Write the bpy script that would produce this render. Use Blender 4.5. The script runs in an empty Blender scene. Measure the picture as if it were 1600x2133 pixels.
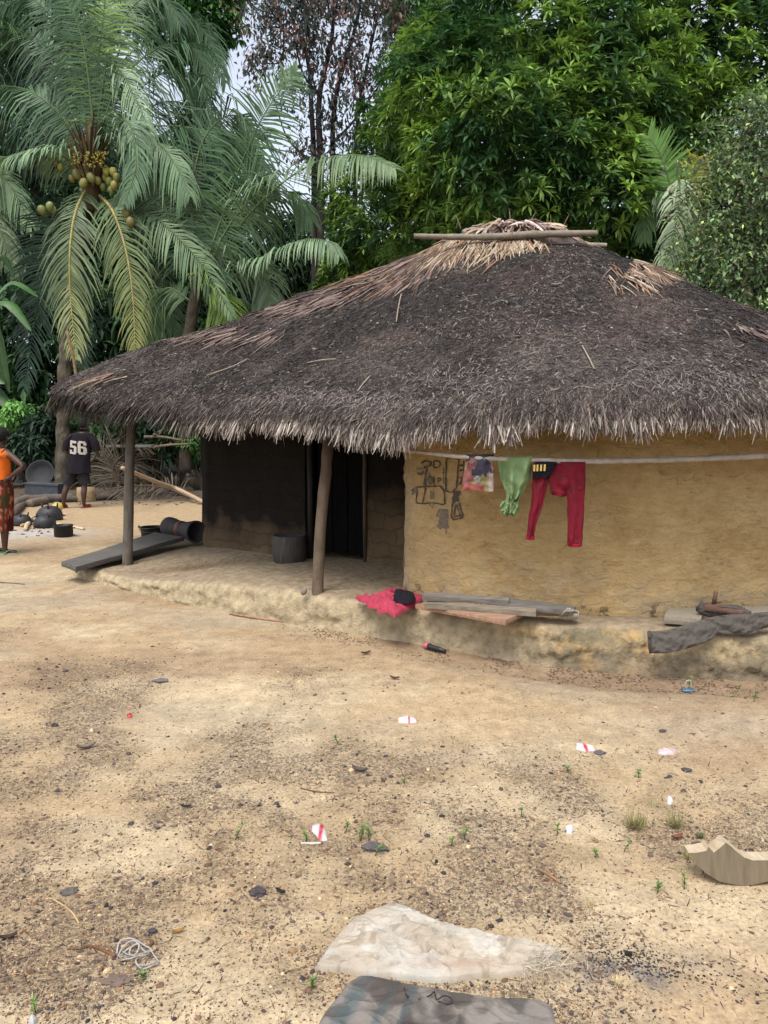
import bpy, math, random
import numpy as np
from math import sin, cos, pi, radians, sqrt, atan2
from mathutils import Vector, Matrix

SC = bpy.context.scene
COL = SC.collection
# ---------------------------------------------------------------- camera
FPX, PITCH, CAMZ = 1602.0, radians(6.29), 1.6
cam_data = bpy.data.cameras.new("camera")
cam = bpy.data.objects.new("camera", cam_data)
COL.objects.link(cam)
cam.location = (0, 0, CAMZ)
cam.rotation_euler = (radians(90) - PITCH, 0, 0)
cam_data.sensor_fit = 'VERTICAL'
cam_data.sensor_height = 36.0
cam_data.lens = 36.0 * FPX / 2133.0
cam_data.clip_start = 0.05
cam_data.clip_end = 600
SC.camera = cam
# ---------------------------------------------------------------- daylight, overcast
SUN_EL, SUN_AZ = radians(64), radians(205)
world = bpy.data.worlds.new("World")
SC.world = world
world.use_nodes = True
wn, wl = world.node_tree.nodes, world.node_tree.links
wn.clear()
sky = wn.new('ShaderNodeTexSky')
sky.sky_type = 'NISHITA'
sky.sun_disc = False
sky.sun_elevation = SUN_EL
sky.sun_rotation = SUN_AZ
sky.air_density = 1.0
sky.dust_density = 3.0
sky.ozone_density = 1.0
hs = wn.new('ShaderNodeHueSaturation')
hs.inputs['Saturation'].default_value = 0.45
bg = wn.new('ShaderNodeBackground')
bg.inputs['Strength'].default_value = 0.15
wo = wn.new('ShaderNodeOutputWorld')
wl.new(sky.outputs[0], hs.inputs['Color'])
wl.new(hs.outputs[0], bg.inputs[0])
wl.new(bg.outputs[0], wo.inputs[0])
sd = bpy.data.lights.new("sun", 'SUN')
sd.energy = 1.25
sd.angle = radians(28)
sd.color = (1.0, 0.95, 0.87)
sun = bpy.data.objects.new("sun", sd)
COL.objects.link(sun)
# direction to the sun: azimuth measured so that the sun stands behind the camera, high up
tosun = Vector((sin(SUN_AZ) * cos(SUN_EL), cos(SUN_AZ) * cos(SUN_EL), sin(SUN_EL)))
sun.rotation_euler = tosun.to_track_quat('Z', 'Y').to_euler()
SC.view_settings.view_transform = 'Standard'
SC.view_settings.look = 'None'
SC.view_settings.exposure = 1.05
SC.view_settings.gamma = 1.0
SC.view_settings.use_curve_mapping = False
SC.render.engine = 'CYCLES'
SC.cycles.max_bounces = 6
SC.cycles.transparent_max_bounces = 4
SC.cycles.caustics_reflective = False
SC.cycles.caustics_refractive = False

RNG = np.random.default_rng(7)
random.seed(7)


# ---------------------------------------------------------------- pixels of the photo -> world
def ray(u, v):
    x = (u - 800.0) / FPX
    z = -(v - 1066.5) / FPX
    return np.array([x, cos(PITCH) + z * sin(PITCH), -sin(PITCH) + z * cos(PITCH)])


def P(u, v, y):
    d = ray(u, v)
    t = y / d[1]
    return np.array([d[0] * t, y, CAMZ + d[2] * t])


def G(u, v, z=None):
    d = ray(u, v)
    zz = 0.0 if z is None else z
    for _ in range(6):
        t = (zz - CAMZ) / d[2]
        if z is not None:
            break
        zz = float(gh(np.array([d[0] * t]), np.array([d[1] * t]))[0])
    return np.array([d[0] * t, d[1] * t, zz])


# ---------------------------------------------------------------- noise in numpy
def hash3(ix, iy, iz, s):
    h = (ix * 374761393 + iy * 668265263 + iz * 1440662683 + s * 1274126177) & 0xffffffff
    h = ((h ^ (h >> 13)) * 1274126177) & 0xffffffff
    return ((h ^ (h >> 16)) & 0xffff) / 65535.0


def vnoise(x, y, z=0.0, s=0):
    x = np.asarray(x, float); y = np.asarray(y, float); z = np.asarray(z, float) + np.zeros_like(x)
    ix, iy, iz = np.floor(x).astype(np.int64), np.floor(y).astype(np.int64), np.floor(z).astype(np.int64)
    fx, fy, fz = x - ix, y - iy, z - iz
    fx, fy, fz = [f * f * (3 - 2 * f) for f in (fx, fy, fz)]
    r = 0
    for a in (0, 1):
        for b in (0, 1):
            for c in (0, 1):
                w = (fx if a else 1 - fx) * (fy if b else 1 - fy) * (fz if c else 1 - fz)
                r = r + w * hash3(ix + a, iy + b, iz + c, s)
    return r


def fbm(x, y, z=0.0, s=0, o=4):
    r, a, t = 0, 1.0, 0
    x = np.asarray(x, float); y = np.asarray(y, float); z = np.asarray(z, float) + 0 * x
    for i in range(o):
        r = r + a * vnoise(x * 2 ** i, y * 2 ** i, z * 2 ** i, s + i)
        t += a
        a *= 0.5
    return r / t          # 0..1, mean .5


def sstep(a, b, x):
    t = np.clip((x - a) / (b - a), 0, 1)
    return t * t * (3 - 2 * t)


# ---------------------------------------------------------------- mesh buffer
class B:
    def __init__(s):
        s.v, s.c, s.uv, s.f, s.n = [], [], [], [], 0

    def add(s, v, f, c=(1, 1, 1), uv=None):
        v = np.asarray(v, float).reshape(-1, 3)
        if len(v) == 0:
            return
        c = np.asarray(c, float)
        if c.ndim == 1:
            c = np.tile(c[:3], (len(v), 1))
        s.v.append(v); s.c.append(c[:, :3])
        s.uv.append(np.zeros((len(v), 3)) if uv is None else np.asarray(uv, float))
        fs = f if isinstance(f, list) and len(f) and isinstance(f[0], np.ndarray) else None
        if fs is None:
            if isinstance(f, np.ndarray):
                s.f.append(f.astype(np.int64) + s.n)
            else:
                by = {}
                for q in f:
                    by.setdefault(len(q), []).append(q)
                for q in by.values():
                    s.f.append(np.array(q, dtype=np.int64) + s.n)
        else:
            for q in fs:
                s.f.append(q.astype(np.int64) + s.n)
        s.n += len(v)

    def grid(s, pts, c=(1, 1, 1), closed=False, uv=None, flip=False):
        pts = np.asarray(pts, float)
        a, b = pts.shape[:2]
        i = np.arange(a - 1)[:, None]
        j = np.arange(b if closed else b - 1)[None, :]
        j2 = (j + 1) % b
        q = np.stack([i * b + j, i * b + j2, (i + 1) * b + j2, (i + 1) * b + j], -1).reshape(-1, 4)
        if flip:
            q = q[:, ::-1]
        c = np.asarray(c, float)
        s.add(pts.reshape(-1, 3), q, c.reshape(-1, c.shape[-1]) if c.ndim > 1 else c,
              None if uv is None else np.asarray(uv).reshape(-1, 3))

    def tube(s, pts, rad, n=8, c=(1, 1, 1), cap=True, squash=1.0, seed=None):
        pts = np.asarray(pts, float)
        rad = np.broadcast_to(np.asarray(rad, float), (len(pts),))
        rings = []
        up = np.array([0, 0, 1.0])
        t0 = pts[1] - pts[0]
        if abs(t0[2]) > 0.9 * np.linalg.norm(t0):
            up = np.array([0, 1.0, 0])
        a = np.linspace(0, 2 * pi, n, endpoint=False)
        for i in range(len(pts)):
            t = pts[min(i + 1, len(pts) - 1)] - pts[max(i - 1, 0)]
            t = t / (np.linalg.norm(t) + 1e-9)
            x = np.cross(up, t); x /= np.linalg.norm(x) + 1e-9
            y = np.cross(t, x)
            up = y
            r = rad[i]
            if seed is not None:
                r = r * (1 + 0.12 * (vnoise(np.cos(a) * 1.5 + 3, np.sin(a) * 1.5 + 3, i * 0.7, seed) - .5) * 2)[:, None]
            rings.append(pts[i] + np.cos(a)[:, None] * x * r + np.sin(a)[:, None] * y * r * squash)
        b0 = s.n
        s.grid(np.array(rings), c, closed=True)
        if cap:
            m = len(pts)
            s.f.append(np.array([list(range(n))[::-1]]) + b0)
            s.f.append(np.array([list(range((m - 1) * n, m * n))]) + b0)

    def box(s, c0, size, col=(1, 1, 1), rot=None, bev=0.0):
        x, y, z = np.array(size) / 2.0
        v = []
        for sx, sy, sz in [(-1, -1, -1), (1, -1, -1), (1, 1, -1), (-1, 1, -1), (-1, -1, 1), (1, -1, 1), (1, 1, 1), (-1, 1, 1)]:
            v.append((sx * x, sy * y, sz * z))
        v = np.array(v)
        if rot is not None:
            v = v @ np.array(rot.to_3x3()).T if not isinstance(rot, np.ndarray) else v @ rot.T
        s.add(v + np.array(c0), [(0, 3, 2, 1), (4, 5, 6, 7), (0, 1, 5, 4), (1, 2, 6, 5), (2, 3, 7, 6), (3, 0, 4, 7)], col)

    def lathe(s, prof, c0=(0, 0, 0), n=24, c=(1, 1, 1), rot=None):
        a = np.linspace(0, 2 * pi, n, endpoint=False)
        pts = np.array([[(r * cos(t), r * sin(t), z) for t in a] for r, z in prof])
        if rot is not None:
            pts = pts @ rot.T
        s.grid(pts + np.array(c0), c, closed=True)

    def build(s, name, mat, parent=None, smooth=True, world=True):
        me = bpy.data.meshes.new(name)
        v = np.concatenate(s.v)
        off = np.zeros(3)
        ob = bpy.data.objects.new(name, me)
        COL.objects.link(ob)
        if parent is not None:
            ob.parent = parent
            if world:       # vertices were given in world space: parent's location is taken off
                ploc = np.array(parent.matrix_basis.translation) if parent.parent is None else np.array(parent['wloc'])
                off = ploc
                ob['wloc'] = tuple(float(k) for k in ploc)
        v = v - off
        me.vertices.add(len(v))
        me.vertices.foreach_set('co', v.ravel().astype(np.float32))
        loops = np.concatenate([f.ravel() for f in s.f])
        lens = np.concatenate([np.full(len(f), f.shape[1]) for f in s.f])
        me.loops.add(len(loops))
        me.loops.foreach_set('vertex_index', loops.astype(np.int32))
        me.polygons.add(len(lens))
        st = np.concatenate([[0], np.cumsum(lens)[:-1]])
        me.polygons.foreach_set('loop_start', st.astype(np.int32))
        me.polygons.foreach_set('loop_total', lens.astype(np.int32))
        me.polygons.foreach_set('use_smooth', np.full(len(lens), smooth))
        c = np.concatenate(s.c)
        at = me.color_attributes.new('col', 'FLOAT_COLOR', 'POINT')
        at.data.foreach_set('color', np.c_[c, np.ones(len(c))].ravel().astype(np.float32))
        uv = np.concatenate(s.uv)
        if np.abs(uv).max() > 0:
            at = me.attributes.new('tc', 'FLOAT_VECTOR', 'POINT')
            at.data.foreach_set('vector', uv.ravel().astype(np.float32))
        me.update(calc_edges=True)
        me.validate()
        if mat is not None:
            me.materials.append(mat)
        return ob


def thing(name, label, cat, loc, group=None):
    o = bpy.data.objects.new(name, None)
    COL.objects.link(o)
    o.location = tuple(float(a) for a in loc)
    o.empty_display_size = 0.1
    o['label'] = label
    o['category'] = cat
    if group:
        o['group'] = group
    o['wloc'] = tuple(float(a) for a in loc)
    return o


def tag(o, label, cat, group=None):
    o['label'] = label
    o['category'] = cat
    if group:
        o['group'] = group
    return o


def recentre(o):
    """put a single-mesh thing's origin at the foot of its mesh"""
    me = o.data
    co = np.empty(len(me.vertices) * 3, np.float32)
    me.vertices.foreach_get('co', co)
    co = co.reshape(-1, 3)
    c = np.array([(co[:, 0].min() + co[:, 0].max()) / 2, (co[:, 1].min() + co[:, 1].max()) / 2, co[:, 2].min()])
    me.vertices.foreach_set('co', (co - c).ravel().astype(np.float32))
    me.update()
    o.location = tuple(float(a) for a in c)
    return o


# ---------------------------------------------------------------- materials
def mat(name, base=(1, 1, 1), attr=True, rough=0.85, nscale=6.0, namt=0.25, bump=0.3, bscale=60.0, bdist=0.01,
        spec=0.3, transl=0.0, stretch=(1, 1, 1), metal=0.0, sheen=0.0, detail=5.0):
    m = bpy.data.materials.new(name)
    m.use_nodes = True
    n, l = m.node_tree.nodes, m.node_tree.links
    n.clear()
    out = n.new('ShaderNodeOutputMaterial')
    pr = n.new('ShaderNodeBsdfPrincipled')
    pr.inputs['Roughness'].default_value = rough
    pr.inputs['Specular IOR Level'].default_value = spec
    pr.inputs['Metallic'].default_value = metal
    tc = n.new('ShaderNodeTexCoord')
    mp = n.new('ShaderNodeMapping')
    mp.inputs['Scale'].default_value = stretch
    l.new(tc.outputs['Object'], mp.inputs[0])
    no = n.new('ShaderNodeTexNoise')
    no.inputs['Scale'].default_value = nscale
    no.inputs['Detail'].default_value = detail
    no.inputs['Roughness'].default_value = 0.6
    l.new(mp.outputs[0], no.inputs[0])
    mr = n.new('ShaderNodeMapRange')
    mr.inputs[1].default_value = 0.3
    mr.inputs[2].default_value = 0.7
    mr.inputs[3].default_value = 1 - namt
    mr.inputs[4].default_value = 1 + namt
    l.new(no.outputs[0], mr.inputs[0])
    sc = n.new('ShaderNodeVectorMath')
    sc.operation = 'SCALE'
    l.new(mr.outputs[0], sc.inputs['Scale'])
    if attr:
        at = n.new('ShaderNodeAttribute')
        at.attribute_name = 'col'
        tint = n.new('ShaderNodeVectorMath')
        tint.operation = 'MULTIPLY'
        tint.inputs[1].default_value = base
        l.new(at.outputs['Color'], tint.inputs[0])
        l.new(tint.outputs[0], sc.inputs[0])
    else:
        sc.inputs[0].default_value = base
    l.new(sc.outputs[0], pr.inputs['Base Color'])
    if bump > 0:
        nb = n.new('ShaderNodeTexNoise')
        nb.inputs['Scale'].default_value = bscale
        nb.inputs['Detail'].default_value = 6
        l.new(mp.outputs[0], nb.inputs[0])
        bp = n.new('ShaderNodeBump')
        bp.inputs['Strength'].default_value = bump
        bp.inputs['Distance'].default_value = bdist
        l.new(nb.outputs[0], bp.inputs['Height'])
        l.new(bp.outputs[0], pr.inputs['Normal'])
    if transl > 0:
        tr = n.new('ShaderNodeBsdfTranslucent')
        l.new(sc.outputs[0], tr.inputs[0])
        mx = n.new('ShaderNodeMixShader')
        mx.inputs[0].default_value = transl
        l.new(pr.outputs[0], mx.inputs[1])
        l.new(tr.outputs[0], mx.inputs[2])
        l.new(mx.outputs[0], out.inputs[0])
    else:
        l.new(pr.outputs[0], out.inputs[0])
    return m


def srgb(r, g, b, k=1.0):
    """display colour seen in daylight -> base colour"""
    return tuple(0.62 * k * (((c / 255) + 0.055) / 1.055) ** 2.4 for c in (r, g, b))


def catmull(pts, n, closed=False):
    p = np.asarray(pts, float)
    m = len(p)
    out = []
    tot = m if closed else m - 1
    for k in range(n):
        t = k / n * tot if closed else k / (n - 1) * tot
        i = min(int(t), tot - 1)
        f = t - i
        if closed:
            a, b, c, d = p[(i - 1) % m], p[i % m], p[(i + 1) % m], p[(i + 2) % m]
        else:
            a, b, c, d = p[max(i - 1, 0)], p[i], p[i + 1], p[min(i + 2, m - 1)]
        out.append(0.5 * ((2 * b) + (c - a) * f + (2 * a - 5 * b + 4 * c - d) * f * f + (3 * b - a - 3 * c + d) * f ** 3))
    return np.array(out)
# ================================================================ GROUND
# foot of the earth plinth in front (world x, y)
PL = np.array([(-3.3, 9.6), (-3.42, 8.9), (-3.4, 8.3), (-2.95, 7.78), (-2.28, 7.2), (-1.75, 6.78), (-1.22, 6.42), (-0.62, 6.05),
               (0.0, 5.66), (0.68, 5.32), (1.3, 5.06), (1.89, 4.90), (2.47, 4.80), (3.4, 4.95), (4.3, 5.6), (5.0, 6.8), (5.3, 8.5)])
PLC = catmull(PL, 200)


def dist_plinth(x, y):
    sh = np.shape(x)
    q = np.c_[np.ravel(x), np.ravel(y)]
    d = np.full(len(q), 9.0)
    near = (q[:, 0] > -5) & (q[:, 0] < 6) & (q[:, 1] > 3) & (q[:, 1] < 11)
    if near.any():
        d[near] = np.sqrt(((q[near][:, None, :] - PLC[None, ::3, :]) ** 2).sum(-1)).min(1)
    return d.reshape(sh)


def gh(x, y):
    x = np.asarray(x, float); y = np.asarray(y, float)
    h = 0.05 * (fbm(x * .8, y * .8, 0, 11, 3) - .5) + 0.022 * (fbm(x * 3.2, y * 3.2, 0, 21, 3) - .5)
    h = h + 0.009 * (fbm(x * 15, y * 15, 0, 31, 2) - .5)
    far = sstep(9, 40, np.hypot(x, y))
    h = h * (1 - .5 * far)
    d = dist_plinth(x, y)
    # shallow drip gully along the right half of the plinth, with a low swept bank in front of it
    k = sstep(-.2, 1.2, x) * (1 - sstep(3.2, 4.5, x))
    h = h - 0.045 * k * np.exp(-((d - .22) / .17) ** 2) + 0.03 * k * np.exp(-((d - .8) / .4) ** 2)
    return h


def gravelness(x, y):
    """0 swept sand .. 1 stony"""
    d = dist_plinth(x, y)
    n = fbm(x * .9 + 3, y * .9, 0, 41, 4)
    g = sstep(.34, .60, n + .20 * sstep(4.6, 3.2, y) - .25 * sstep(1.0, .5, d) - .35 * sstep(5.5, 7.5, y))
    bank = np.exp(-(((x - .9) / 1.7) ** 2 + ((y - 4.25 + .18 * x) / .5) ** 2) * 1.2)     # swept tongue in the middle
    g = g * (1 - .95 * np.clip(bank * 1.6, 0, 1))
    g = g * np.clip(.25 + 1.35 * sstep(.30, .66, fbm(x * 2.4, y * 3.2, 0, 43, 4)), 0, 1.3)
    bare = np.exp(-(((x - .95) / .45) ** 2 + ((y - 1.95) / .17) ** 2))
    return np.clip(g * (1 - bare), 0, 1) * (1 - sstep(9, 13, y))


def axis(parts):
    out = []
    for a, b, s in parts:
        out.append(np.arange(a, b, s))
    return np.concatenate(out)


xs = axis([(-150, -30, 12), (-30, -10, 1.5), (-10, -4, .3), (-4, -1.3, .06), (-1.3, 1.3, .022), (1.3, 4, .05), (4, 10, .3), (10, 30, 1.5), (30, 151, 12)])
ys = axis([(-40, 0, 4), (0, 1.6, .2), (1.6, 3.2, .022), (3.2, 5, .035), (5, 8.5, .06), (8.5, 14, .15), (14, 30, .6), (30, 60, 3), (60, 301, 24)])
X, Y = np.meshgrid(xs, ys)
Z = gh(X, Y)
gv = gravelness(X, Y)
dpl = dist_plinth(X, Y)
drip = sstep(.65, .1, dpl + .25 * (fbm(X * 3, Y * 3, 0, 77) - .5)) * sstep(-.6, .8, X)
redp = np.clip(sstep(.46, .64, fbm(X * .55 + 9, Y * .8 + 2, 0, 51, 4)) + .6 * np.exp(-((dpl - .45) / .35) ** 2) * (X > -3.2), 0, 1)
greyp = sstep(.52, .7, fbm(X * .7 + 5, Y * 1.3, 0, 61, 4)) * sstep(2.2, 5, Y) * .5
Ac = G(1315, 2020, 0)
ash = np.exp(-(((X - Ac[0]) / .20) ** 2 + ((Y - Ac[1]) / .085) ** 2) ** 1.3 * 1.0) * sstep(.36, .62, fbm(X * 14, Y * 14, 0, 71, 3))
Fc = G(75, 1112, 0)
ashf = np.exp(-(((X - Fc[0]) / .85) ** 2 + ((Y - Fc[1]) / .55) ** 2)) 
# damp greenish tongue at the right
tg = np.exp(-(((X - 2.0) / 1.0) ** 2 + ((Y - 3.95) / .22) ** 2))
sand = np.array([.375, .28, .168]); pale = np.array([.43, .34, .218]); red = np.array([.295, .207, .126]); gry = np.array([.32, .27, .195])
n1 = fbm(X * 1.7, Y * 2.2, 0, 81, 5)[..., None]
C = sand + (pale - sand) * sstep(.45, .65, n1)
C = C + (red - C) * (.75 * redp)[..., None]
C = C + (gry - C) * np.clip(greyp + .6 * tg, 0, .8)[..., None]
C = C + (np.array([.20, .135, .085]) - C) * (.75 * drip)[..., None]
C = C * (.93 - .15 * gv[..., None])
C = C * (.86 + .28 * fbm(X * 5.5, Y * 6.5, 0, 83, 4))[..., None]
C = C * (.93 + .14 * fbm(X * 22, Y * 24, 0, 84, 3))[..., None]
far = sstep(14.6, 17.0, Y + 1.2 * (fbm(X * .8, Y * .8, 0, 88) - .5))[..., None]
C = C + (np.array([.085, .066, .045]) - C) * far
back = sstep(9.5, 13, Y)[..., None]
C = C + (np.array([.34, .25, .15]) - C) * back * (1 - far)
C = C + (np.array([.13, .125, .125]) - C) * (.85 * ash)[..., None]
C = C + (np.array([.36, .35, .34]) - C) * (.8 * ashf)[..., None]


def ground_material():
    m = bpy.data.materials.new("sandy_ground")
    m.use_nodes = True
    n, l = m.node_tree.nodes, m.node_tree.links
    n.clear()
    out = n.new('ShaderNodeOutputMaterial'); pr = n.new('ShaderNodeBsdfPrincipled')
    pr.inputs['Roughness'].default_value = .95; pr.inputs['Specular IOR Level'].default_value = .12
    at = n.new('ShaderNodeAttribute'); at.attribute_name = 'col'
    zt = n.new('ShaderNodeAttribute'); zt.attribute_name = 'tc'
    sp = n.new('ShaderNodeSeparateXYZ'); l.new(zt.outputs['Vector'], sp.inputs[0])
    tc = n.new('ShaderNodeTexCoord')

    def noise(s, d=6, r=.65):
        q = n.new('ShaderNodeTexNoise'); q.inputs['Scale'].default_value = s; q.inputs['Detail'].default_value = d
        q.inputs['Roughness'].default_value = r
        l.new(tc.outputs['Object'], q.inputs[0]); return q.outputs[0]

    def mr(src, a, b, c, d):
        q = n.new('ShaderNodeMapRange'); q.inputs[1].default_value = a; q.inputs[2].default_value = b
        q.inputs[3].default_value = c; q.inputs[4].default_value = d
        l.new(src, q.inputs[0]); return q.outputs[0]

    def math_(op, a, b):
        q = n.new('ShaderNodeMath'); q.operation = op
        for i, k in enumerate((a, b)):
            if isinstance(k, (int, float)): q.inputs[i].default_value = k
            else: l.new(k, q.inputs[i])
        return q.outputs[0]

    def mixc(fac, a, b):
        q = n.new('ShaderNodeMix'); q.data_type = 'RGBA'
        l.new(fac, q.inputs[0])
        for i, k in ((6, a), (7, b)):
            if isinstance(k, tuple): q.inputs[i].default_value = (*k, 1)
            else: l.new(k, q.inputs[i])
        return q.outputs[2]
    v = n.new('ShaderNodeVectorMath'); v.operation = 'SCALE'
    l.new(at.outputs['Color'], v.inputs[0])
    l.new(math_('MULTIPLY', mr(noise(9), .3, .7, .78, 1.2), mr(noise(70, 4), .3, .7, .72, 1.25)), v.inputs['Scale'])
    col = v.outputs[0]
    # grit: dark specks and crumbs, more of them where it is stony
    gritn = noise(55, 3, .7)
    thr = mr(sp.outputs[0], 0, 1, .70, .50)
    g = mr(math_('SUBTRACT', gritn, thr), 0, .05, 0, .75)
    col = mixc(g, col, (.115, .085, .062))
    g2 = mr(math_('SUBTRACT', noise(130, 2, .6), mr(sp.outputs[0], 0, 1, .68, .56)), 0, .05, 0, .6)
    col = mixc(g2, col, (.10, .075, .06))
    g3 = mr(math_('SUBTRACT', noise(95, 2, .6), mr(sp.outputs[0], 0, 1, .74, .64)), 0, .05, 0, .6)
    col = mixc(g3, col, (.72, .60, .40))
    l.new(col, pr.inputs['Base Color'])
    bp = n.new('ShaderNodeBump'); bp.inputs['Strength'].default_value = .55; bp.inputs['Distance'].default_value = .012
    h = math_('ADD', math_('MULTIPLY', noise(40, 8, .7), mr(sp.outputs[0], 0, 1, .5, 1.0)), math_('MULTIPLY', noise(7, 5), 1.2))
    l.new(h, bp.inputs['Height']); l.new(bp.outputs[0], pr.inputs['Normal'])
    l.new(pr.outputs[0], out.inputs[0])
    return m


b = B()
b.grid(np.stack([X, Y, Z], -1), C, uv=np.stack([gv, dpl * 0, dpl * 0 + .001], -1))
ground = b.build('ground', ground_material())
ground['kind'] = 'structure'


# pebbles: low-poly lumps
def lumps(buf, pos, r, cols, flat=.65, n=8):
    """pos (N,3), r (N,), cols (N,3): squashed irregular octahedra / icospheres"""
    N = len(pos)
    if n == 8:
        u = np.array([(1, 0, 0), (0, 1, 0), (-1, 0, 0), (0, -1, 0), (0, 0, 1), (0, 0, -1), ], float)
        f = np.array([(0, 1, 4), (1, 2, 4), (2, 3, 4), (3, 0, 4), (1, 0, 5), (2, 1, 5), (3, 2, 5), (0, 3, 5)])
    else:
        t = (1 + sqrt(5)) / 2
        u = np.array([(-1, t, 0), (1, t, 0), (-1, -t, 0), (1, -t, 0), (0, -1, t), (0, 1, t), (0, -1, -t), (0, 1, -t), (t, 0, -1), (t, 0, 1), (-t, 0, -1), (-t, 0, 1)], float)
        u /= np.linalg.norm(u[0])
        f = np.array([(0, 11, 5), (0, 5, 1), (0, 1, 7), (0, 7, 10), (0, 10, 11), (1, 5, 9), (5, 11, 4), (11, 10, 2), (10, 7, 6), (7, 1, 8),
                      (3, 9, 4), (3, 4, 2), (3, 2, 6), (3, 6, 8), (3, 8, 9), (4, 9, 5), (2, 4, 11), (6, 2, 10), (8, 6, 7), (9, 8, 1)])
    k = len(u)
    a = RNG.uniform(0, 2 * pi, N)
    sx, sy = RNG.uniform(.7, 1.35, N), RNG.uniform(.6, 1.0, N)
    V = np.tile(u[None], (N, 1, 1)) * (1 + RNG.uniform(-.28, .28, (N, k, 1)))
    V[..., 0] *= sx[:, None]; V[..., 1] *= sy[:, None]; V[..., 2] *= flat * RNG.uniform(.7, 1.2, N)[:, None]
    x = V[..., 0] * np.cos(a)[:, None] - V[..., 1] * np.sin(a)[:, None]
    y = V[..., 0] * np.sin(a)[:, None] + V[..., 1] * np.cos(a)[:, None]
    V = np.stack([x, y, V[..., 2]], -1) * r[:, None, None] + pos[:, None, :]
    F = (f[None] + (np.arange(N) * k)[:, None, None]).reshape(-1, 3)
    buf.add(V.reshape(-1, 3), F, np.repeat(cols, k, 0))


def scatter_ground(N, seed, ymin=1.75, ymax=9.5, power=1.6, dens=gravelness):
    r = np.random.default_rng(seed)
    y = ymin * (ymax / ymin) ** (r.random(N) ** power)
    x = (r.random(N) * 2 - 1) * (y * .53 + .15)
    d = dens(x, y)
    pl = np.interp(x, PLC[:, 0], PLC[:, 1], left=99, right=99)
    ok = (r.random(N) < .06 + .94 * d) & ((y < pl - .02) | (x < -3.3))
    return x[ok], y[ok]


def under_sacks(x, y):
    """where the two sacks lie, nothing pokes up through them"""
    m = np.zeros(x.shape, bool)
    for o in ([(655, 2022), (714, 1942), (819, 1888), (909, 1927), (1047, 1958), (1130, 1976), (1160, 1992), (1092, 2033), (903, 2049)], [(744, 2034), (664, 2124), (650, 2220), (1170, 2220), (1160, 2124), (1140, 2088), (884, 2055)]):
        P_ = np.array([G(u, v)[:2] for u, v in o])
        c = np.zeros(x.shape, bool)
        for i in range(len(P_)):
            a, b_ = P_[i], P_[i - 1]
            c ^= ((a[1] > y) != (b_[1] > y)) & (x < (b_[0] - a[0]) * (y - a[1]) / (b_[1] - a[1] + 1e-12) + a[0])
        m |= c
    return m


stone_cols = np.array([srgb(70, 60, 60), srgb(92, 78, 72), srgb(120, 95, 75), srgb(60, 55, 60), srgb(150, 120, 88), srgb(105, 80, 62), srgb(185, 160, 125), srgb(48, 44, 47)])
gb = B()
for N, rr, seed, nn in ((110000, (.0018, .0046), 5, 8), (7500, (.0042, .0080), 6, 20), (800, (.008, .013), 8, 20)):
    x, y = scatter_ground(N, seed)
    q = RNG.random(len(x))
    r = rr[0] + (rr[1] - rr[0]) * q ** 2.2
    r = r * (1 + .10 * (y - 1.9))
    k_ = ~under_sacks(x, y); x, y, r = x[k_], y[k_], r[k_]
    z = gh(x, y) + r * .15
    c = stone_cols[RNG.choice(len(stone_cols), len(x), p=[.17, .2, .16, .1, .14, .13, .06, .04])] * RNG.uniform(1.0, 2.0, (len(x), 1))
    lumps(gb, np.c_[x, y, z], r, c, n=nn)
MAT_STONE = mat('stone', rough=.85, nscale=70, namt=.25, bump=.3, bscale=150, bdist=.003)
g = gb.build('gravel', MAT_STONE, smooth=False)
g['kind'] = 'stuff'
# ================================================================ THE HUT
HC = np.array([1.35, 8.5])
hut = thing('thatched_hut', 'round-cornered mud hut with low dark thatch roof and ochre wall on an earth plinth', 'hut', (1.35, 8.5, 0))
# ---- earth plinth
PLo = np.vstack([PL, [(4.6, 10.6), (3.2, 11.8), (1, 12.2), (-1, 12), (-2.6, 11)]])
NP = 1300
o2 = catmull(PLo, NP, closed=True)
ang = None


def plinth_h(x, y):
    """top height of the plinth"""
    base = .12 + .15 * sstep(-2.9, -0.9, x)
    base = base + .05 * np.exp(-(((x + 1.9) / .8) ** 2 + ((y - 8.7) / .7) ** 2))       # earth heaped at the corner of the wall
    base = base - .05 * np.exp(-(((x + 1.9) / .55) ** 2 + ((y - 7.75) / .22) ** 2))     # worn hollow
    return base


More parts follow.
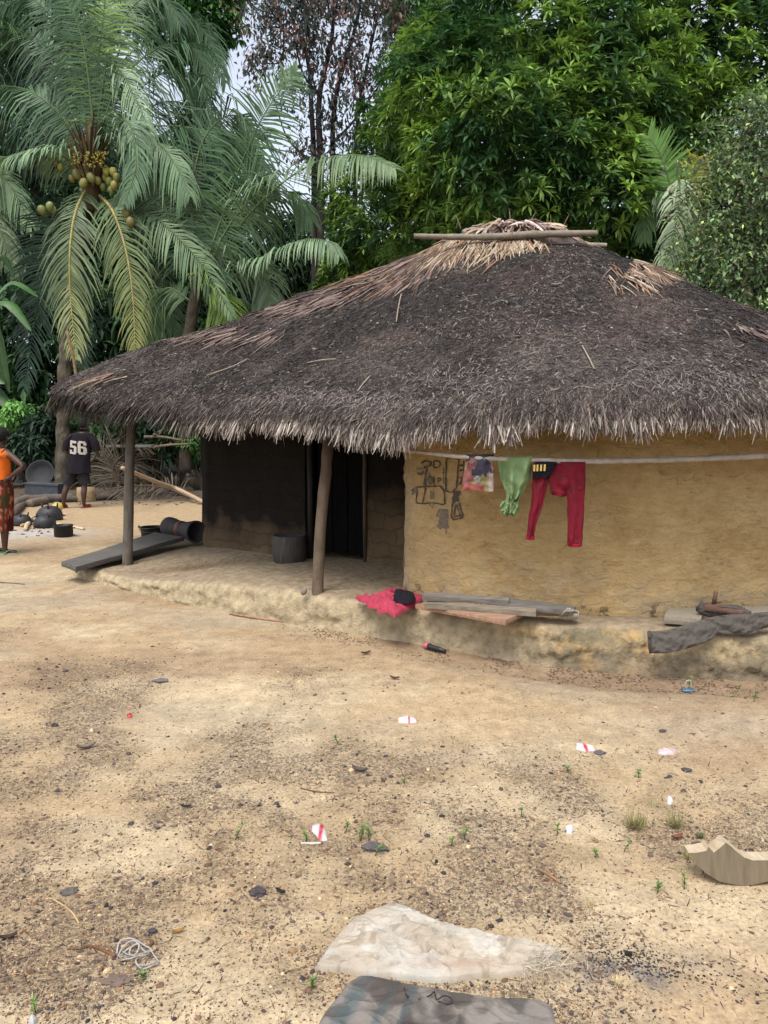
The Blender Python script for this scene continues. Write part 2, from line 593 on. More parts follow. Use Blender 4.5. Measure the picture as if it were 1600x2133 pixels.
b = B()
rows, cols_, = [], []
fr = [(-.02, -.05), (.0, .03), (.015, .35), (.03, .66), (.055, .88), (.10, .98), (.17, 1.0), (.3, 1.0), (.5, 1.0), (.8, 1.0), (1.2, 1.0), (1.6, 1.0), (2.1, 1.0), (2.6, 1.0), (3.0, 1.0)]
cen = HC
fr = [(-.02, -.05), (.0, .03), (.006, .12), (.011, .22), (.015, .33), (.02, .45), (.026, .56), (.033, .68), (.044, .79), (.06, .89), (.08, .95), (.10, .98), (.14, 1.0), (.19, 1.0), (.25, 1.0), (.33, 1.0), (.42, 1.0), (.55, 1.0), (.7, 1.0), (.9, 1.0), (1.2, 1.0), (1.6, 1.0), (2.1, 1.0), (2.6, 1.0), (3.0, 1.0)]
for (ins, hf) in fr:
    d = cen - o2
    L = np.linalg.norm(d, axis=1, keepdims=True)
    p = o2 + d / L * np.minimum(ins * (1.15 if ins < .2 else 1), L * .9)
    nz = fbm(p[:, 0] * 2.5, p[:, 1] * 2.5, hf * 2, 5, 4) - .5
    n2 = fbm(p[:, 0] * 9, p[:, 1] * 9, hf * 6, 15, 4) - .5
    n3 = (fbm(p[:, 0] * 26, p[:, 1] * 26, hf * 14, 16, 3) - .5) * (.022 + .035 * sstep(.3, 1.2, p[:, 0])) * (hf < .97)
    edge = 1.0 if ins < .15 else .25
    p = p + (d / L) * ((nz * .12 + n2 * .055) * edge + n3)[:, None] * (0.4 if hf < 0.1 else 1)
    h = plinth_h(p[:, 0], p[:, 1]) * hf + (nz * .03 + n2 * .022 + n3 * .3) * (1 if 0.2 < hf else 0)
    if hf < 0:
        h = np.full(len(p), -.06)
    rows.append(np.c_[p, h])
    t = fbm(p[:, 0] * 2.2 + 7, p[:, 1] * 2.2, h * 3, 25, 4)
    top = np.array([.255, .200, .135]); side = np.array([.33, .255, .15]); moss = np.array([.13, .118, .08]); wet = np.array([.13, .10, .07]); och = np.array([.42, .27, .11])
    c = np.tile(top, (len(p), 1))
    if hf < .95:
        c = np.tile(side, (len(p), 1))
        rgt = sstep(.4, 1.5, p[:, 0])
        left = 1 - rgt
        t = t * .6 + .4 * fbm(p[:, 0] * 8, p[:, 1] * 8, hf * 5, 26, 4)
        k = sstep(.42, .58, t)[:, None]
        c = c + (moss - c) * k * (.75 * rgt + .10 * left)[:, None]
        k2 = sstep(.56, .7, fbm(p[:, 0] * 4 + 1, p[:, 1] * 4, hf * 1.2, 35, 4))[:, None]
        c = c + (och - c) * k2 * rgt[:, None] * .9
        if hf < .4:
            c = c + (wet - c) * .55 * rgt[:, None]
        c = c + (np.array([.315, .262, .175]) - c) * (left * .6)[:, None]
    else:
        hol = np.exp(-(((p[:, 0] + 1.95) / .5) ** 2 + ((p[:, 1] - 7.85) / .12) ** 2))
        c = c + (np.array([.10, .06, .035]) - c) * (.7 * hol)[:, None]
    cols_.append(c)
b.grid(np.array(rows), np.array(cols_), closed=True, flip=False)
b.f.append(np.array([list(range((len(rows) - 1) * NP, len(rows) * NP))]))
MAT_EARTH = mat('packed_earth', rough=.95, nscale=14, namt=.32, bump=.7, bscale=38, bdist=.02, spec=.1)
b.build('plinth', MAT_EARTH, hut)

# ---- walls
front = catmull([(0.17, 6.12), (0.45, 5.86), (.76, 5.64), (1.21, 5.44), (1.87, 5.34), (2.4, 5.38), (2.95, 5.5), (3.7, 5.85), (4.4, 6.5), (4.9, 7.4), (5.05, 8.6)], 400)
backw = catmull([(5.05, 8.6), (4.7, 10), (3.7, 11), (2, 11.5), (0, 11.4), (-1.5, 10.9), (-2.3, 10), (-2.2, 9.6)], 60)


def wall_sheet(path, z0, z1, disp, nz=44, seed=3, seg=None):
    """vertical sheet over a plan path; returns pts, uv"""
    d = np.r_[0, np.cumsum(np.linalg.norm(np.diff(path, axis=0), axis=1))]
    t = np.gradient(path, axis=0)
    t /= np.linalg.norm(t, axis=1, keepdims=True)
    nrm = np.c_[t[:, 1], -t[:, 0]]
    zs = np.linspace(z0, z1, nz)
    pts, uv = [], []
    for z in zs:
        k = wall_disp(d, z, disp, seed)
        q = path + nrm * k[:, None]
        pts.append(np.c_[q, np.full(len(q), z)])
        uv.append(np.c_[d, np.full(len(q), z), np.zeros(len(q)) + .01])
    return np.array(pts), np.array(uv)


def wall_disp(d, z, a, seed):
    zz = np.full(np.shape(d), z) if np.ndim(z) == 0 else z
    return a * ((fbm(d * 1.3, zz * 1.6, 0, seed, 3) - .5) * 2 + (fbm(d * 5, zz * 9, 0, seed + 9, 3) - .5) * .8) + .03 * sstep(.55, .25, zz)


def node_mat(name, fn):
    m = bpy.data.materials.new(name)
    m.use_nodes = True
    n, l = m.node_tree.nodes, m.node_tree.links
    n.clear()
    out = n.new('ShaderNodeOutputMaterial'); pr = n.new('ShaderNodeBsdfPrincipled')
    l.new(pr.outputs[0], out.inputs[0])

    class K:
        pass
    k = K(); k.n, k.l, k.pr = n, l, pr
    at = n.new('ShaderNodeAttribute'); at.attribute_name = 'tc'
    k.tc = at.outputs['Vector']

    def mapping(scale, loc=(0, 0, 0), src=None, rot=(0, 0, 0)):
        q = n.new('ShaderNodeMapping'); q.inputs['Scale'].default_value = scale; q.inputs['Location'].default_value = loc
        q.inputs['Rotation'].default_value = rot
        l.new(src or k.tc, q.inputs[0]); return q.outputs[0]

    def noise(s, d=6, r=.65, src=None, dist=0):
        q = n.new('ShaderNodeTexNoise'); q.inputs['Scale'].default_value = s; q.inputs['Detail'].default_value = d
        q.inputs['Roughness'].default_value = r; q.inputs['Distortion'].default_value = dist
        l.new(src or k.tc, q.inputs[0]); return q.outputs[0]

    def mr(src, a, b_, c, d):
        q = n.new('ShaderNodeMapRange'); q.inputs[1].default_value = a; q.inputs[2].default_value = b_
        q.inputs[3].default_value = c; q.inputs[4].default_value = d
        l.new(src, q.inputs[0]); return q.outputs[0]

    def mth(op, a, b_=0.0):
        q = n.new('ShaderNodeMath'); q.operation = op
        for i, w in enumerate((a, b_)):
            if isinstance(w, (int, float)): q.inputs[i].default_value = w
            else: l.new(w, q.inputs[i])
        return q.outputs[0]

    def mix(fac, a, b_, mode='MIX'):
        q = n.new('ShaderNodeMix'); q.data_type = 'RGBA'; q.blend_type = mode
        if isinstance(fac, (int, float)): q.inputs[0].default_value = fac
        else: l.new(fac, q.inputs[0])
        for i, w in ((6, a), (7, b_)):
            if isinstance(w, tuple): q.inputs[i].default_value = (*w, 1)
            else: l.new(w, q.inputs[i])
        return q.outputs[2]

    def bump(h, st, dist):
        q = n.new('ShaderNodeBump'); q.inputs['Strength'].default_value = st; q.inputs['Distance'].default_value = dist
        l.new(h, q.inputs['Height']); l.new(q.outputs[0], pr.inputs['Normal'])
    k.mapping, k.noise, k.mr, k.mth, k.mix, k.bump = mapping, noise, mr, mth, mix, bump
    sp = n.new('ShaderNodeSeparateXYZ'); l.new(k.tc, sp.inputs[0])
    k.s, k.z = sp.outputs[0], sp.outputs[1]
    fn(k)
    return m


def ochre(k):
    pr = k.pr
    pr.inputs['Roughness'].default_value = .93; pr.inputs['Specular IOR Level'].default_value = .12
    st = k.mapping((3.8, 7.0, 1), rot=(0, 0, .3))
    big = k.noise(1.6, 5)
    smear = k.noise(2.6, 8, .72, st, .8)
    c = k.mix(k.mr(big, .38, .60, 0, 1), (.37, .245, .105), (.49, .355, .175))
    c = k.mix(k.mr(smear, .42, .62, 0, .5), c, (.52, .39, .215))
    c = k.mix(k.mr(smear, .43, .34, 0, .45), c, (.25, .15, .06))
    # pale grey wear near the foot
    lowf = k.mth('MULTIPLY', k.mr(k.z, .75, .3, 0, 1), k.mr(k.noise(4.5, 6), .45, .6, 0, .7))
    c = k.mix(lowf, c, (.33, .27, .19))
    edge = k.mth('MULTIPLY', k.mr(k.s, .14, .02, 0, 1), k.mr(k.noise(16, 5), .35, .55, 0, .75))
    c = k.mix(edge, c, (.30, .25, .18))
    # hair cracks
    vor = k.n.new('ShaderNodeTexVoronoi'); vor.feature = 'DISTANCE_TO_EDGE'; vor.inputs['Scale'].default_value = 5.5
    dm = k.n.new('ShaderNodeVectorMath'); dm.operation = 'ADD'
    nz = k.n.new('ShaderNodeTexNoise'); nz.inputs['Scale'].default_value = 5; nz.inputs['Detail'].default_value = 6
    k.l.new(k.mapping((.75, 1.5, 1)), nz.inputs[0])
    sc_ = k.n.new('ShaderNodeVectorMath'); sc_.operation = 'SCALE'; sc_.inputs['Scale'].default_value = .9
    k.l.new(nz.outputs['Color'], sc_.inputs[0]); k.l.new(k.mapping((.75, 1.5, 1)), dm.inputs[0]); k.l.new(sc_.outputs[0], dm.inputs[1])
    k.l.new(dm.outputs[0], vor.inputs[0])
    foot = k.mth('MULTIPLY', k.mr(k.z, .40, .30, 0, 1), k.mr(k.noise(9, 5), .54, .60, 0, .85))
    c = k.mix(foot, c, (.07, .048, .03))
    crack = k.mth('MULTIPLY', k.mr(vor.outputs[0], .0, .010, 1, 0), k.mr(k.noise(2.2, 4), .46, .58, 0, .9))
    c = k.mix(crack, c, (.12, .07, .03))
    pits = k.mr(k.noise(26, 3, .6), .72, .76, 0, .7)
    c = k.mix(pits, c, (.13, .08, .035))
    c = k.mix(k.mr(k.noise(60, 4), .35, .65, .0, .25), c, (.28, .17, .06))
    k.l.new(c, pr.inputs['Base Color'])
    h = k.mth('ADD', k.mth('MULTIPLY', smear, 1.6), k.mth('MULTIPLY', k.noise(30, 6, .7), .55))
    h = k.mth('SUBTRACT', h, k.mth('MULTIPLY', k.mth('ADD', crack, pits), .5))
    k.bump(h, .75, .028)


def mudbrick(soot_shade_lo, soot_shade_hi):
    def f(k):
        pr = k.pr
        pr.inputs['Roughness'].default_value = .9; pr.inputs['Specular IOR Level'].default_value = .15
        dm = k.n.new('ShaderNodeVectorMath'); dm.operation = 'ADD'
        nz = k.n.new('ShaderNodeTexNoise'); nz.inputs['Scale'].default_value = 5; nz.inputs['Detail'].default_value = 5
        k.l.new(k.tc, nz.inputs[0])
        sc_ = k.n.new('ShaderNodeVectorMath'); sc_.operation = 'SCALE'; sc_.inputs['Scale'].default_value = .16
        k.l.new(nz.outputs['Color'], sc_.inputs[0]); k.l.new(k.tc, dm.inputs[0]); k.l.new(sc_.outputs[0], dm.inputs[1])
        br = k.n.new('ShaderNodeTexBrick')
        br.inputs['Scale'].default_value = 1.0
        br.inputs['Brick Width'].default_value = .27; br.inputs['Row Height'].default_value = .14; br.squash = 1.25; br.squash_frequency = 3
        br.inputs['Mortar Size'].default_value = .009; br.inputs['Mortar Smooth'].default_value = .3
        br.inputs['Color1'].default_value = (.8, .8, .8, 1); br.inputs['Color2'].default_value = (1.1, 1.1, 1.1, 1)
        br.inputs['Mortar'].default_value = (.74, .74, .74, 1)
        k.l.new(dm.outputs[0], br.inputs[0])
        n1 = k.noise(5, 7)
        c = k.mix(k.mr(n1, .35, .65, 0, 1), (.12, .082, .048), (.18, .125, .072))
        c = k.mix(.8, c, br.outputs[0], 'MULTIPLY')
        soot_shade = k.mr(k.mth('ADD', k.z, k.mr(k.noise(2.5, 6), 0, 1, -.5, .5)), soot_shade_lo, soot_shade_hi, 0, .95)
        c = k.mix(soot_shade, c, (.006, .0055, .006))  # soot, plus the shade under the roof painted into the wall colour
        k.l.new(c, pr.inputs['Base Color'])
        h = k.mth('ADD', k.mth('MULTIPLY', br.outputs['Fac'], -1.0), k.mth('MULTIPLY', k.noise(22, 6, .7), 1.0))
        k.bump(h, .8, .03)
    return f


MAT_OCHRE = node_mat('ochre_mud_plaster', ochre)
MAT_SOOT_SHADE = node_mat('soot_shade_mud_brick', mudbrick(.22, .64))
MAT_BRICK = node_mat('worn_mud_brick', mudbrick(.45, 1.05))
ZT = 1.93
FS = np.r_[0, np.cumsum(np.linalg.norm(np.diff(front, axis=0), axis=1))]
b = B()
p, uv = wall_sheet(front, .16, ZT, .022, 100, 3)
# ragged left edge, thickness towards the porch
jag = .035 * (fbm(p[:, 0, 2] * 5, p[:, 0, 2] * 0, 0, 91, 3) - .5) * 2
p[:, 0, 0] += jag; p[:, 0, 1] += jag * .4
b.grid(p, uv=uv, flip=False)
inner = p[:, 0, :] + np.array([.0, .10, 0])
deep = [p[:, 0, :] + np.array([dx, dy, 0]) for dx, dy in ((0, 0), (.02, .06), (.035, .2), (.03, .45), (.04, .8), (.03, 1.25))]
deep = np.array(deep).transpose(1, 0, 2)
uvd = np.stack([np.broadcast_to(np.array([0, .06, .2, .45, .8, 1.25])[None] * .35, deep.shape[:2]), deep[..., 2], deep[..., 2] * 0 + .01], -1)
b.grid(deep, uv=uvd, flip=True)
b.build('front_wall', MAT_OCHRE, hut)
b = B()
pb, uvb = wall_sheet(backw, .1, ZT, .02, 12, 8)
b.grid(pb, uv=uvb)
b.build('rear_wall', MAT_SOOT_SHADE, hut)
# porch back wall: left panel, door, right panel
pw = np.array([(-2.08, 8.85), (-.78, 7.72), (-.70, 7.65), (-.17, 7.5), (.21, 7.34)])
lp = catmull([(-2.2, 9.62), (-2.14, 9.2), (-2.09, 8.95), (-2.03, 8.8), (-1.9, 8.68), (-1.35, 8.2), (-.80, 7.73)], 90)
b = B()
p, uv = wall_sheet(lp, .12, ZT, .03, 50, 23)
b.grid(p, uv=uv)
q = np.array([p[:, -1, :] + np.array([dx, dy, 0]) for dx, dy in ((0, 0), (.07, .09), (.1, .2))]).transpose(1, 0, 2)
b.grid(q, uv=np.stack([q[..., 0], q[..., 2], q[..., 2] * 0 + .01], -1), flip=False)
b.build('porch_wall', MAT_SOOT_SHADE, hut)
rp = catmull([(-.17, 7.52), (.0, 7.44), (.35, 7.30)], 30)
b = B()
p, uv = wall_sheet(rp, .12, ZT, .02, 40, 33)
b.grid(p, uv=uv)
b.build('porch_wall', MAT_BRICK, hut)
# door: three dark upright planks hung a hand above the floor, in a rough frame
MAT_DARKWOOD = mat('dark_weathered_wood', rough=.7, nscale=9, namt=.4, bump=.5, bscale=30, bdist=.006, stretch=(6, 6, .6))
MAT_DOOR = mat('shade_dark_door_wood', base=(.35, .35, .36), rough=.9, nscale=9, namt=.4, bump=.5, bscale=30, bdist=.006, stretch=(6, 6, .6), spec=.08)  # dark wood tinted further down: porch shade put into the door colour
b = B()
dx0, dx1 = -.66, -.205


def doory(x):
    return 7.66 + (x + .66) * (-.30) + .05


for x0, x1, zb in ((-.66, -.515, .36), (-.51, -.36, .355), (-.354, -.20, .335)):
    xm = (x0 + x1) / 2
    th = atan2(-.30, 1)
    b.box((xm, doory(xm), (zb + 1.85) / 2), (x1 - x0, .03, 1.85 - zb), np.array(srgb(40, 38, 40)) * random.uniform(.7, 1.0), Matrix.Rotation(th, 3, 'Z'))
door = b.build('door', MAT_DOOR, hut, smooth=False)
b = B()
for zc in (.62, 1.4):
    b = B()
    b.box((-.43, doory(-.43) + .035, zc), (.44, .035, .07), srgb(45, 42, 42), Matrix.Rotation(atan2(-.30, 1), 3, 'Z'))
    b.build('crossbar', MAT_DARKWOOD, door, smooth=False)
b = B()
b.tube([(-.185, 7.50, .2), (-.19, 7.51, 1.0), (-.185, 7.5, 1.9)], .022, 7, srgb(88, 75, 62), seed=4)
b.build('door_frame', MAT_DARKWOOD, hut)
b = B()
b.tube([(-.745, 7.70, .2), (-.74, 7.70, 1.0), (-.745, 7.7, 1.9)], .03, 7, srgb(45, 40, 38), seed=5)
b.build('door_frame', MAT_DARKWOOD, hut)

# ---- posts
MAT_POST = mat('post_wood', rough=.8, nscale=7, namt=.35, bump=.7, bscale=26, bdist=.012, stretch=(2.2, 2.2, .8))


def post(pts, rad, cols, seed):
    bb = B()
    pts = catmull(pts, 26)
    r = np.interp(np.linspace(0, 1, 26), np.linspace(0, 1, len(rad)), rad)
    n = 14
    c = np.array([np.array(cols[0]) * (1 - t) + np.array(cols[1]) * t for t in np.linspace(0, 1, 26)])
    bb.tube(pts, r, n, np.repeat(c, n, 0).reshape(26, n, 3), seed=seed)
    return bb.build('post', MAT_POST, hut)


p0 = G(660, 1238, .25); p1 = P(684, 925, 6.18)
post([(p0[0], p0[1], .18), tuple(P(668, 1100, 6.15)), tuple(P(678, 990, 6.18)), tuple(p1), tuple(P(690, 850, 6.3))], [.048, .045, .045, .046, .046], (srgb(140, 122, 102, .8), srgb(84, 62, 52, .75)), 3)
p0 = G(265, 1178, .12)
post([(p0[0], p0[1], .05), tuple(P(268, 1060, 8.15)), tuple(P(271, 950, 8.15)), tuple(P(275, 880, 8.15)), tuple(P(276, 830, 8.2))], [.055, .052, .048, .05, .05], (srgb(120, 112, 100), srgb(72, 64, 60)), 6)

# ---- roof
EV = np.array([(-3.82, 9.25, 1.93), (-3.55, 8.55, 1.78), (-2.75, 7.82, 1.62), (-1.85, 7.08, 1.585), (-1.2, 6.47, 1.55), (-.6, 5.93, 1.515), (.07, 5.48, 1.48),
               (.7, 5.15, 1.515), (1.25, 4.92, 1.545), (1.9, 4.82, 1.57), (2.5, 4.86, 1.595), (3.5, 5.1, 1.62), (4.6, 5.8, 1.62), (5.4, 7, 1.65), (5.7, 8.6, 1.7),
               (5.2, 10.3, 1.75), (4, 11.6, 1.8), (2.2, 12.3, 1.8), (0, 12.4, 1.8), (-1.8, 12.0, 1.85), (-3.2, 11, 1.93), (-3.85, 10.1, 1.97)])
NE = 480
EV[:, 2] += .075
EV[:3, 2] += (.03, .09, .05)
EV[-1, 2] += .02
EC = catmull(EV, NE, closed=True)
RA, RB_, RR, RZ = np.array([.98, 8.5]), np.array([1.76, 8.5]), .30, 3.58


def ridge_pt(th):
    d = np.stack([np.cos(th), np.sin(th)], -1)
    base = np.where((d[..., :1] > 0), RB_, RA)
    # smooth hand-over between the two ends
    k = sstep(-.55, .55, d[..., :1])
    base = RA + (RB_ - RA) * k
    return base + d * RR


def roof(t, s, lift=0.0):
    """t in [0,1) round the eave, s 0 eave .. 1 ridge -> point"""
    t = np.asarray(t, float) % 1.0
    f = t * NE
    i = np.floor(f).astype(int) % NE
    w = (f - np.floor(f))[..., None]
    e = EC[i] * (1 - w) + EC[(i + 1) % NE] * w
    th = np.arctan2(e[..., 1] - HC[1], e[..., 0] - HC[0])
    r = ridge_pt(th)
    s_ = np.asarray(s, float)[..., None]
    xy = e[..., :2] * (1 - s_) + r * s_
    z0 = e[..., 2:3] + .17
    fs = s_ - .17 * s_ * (1 - s_)
    z = z0 * (1 - fs) + RZ * fs
    z = z - .07 * np.exp(-s_ / .03)
    bumpy = .10 * (fbm(xy[..., 0] * 1.1, xy[..., 1] * 1.1, 0, 101, 3) - .5) + .05 * (fbm(xy[..., 0] * 4, xy[..., 1] * 4, 0, 111, 3) - .5)
    return np.concatenate([xy, z + bumpy[..., None] + lift], -1)


ROOFC = np.array(srgb(66, 54, 52))


def roof_tone(x, y, s):
    """albedo of the thatch, in large weathered areas"""
    n = fbm(x * 1.4, y * 1.4, 0, 121, 4)
    c = np.array([.034, .028, .025]) + (np.array([.074, .060, .053]) - np.array([.034, .028, .025])) * sstep(.4, .65, n)[..., None]
    rb = sstep(.55, .7, fbm(x * 1.8 + 4, y * 1.8, 0, 131, 3)) * sstep(.1, .4, s)
    c = c + (np.array([.085, .054, .042]) - c) * (.35 * rb)[..., None]
    return c


b = B()
tt = np.linspace(0, 1, 721)[:-1]
ss = np.r_[np.linspace(0, .06, 4), np.linspace(.1, 1, 60)]
T, S = np.meshgrid(tt, ss)
pts = roof(T, S)
c = roof_tone(pts[..., 0], pts[..., 1], S)
b.grid(pts, c, closed=True)
# closing cap, and the underside
low = roof(T[:1], S[:1] * 0) - np.array([0, 0, .06])
under = [pts[0][None] * 1.0]
u1 = pts[0] - np.array([0, 0, .05]); u2 = roof(tt, np.full(720, .03)) - np.array([0, 0, .19]); u3 = roof(tt, np.full(720, .5)) - np.array([0, 0, .2]); u4 = roof(tt, np.full(720, 1.0)) - np.array([0, 0, .2])
b.grid(np.array([pts[0], u1, u2, u3, u4]), np.array([.035, .027, .024]), closed=True, flip=True)
b.f.append(np.array([list(range((len(ss) - 1) * 720, len(ss) * 720))]))
MAT_THATCHBASE = mat('thatch_mat', rough=.95, nscale=14, namt=.45, bump=1.0, bscale=34, bdist=.05, spec=.1)
thatch = b.build('thatch_roof', MAT_THATCHBASE, hut)


def ribbons(buf, p, d, nrm, L, w, cols, curl=0.0, segs=1):
    """narrow strips: start p, direction d, face normal nrm"""
    side = np.cross(d, nrm)
    side /= np.linalg.norm(side, axis=1, keepdims=True) + 1e-9
    N = len(p)
    rows = []
    for k in range(segs + 1):
        t = k / segs
        q = p + d * (L * t)[:, None] + nrm * (curl * L * (t - t * t) * 1.0)[:, None] if np.ndim(curl) else p + d * (L * t)[:, None] + nrm * (curl * L * (t * t))[:, None]
        ww = w * (1 - .75 * t ** 2) if segs > 1 else w * (1 - .6 * t)
        rows.append(np.stack([q - side * ww[:, None] / 2, q + side * ww[:, None] / 2], 1))
    V = np.stack(rows, 1).reshape(N, -1, 3)
    m = 2 * (segs + 1)
    f = np.array([(2 * k, 2 * k + 1, 2 * k + 3, 2 * k + 2) for k in range(segs)])
    F = (f[None] + (np.arange(N) * m)[:, None, None]).reshape(-1, 4)
    buf.add(V.reshape(-1, 3), F, np.repeat(cols, m, 0))


def roof_frame(t, s):
    p = roof(t, s)
    e = 1e-3
    ds = roof(t, s - e * 8) - roof(t, s + e * 8)
    dt = roof(t + e, s) - roof(t - e, s)
    ds /= np.linalg.norm(ds, axis=1, keepdims=True)
    dt /= np.linalg.norm(dt, axis=1, keepdims=True)
    n = np.cross(dt, ds)
    n *= np.sign(n[:, 2:3]) + 1e-9
    n /= np.linalg.norm(n, axis=1, keepdims=True)
    return p, ds, dt, n


def front_t(N, r):
    """eave parameter: mostly the sides one can see"""
    t = r.random(N)
    keep = t < .68
    t = np.where(keep, t, r.random(N) * .68)
    return (t - .06) % 1.0


def blades(N, seed, smin, smax, Lr, wr, liftr, ang, colf, tf=front_t, segs=1, curl=-.15):
    r = np.random.default_rng(seed)
    t = tf(N, r)
    s = smin + (smax - smin) * r.random(N)
    s = 1 - np.sqrt(1 - s * .995) if smin < .01 and smax > .95 else s
    p, ds, dt, n = roof_frame(t, s)
    a = r.normal(0, ang, N) - .18
    d = ds * np.cos(a)[:, None] + dt * np.sin(a)[:, None]
    lift = r.uniform(*liftr, N)
    d = d + n * lift[:, None]
    d /= np.linalg.norm(d, axis=1, keepdims=True)
    nn = n + dt * r.normal(0, .45, N)[:, None] + d * r.normal(0, .1, N)[:, None]
    nn /= np.linalg.norm(nn, axis=1, keepdims=True)
    L = r.uniform(*Lr, N); w = r.uniform(*wr, N)
    c = colf(p, s, r, t)
    return p + n * .006, d, nn, L, w, c, curl, segs


def dark_cols(p, s, r, t):
    N = len(p)
    base = roof_tone(p[:, 0], p[:, 1], s)
    k = r.random(N)
    n = fbm(p[:, 0] * 2.6 + 3, p[:, 1] * 2.6, 0, 141, 3)
    f = .6 + 1.5 * r.random(N) ** 2.2
    c = base * f[:, None] * .9
    lt = (k > .968 - .10 * sstep(.52, .65, n) - .08 * sstep(.28, .0, s))
    c[lt] = np.array(srgb(186, 172, 158)) * r.uniform(.25, .75, (lt.sum(), 1))
    return c


b = B()
ribbons(b, *blades(120000, 11, 0.0, 1.0, (.025, .085), (.005, .015), (-.1, .22), 1.0, dark_cols))
ribbons(b, *blades(26000, 12, 0.0, 1.0, (.08, .22), (.004, .010), (.0, .10), .42, dark_cols))


def edge_cols(p, s, r, t):
    N = len(p)
    c = np.array([srgb(120, 106, 100), srgb(92, 78, 74), srgb(150, 136, 124), srgb(70, 58, 55)])[r.integers(0, 4, N)] * r.uniform(.6, 1.4, (N, 1))
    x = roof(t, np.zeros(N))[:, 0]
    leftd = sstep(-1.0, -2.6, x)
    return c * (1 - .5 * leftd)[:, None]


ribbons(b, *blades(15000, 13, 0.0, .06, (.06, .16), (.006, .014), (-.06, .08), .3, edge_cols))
MAT_STRAW = mat('dry_palm_straw', rough=.8, nscale=30, namt=.25, bump=0, spec=.25, transl=.12)
b.build('thatch_strands', MAT_STRAW, thatch, smooth=False)


# tan patches of newer thatch
def patch(u, v, ru, rv, N, seed, cols, Lr=(.15, .36), wr=(.008, .022), ang=.22):
    r = np.random.default_rng(seed)
    # find (t,s) grid points that project into the ellipse
    T2, S2 = np.meshgrid(np.linspace(0, 1, 1400, endpoint=False), np.linspace(.02, 1, 160))
    q = roof(T2, S2)
    rel = q - np.array([0, 0, CAMZ])
    dep = rel[..., 1] * cos(PITCH) - rel[..., 2] * sin(PITCH)
    upc = rel[..., 1] * sin(PITCH) + rel[..., 2] * cos(PITCH)
    uu = 800 + FPX * rel[..., 0] / dep; vv = 1066.5 - FPX * upc / dep
    m = (((uu - u) / ru) ** 2 + ((vv - v) / rv) ** 2 < 1) & (q[..., 1] < 8.9)
    idx = np.argwhere(m)
    if len(idx) == 0:
        return
    pick = idx[r.integers(0, len(idx), N * 2)]
    dd_ = ((uu[m] - u) / ru) ** 2 + ((vv[m] - v) / rv) ** 2
    pr_ = np.clip(1.0 - dd_ - .5 * (fbm(uu[m] * .05, vv[m] * .05, 0, seed) > .55), .02, 1); pr_ /= pr_.sum()
    pick = idx[r.choice(len(idx), N, p=pr_)]
    t = T2[0][pick[:, 1]] + r.normal(0, .0006, N); s = S2[:, 0][pick[:, 0]] + r.normal(0, .003, N)
    p, ds, dt, n = roof_frame(t, s)
    a = r.normal(0, ang, N) - .15
    d = ds * np.cos(a)[:, None] + dt * np.sin(a)[:, None] + n * r.uniform(0, .1, N)[:, None]
    d /= np.linalg.norm(d, axis=1, keepdims=True)
    nn = n + dt * r.normal(0, .35, N)[:, None]
    nn /= np.linalg.norm(nn, axis=1, keepdims=True)
    c = np.array(cols)[r.integers(0, len(cols), N)] * r.uniform(.6, 1.0, (N, 1))
    ribbons(pb_, p + n * .02, d, nn, r.uniform(*Lr, N), r.uniform(*wr, N), c, -.12, 2)


pb_ = B()
tan = [srgb(205, 182, 150), srgb(188, 156, 124), srgb(168, 130, 104), srgb(225, 208, 185)]
brn = [srgb(150, 128, 118), srgb(112, 94, 88), srgb(172, 150, 138), srgb(92, 76, 72)]
gry_ = [srgb(150, 138, 132), srgb(120, 108, 103), srgb(178, 168, 160), srgb(98, 86, 82)]
patch(955, 525, 110, 34, 620, 31, tan)
patch(870, 545, 90, 32, 480, 32, brn)
patch(1080, 512, 60, 14, 180, 37, tan)
patch(780, 580, 120, 34, 620, 33, brn + tan[1:3])
patch(700, 620, 60, 16, 160, 34, brn)
patch(600, 640, 130, 18, 260, 35, brn)
patch(1325, 575, 75, 34, 520, 36, tan[1:] + brn[:1])
patch(230, 790, 50, 14, 26, 38, tan + brn)
patch(700, 850, 260, 40, 700, 47, gry_, (.03, .08), (.003, .007), .7)
patch(1150, 690, 300, 90, 500, 48, gry_, (.03, .07), (.003, .007), .8)
patch(450, 700, 160, 22, 220, 39, brn)
patch(1440, 790, 200, 60, 620, 40, gry_, (.03, .08), (.003, .007), .7)
patch(980, 790, 150, 50, 420, 44, gry_, (.03, .08), (.003, .007), .7)
patch(1560, 690, 60, 20, 160, 45, brn, (.1, .25))
pb_.build('thatch_patch', MAT_STRAW, thatch, smooth=False)

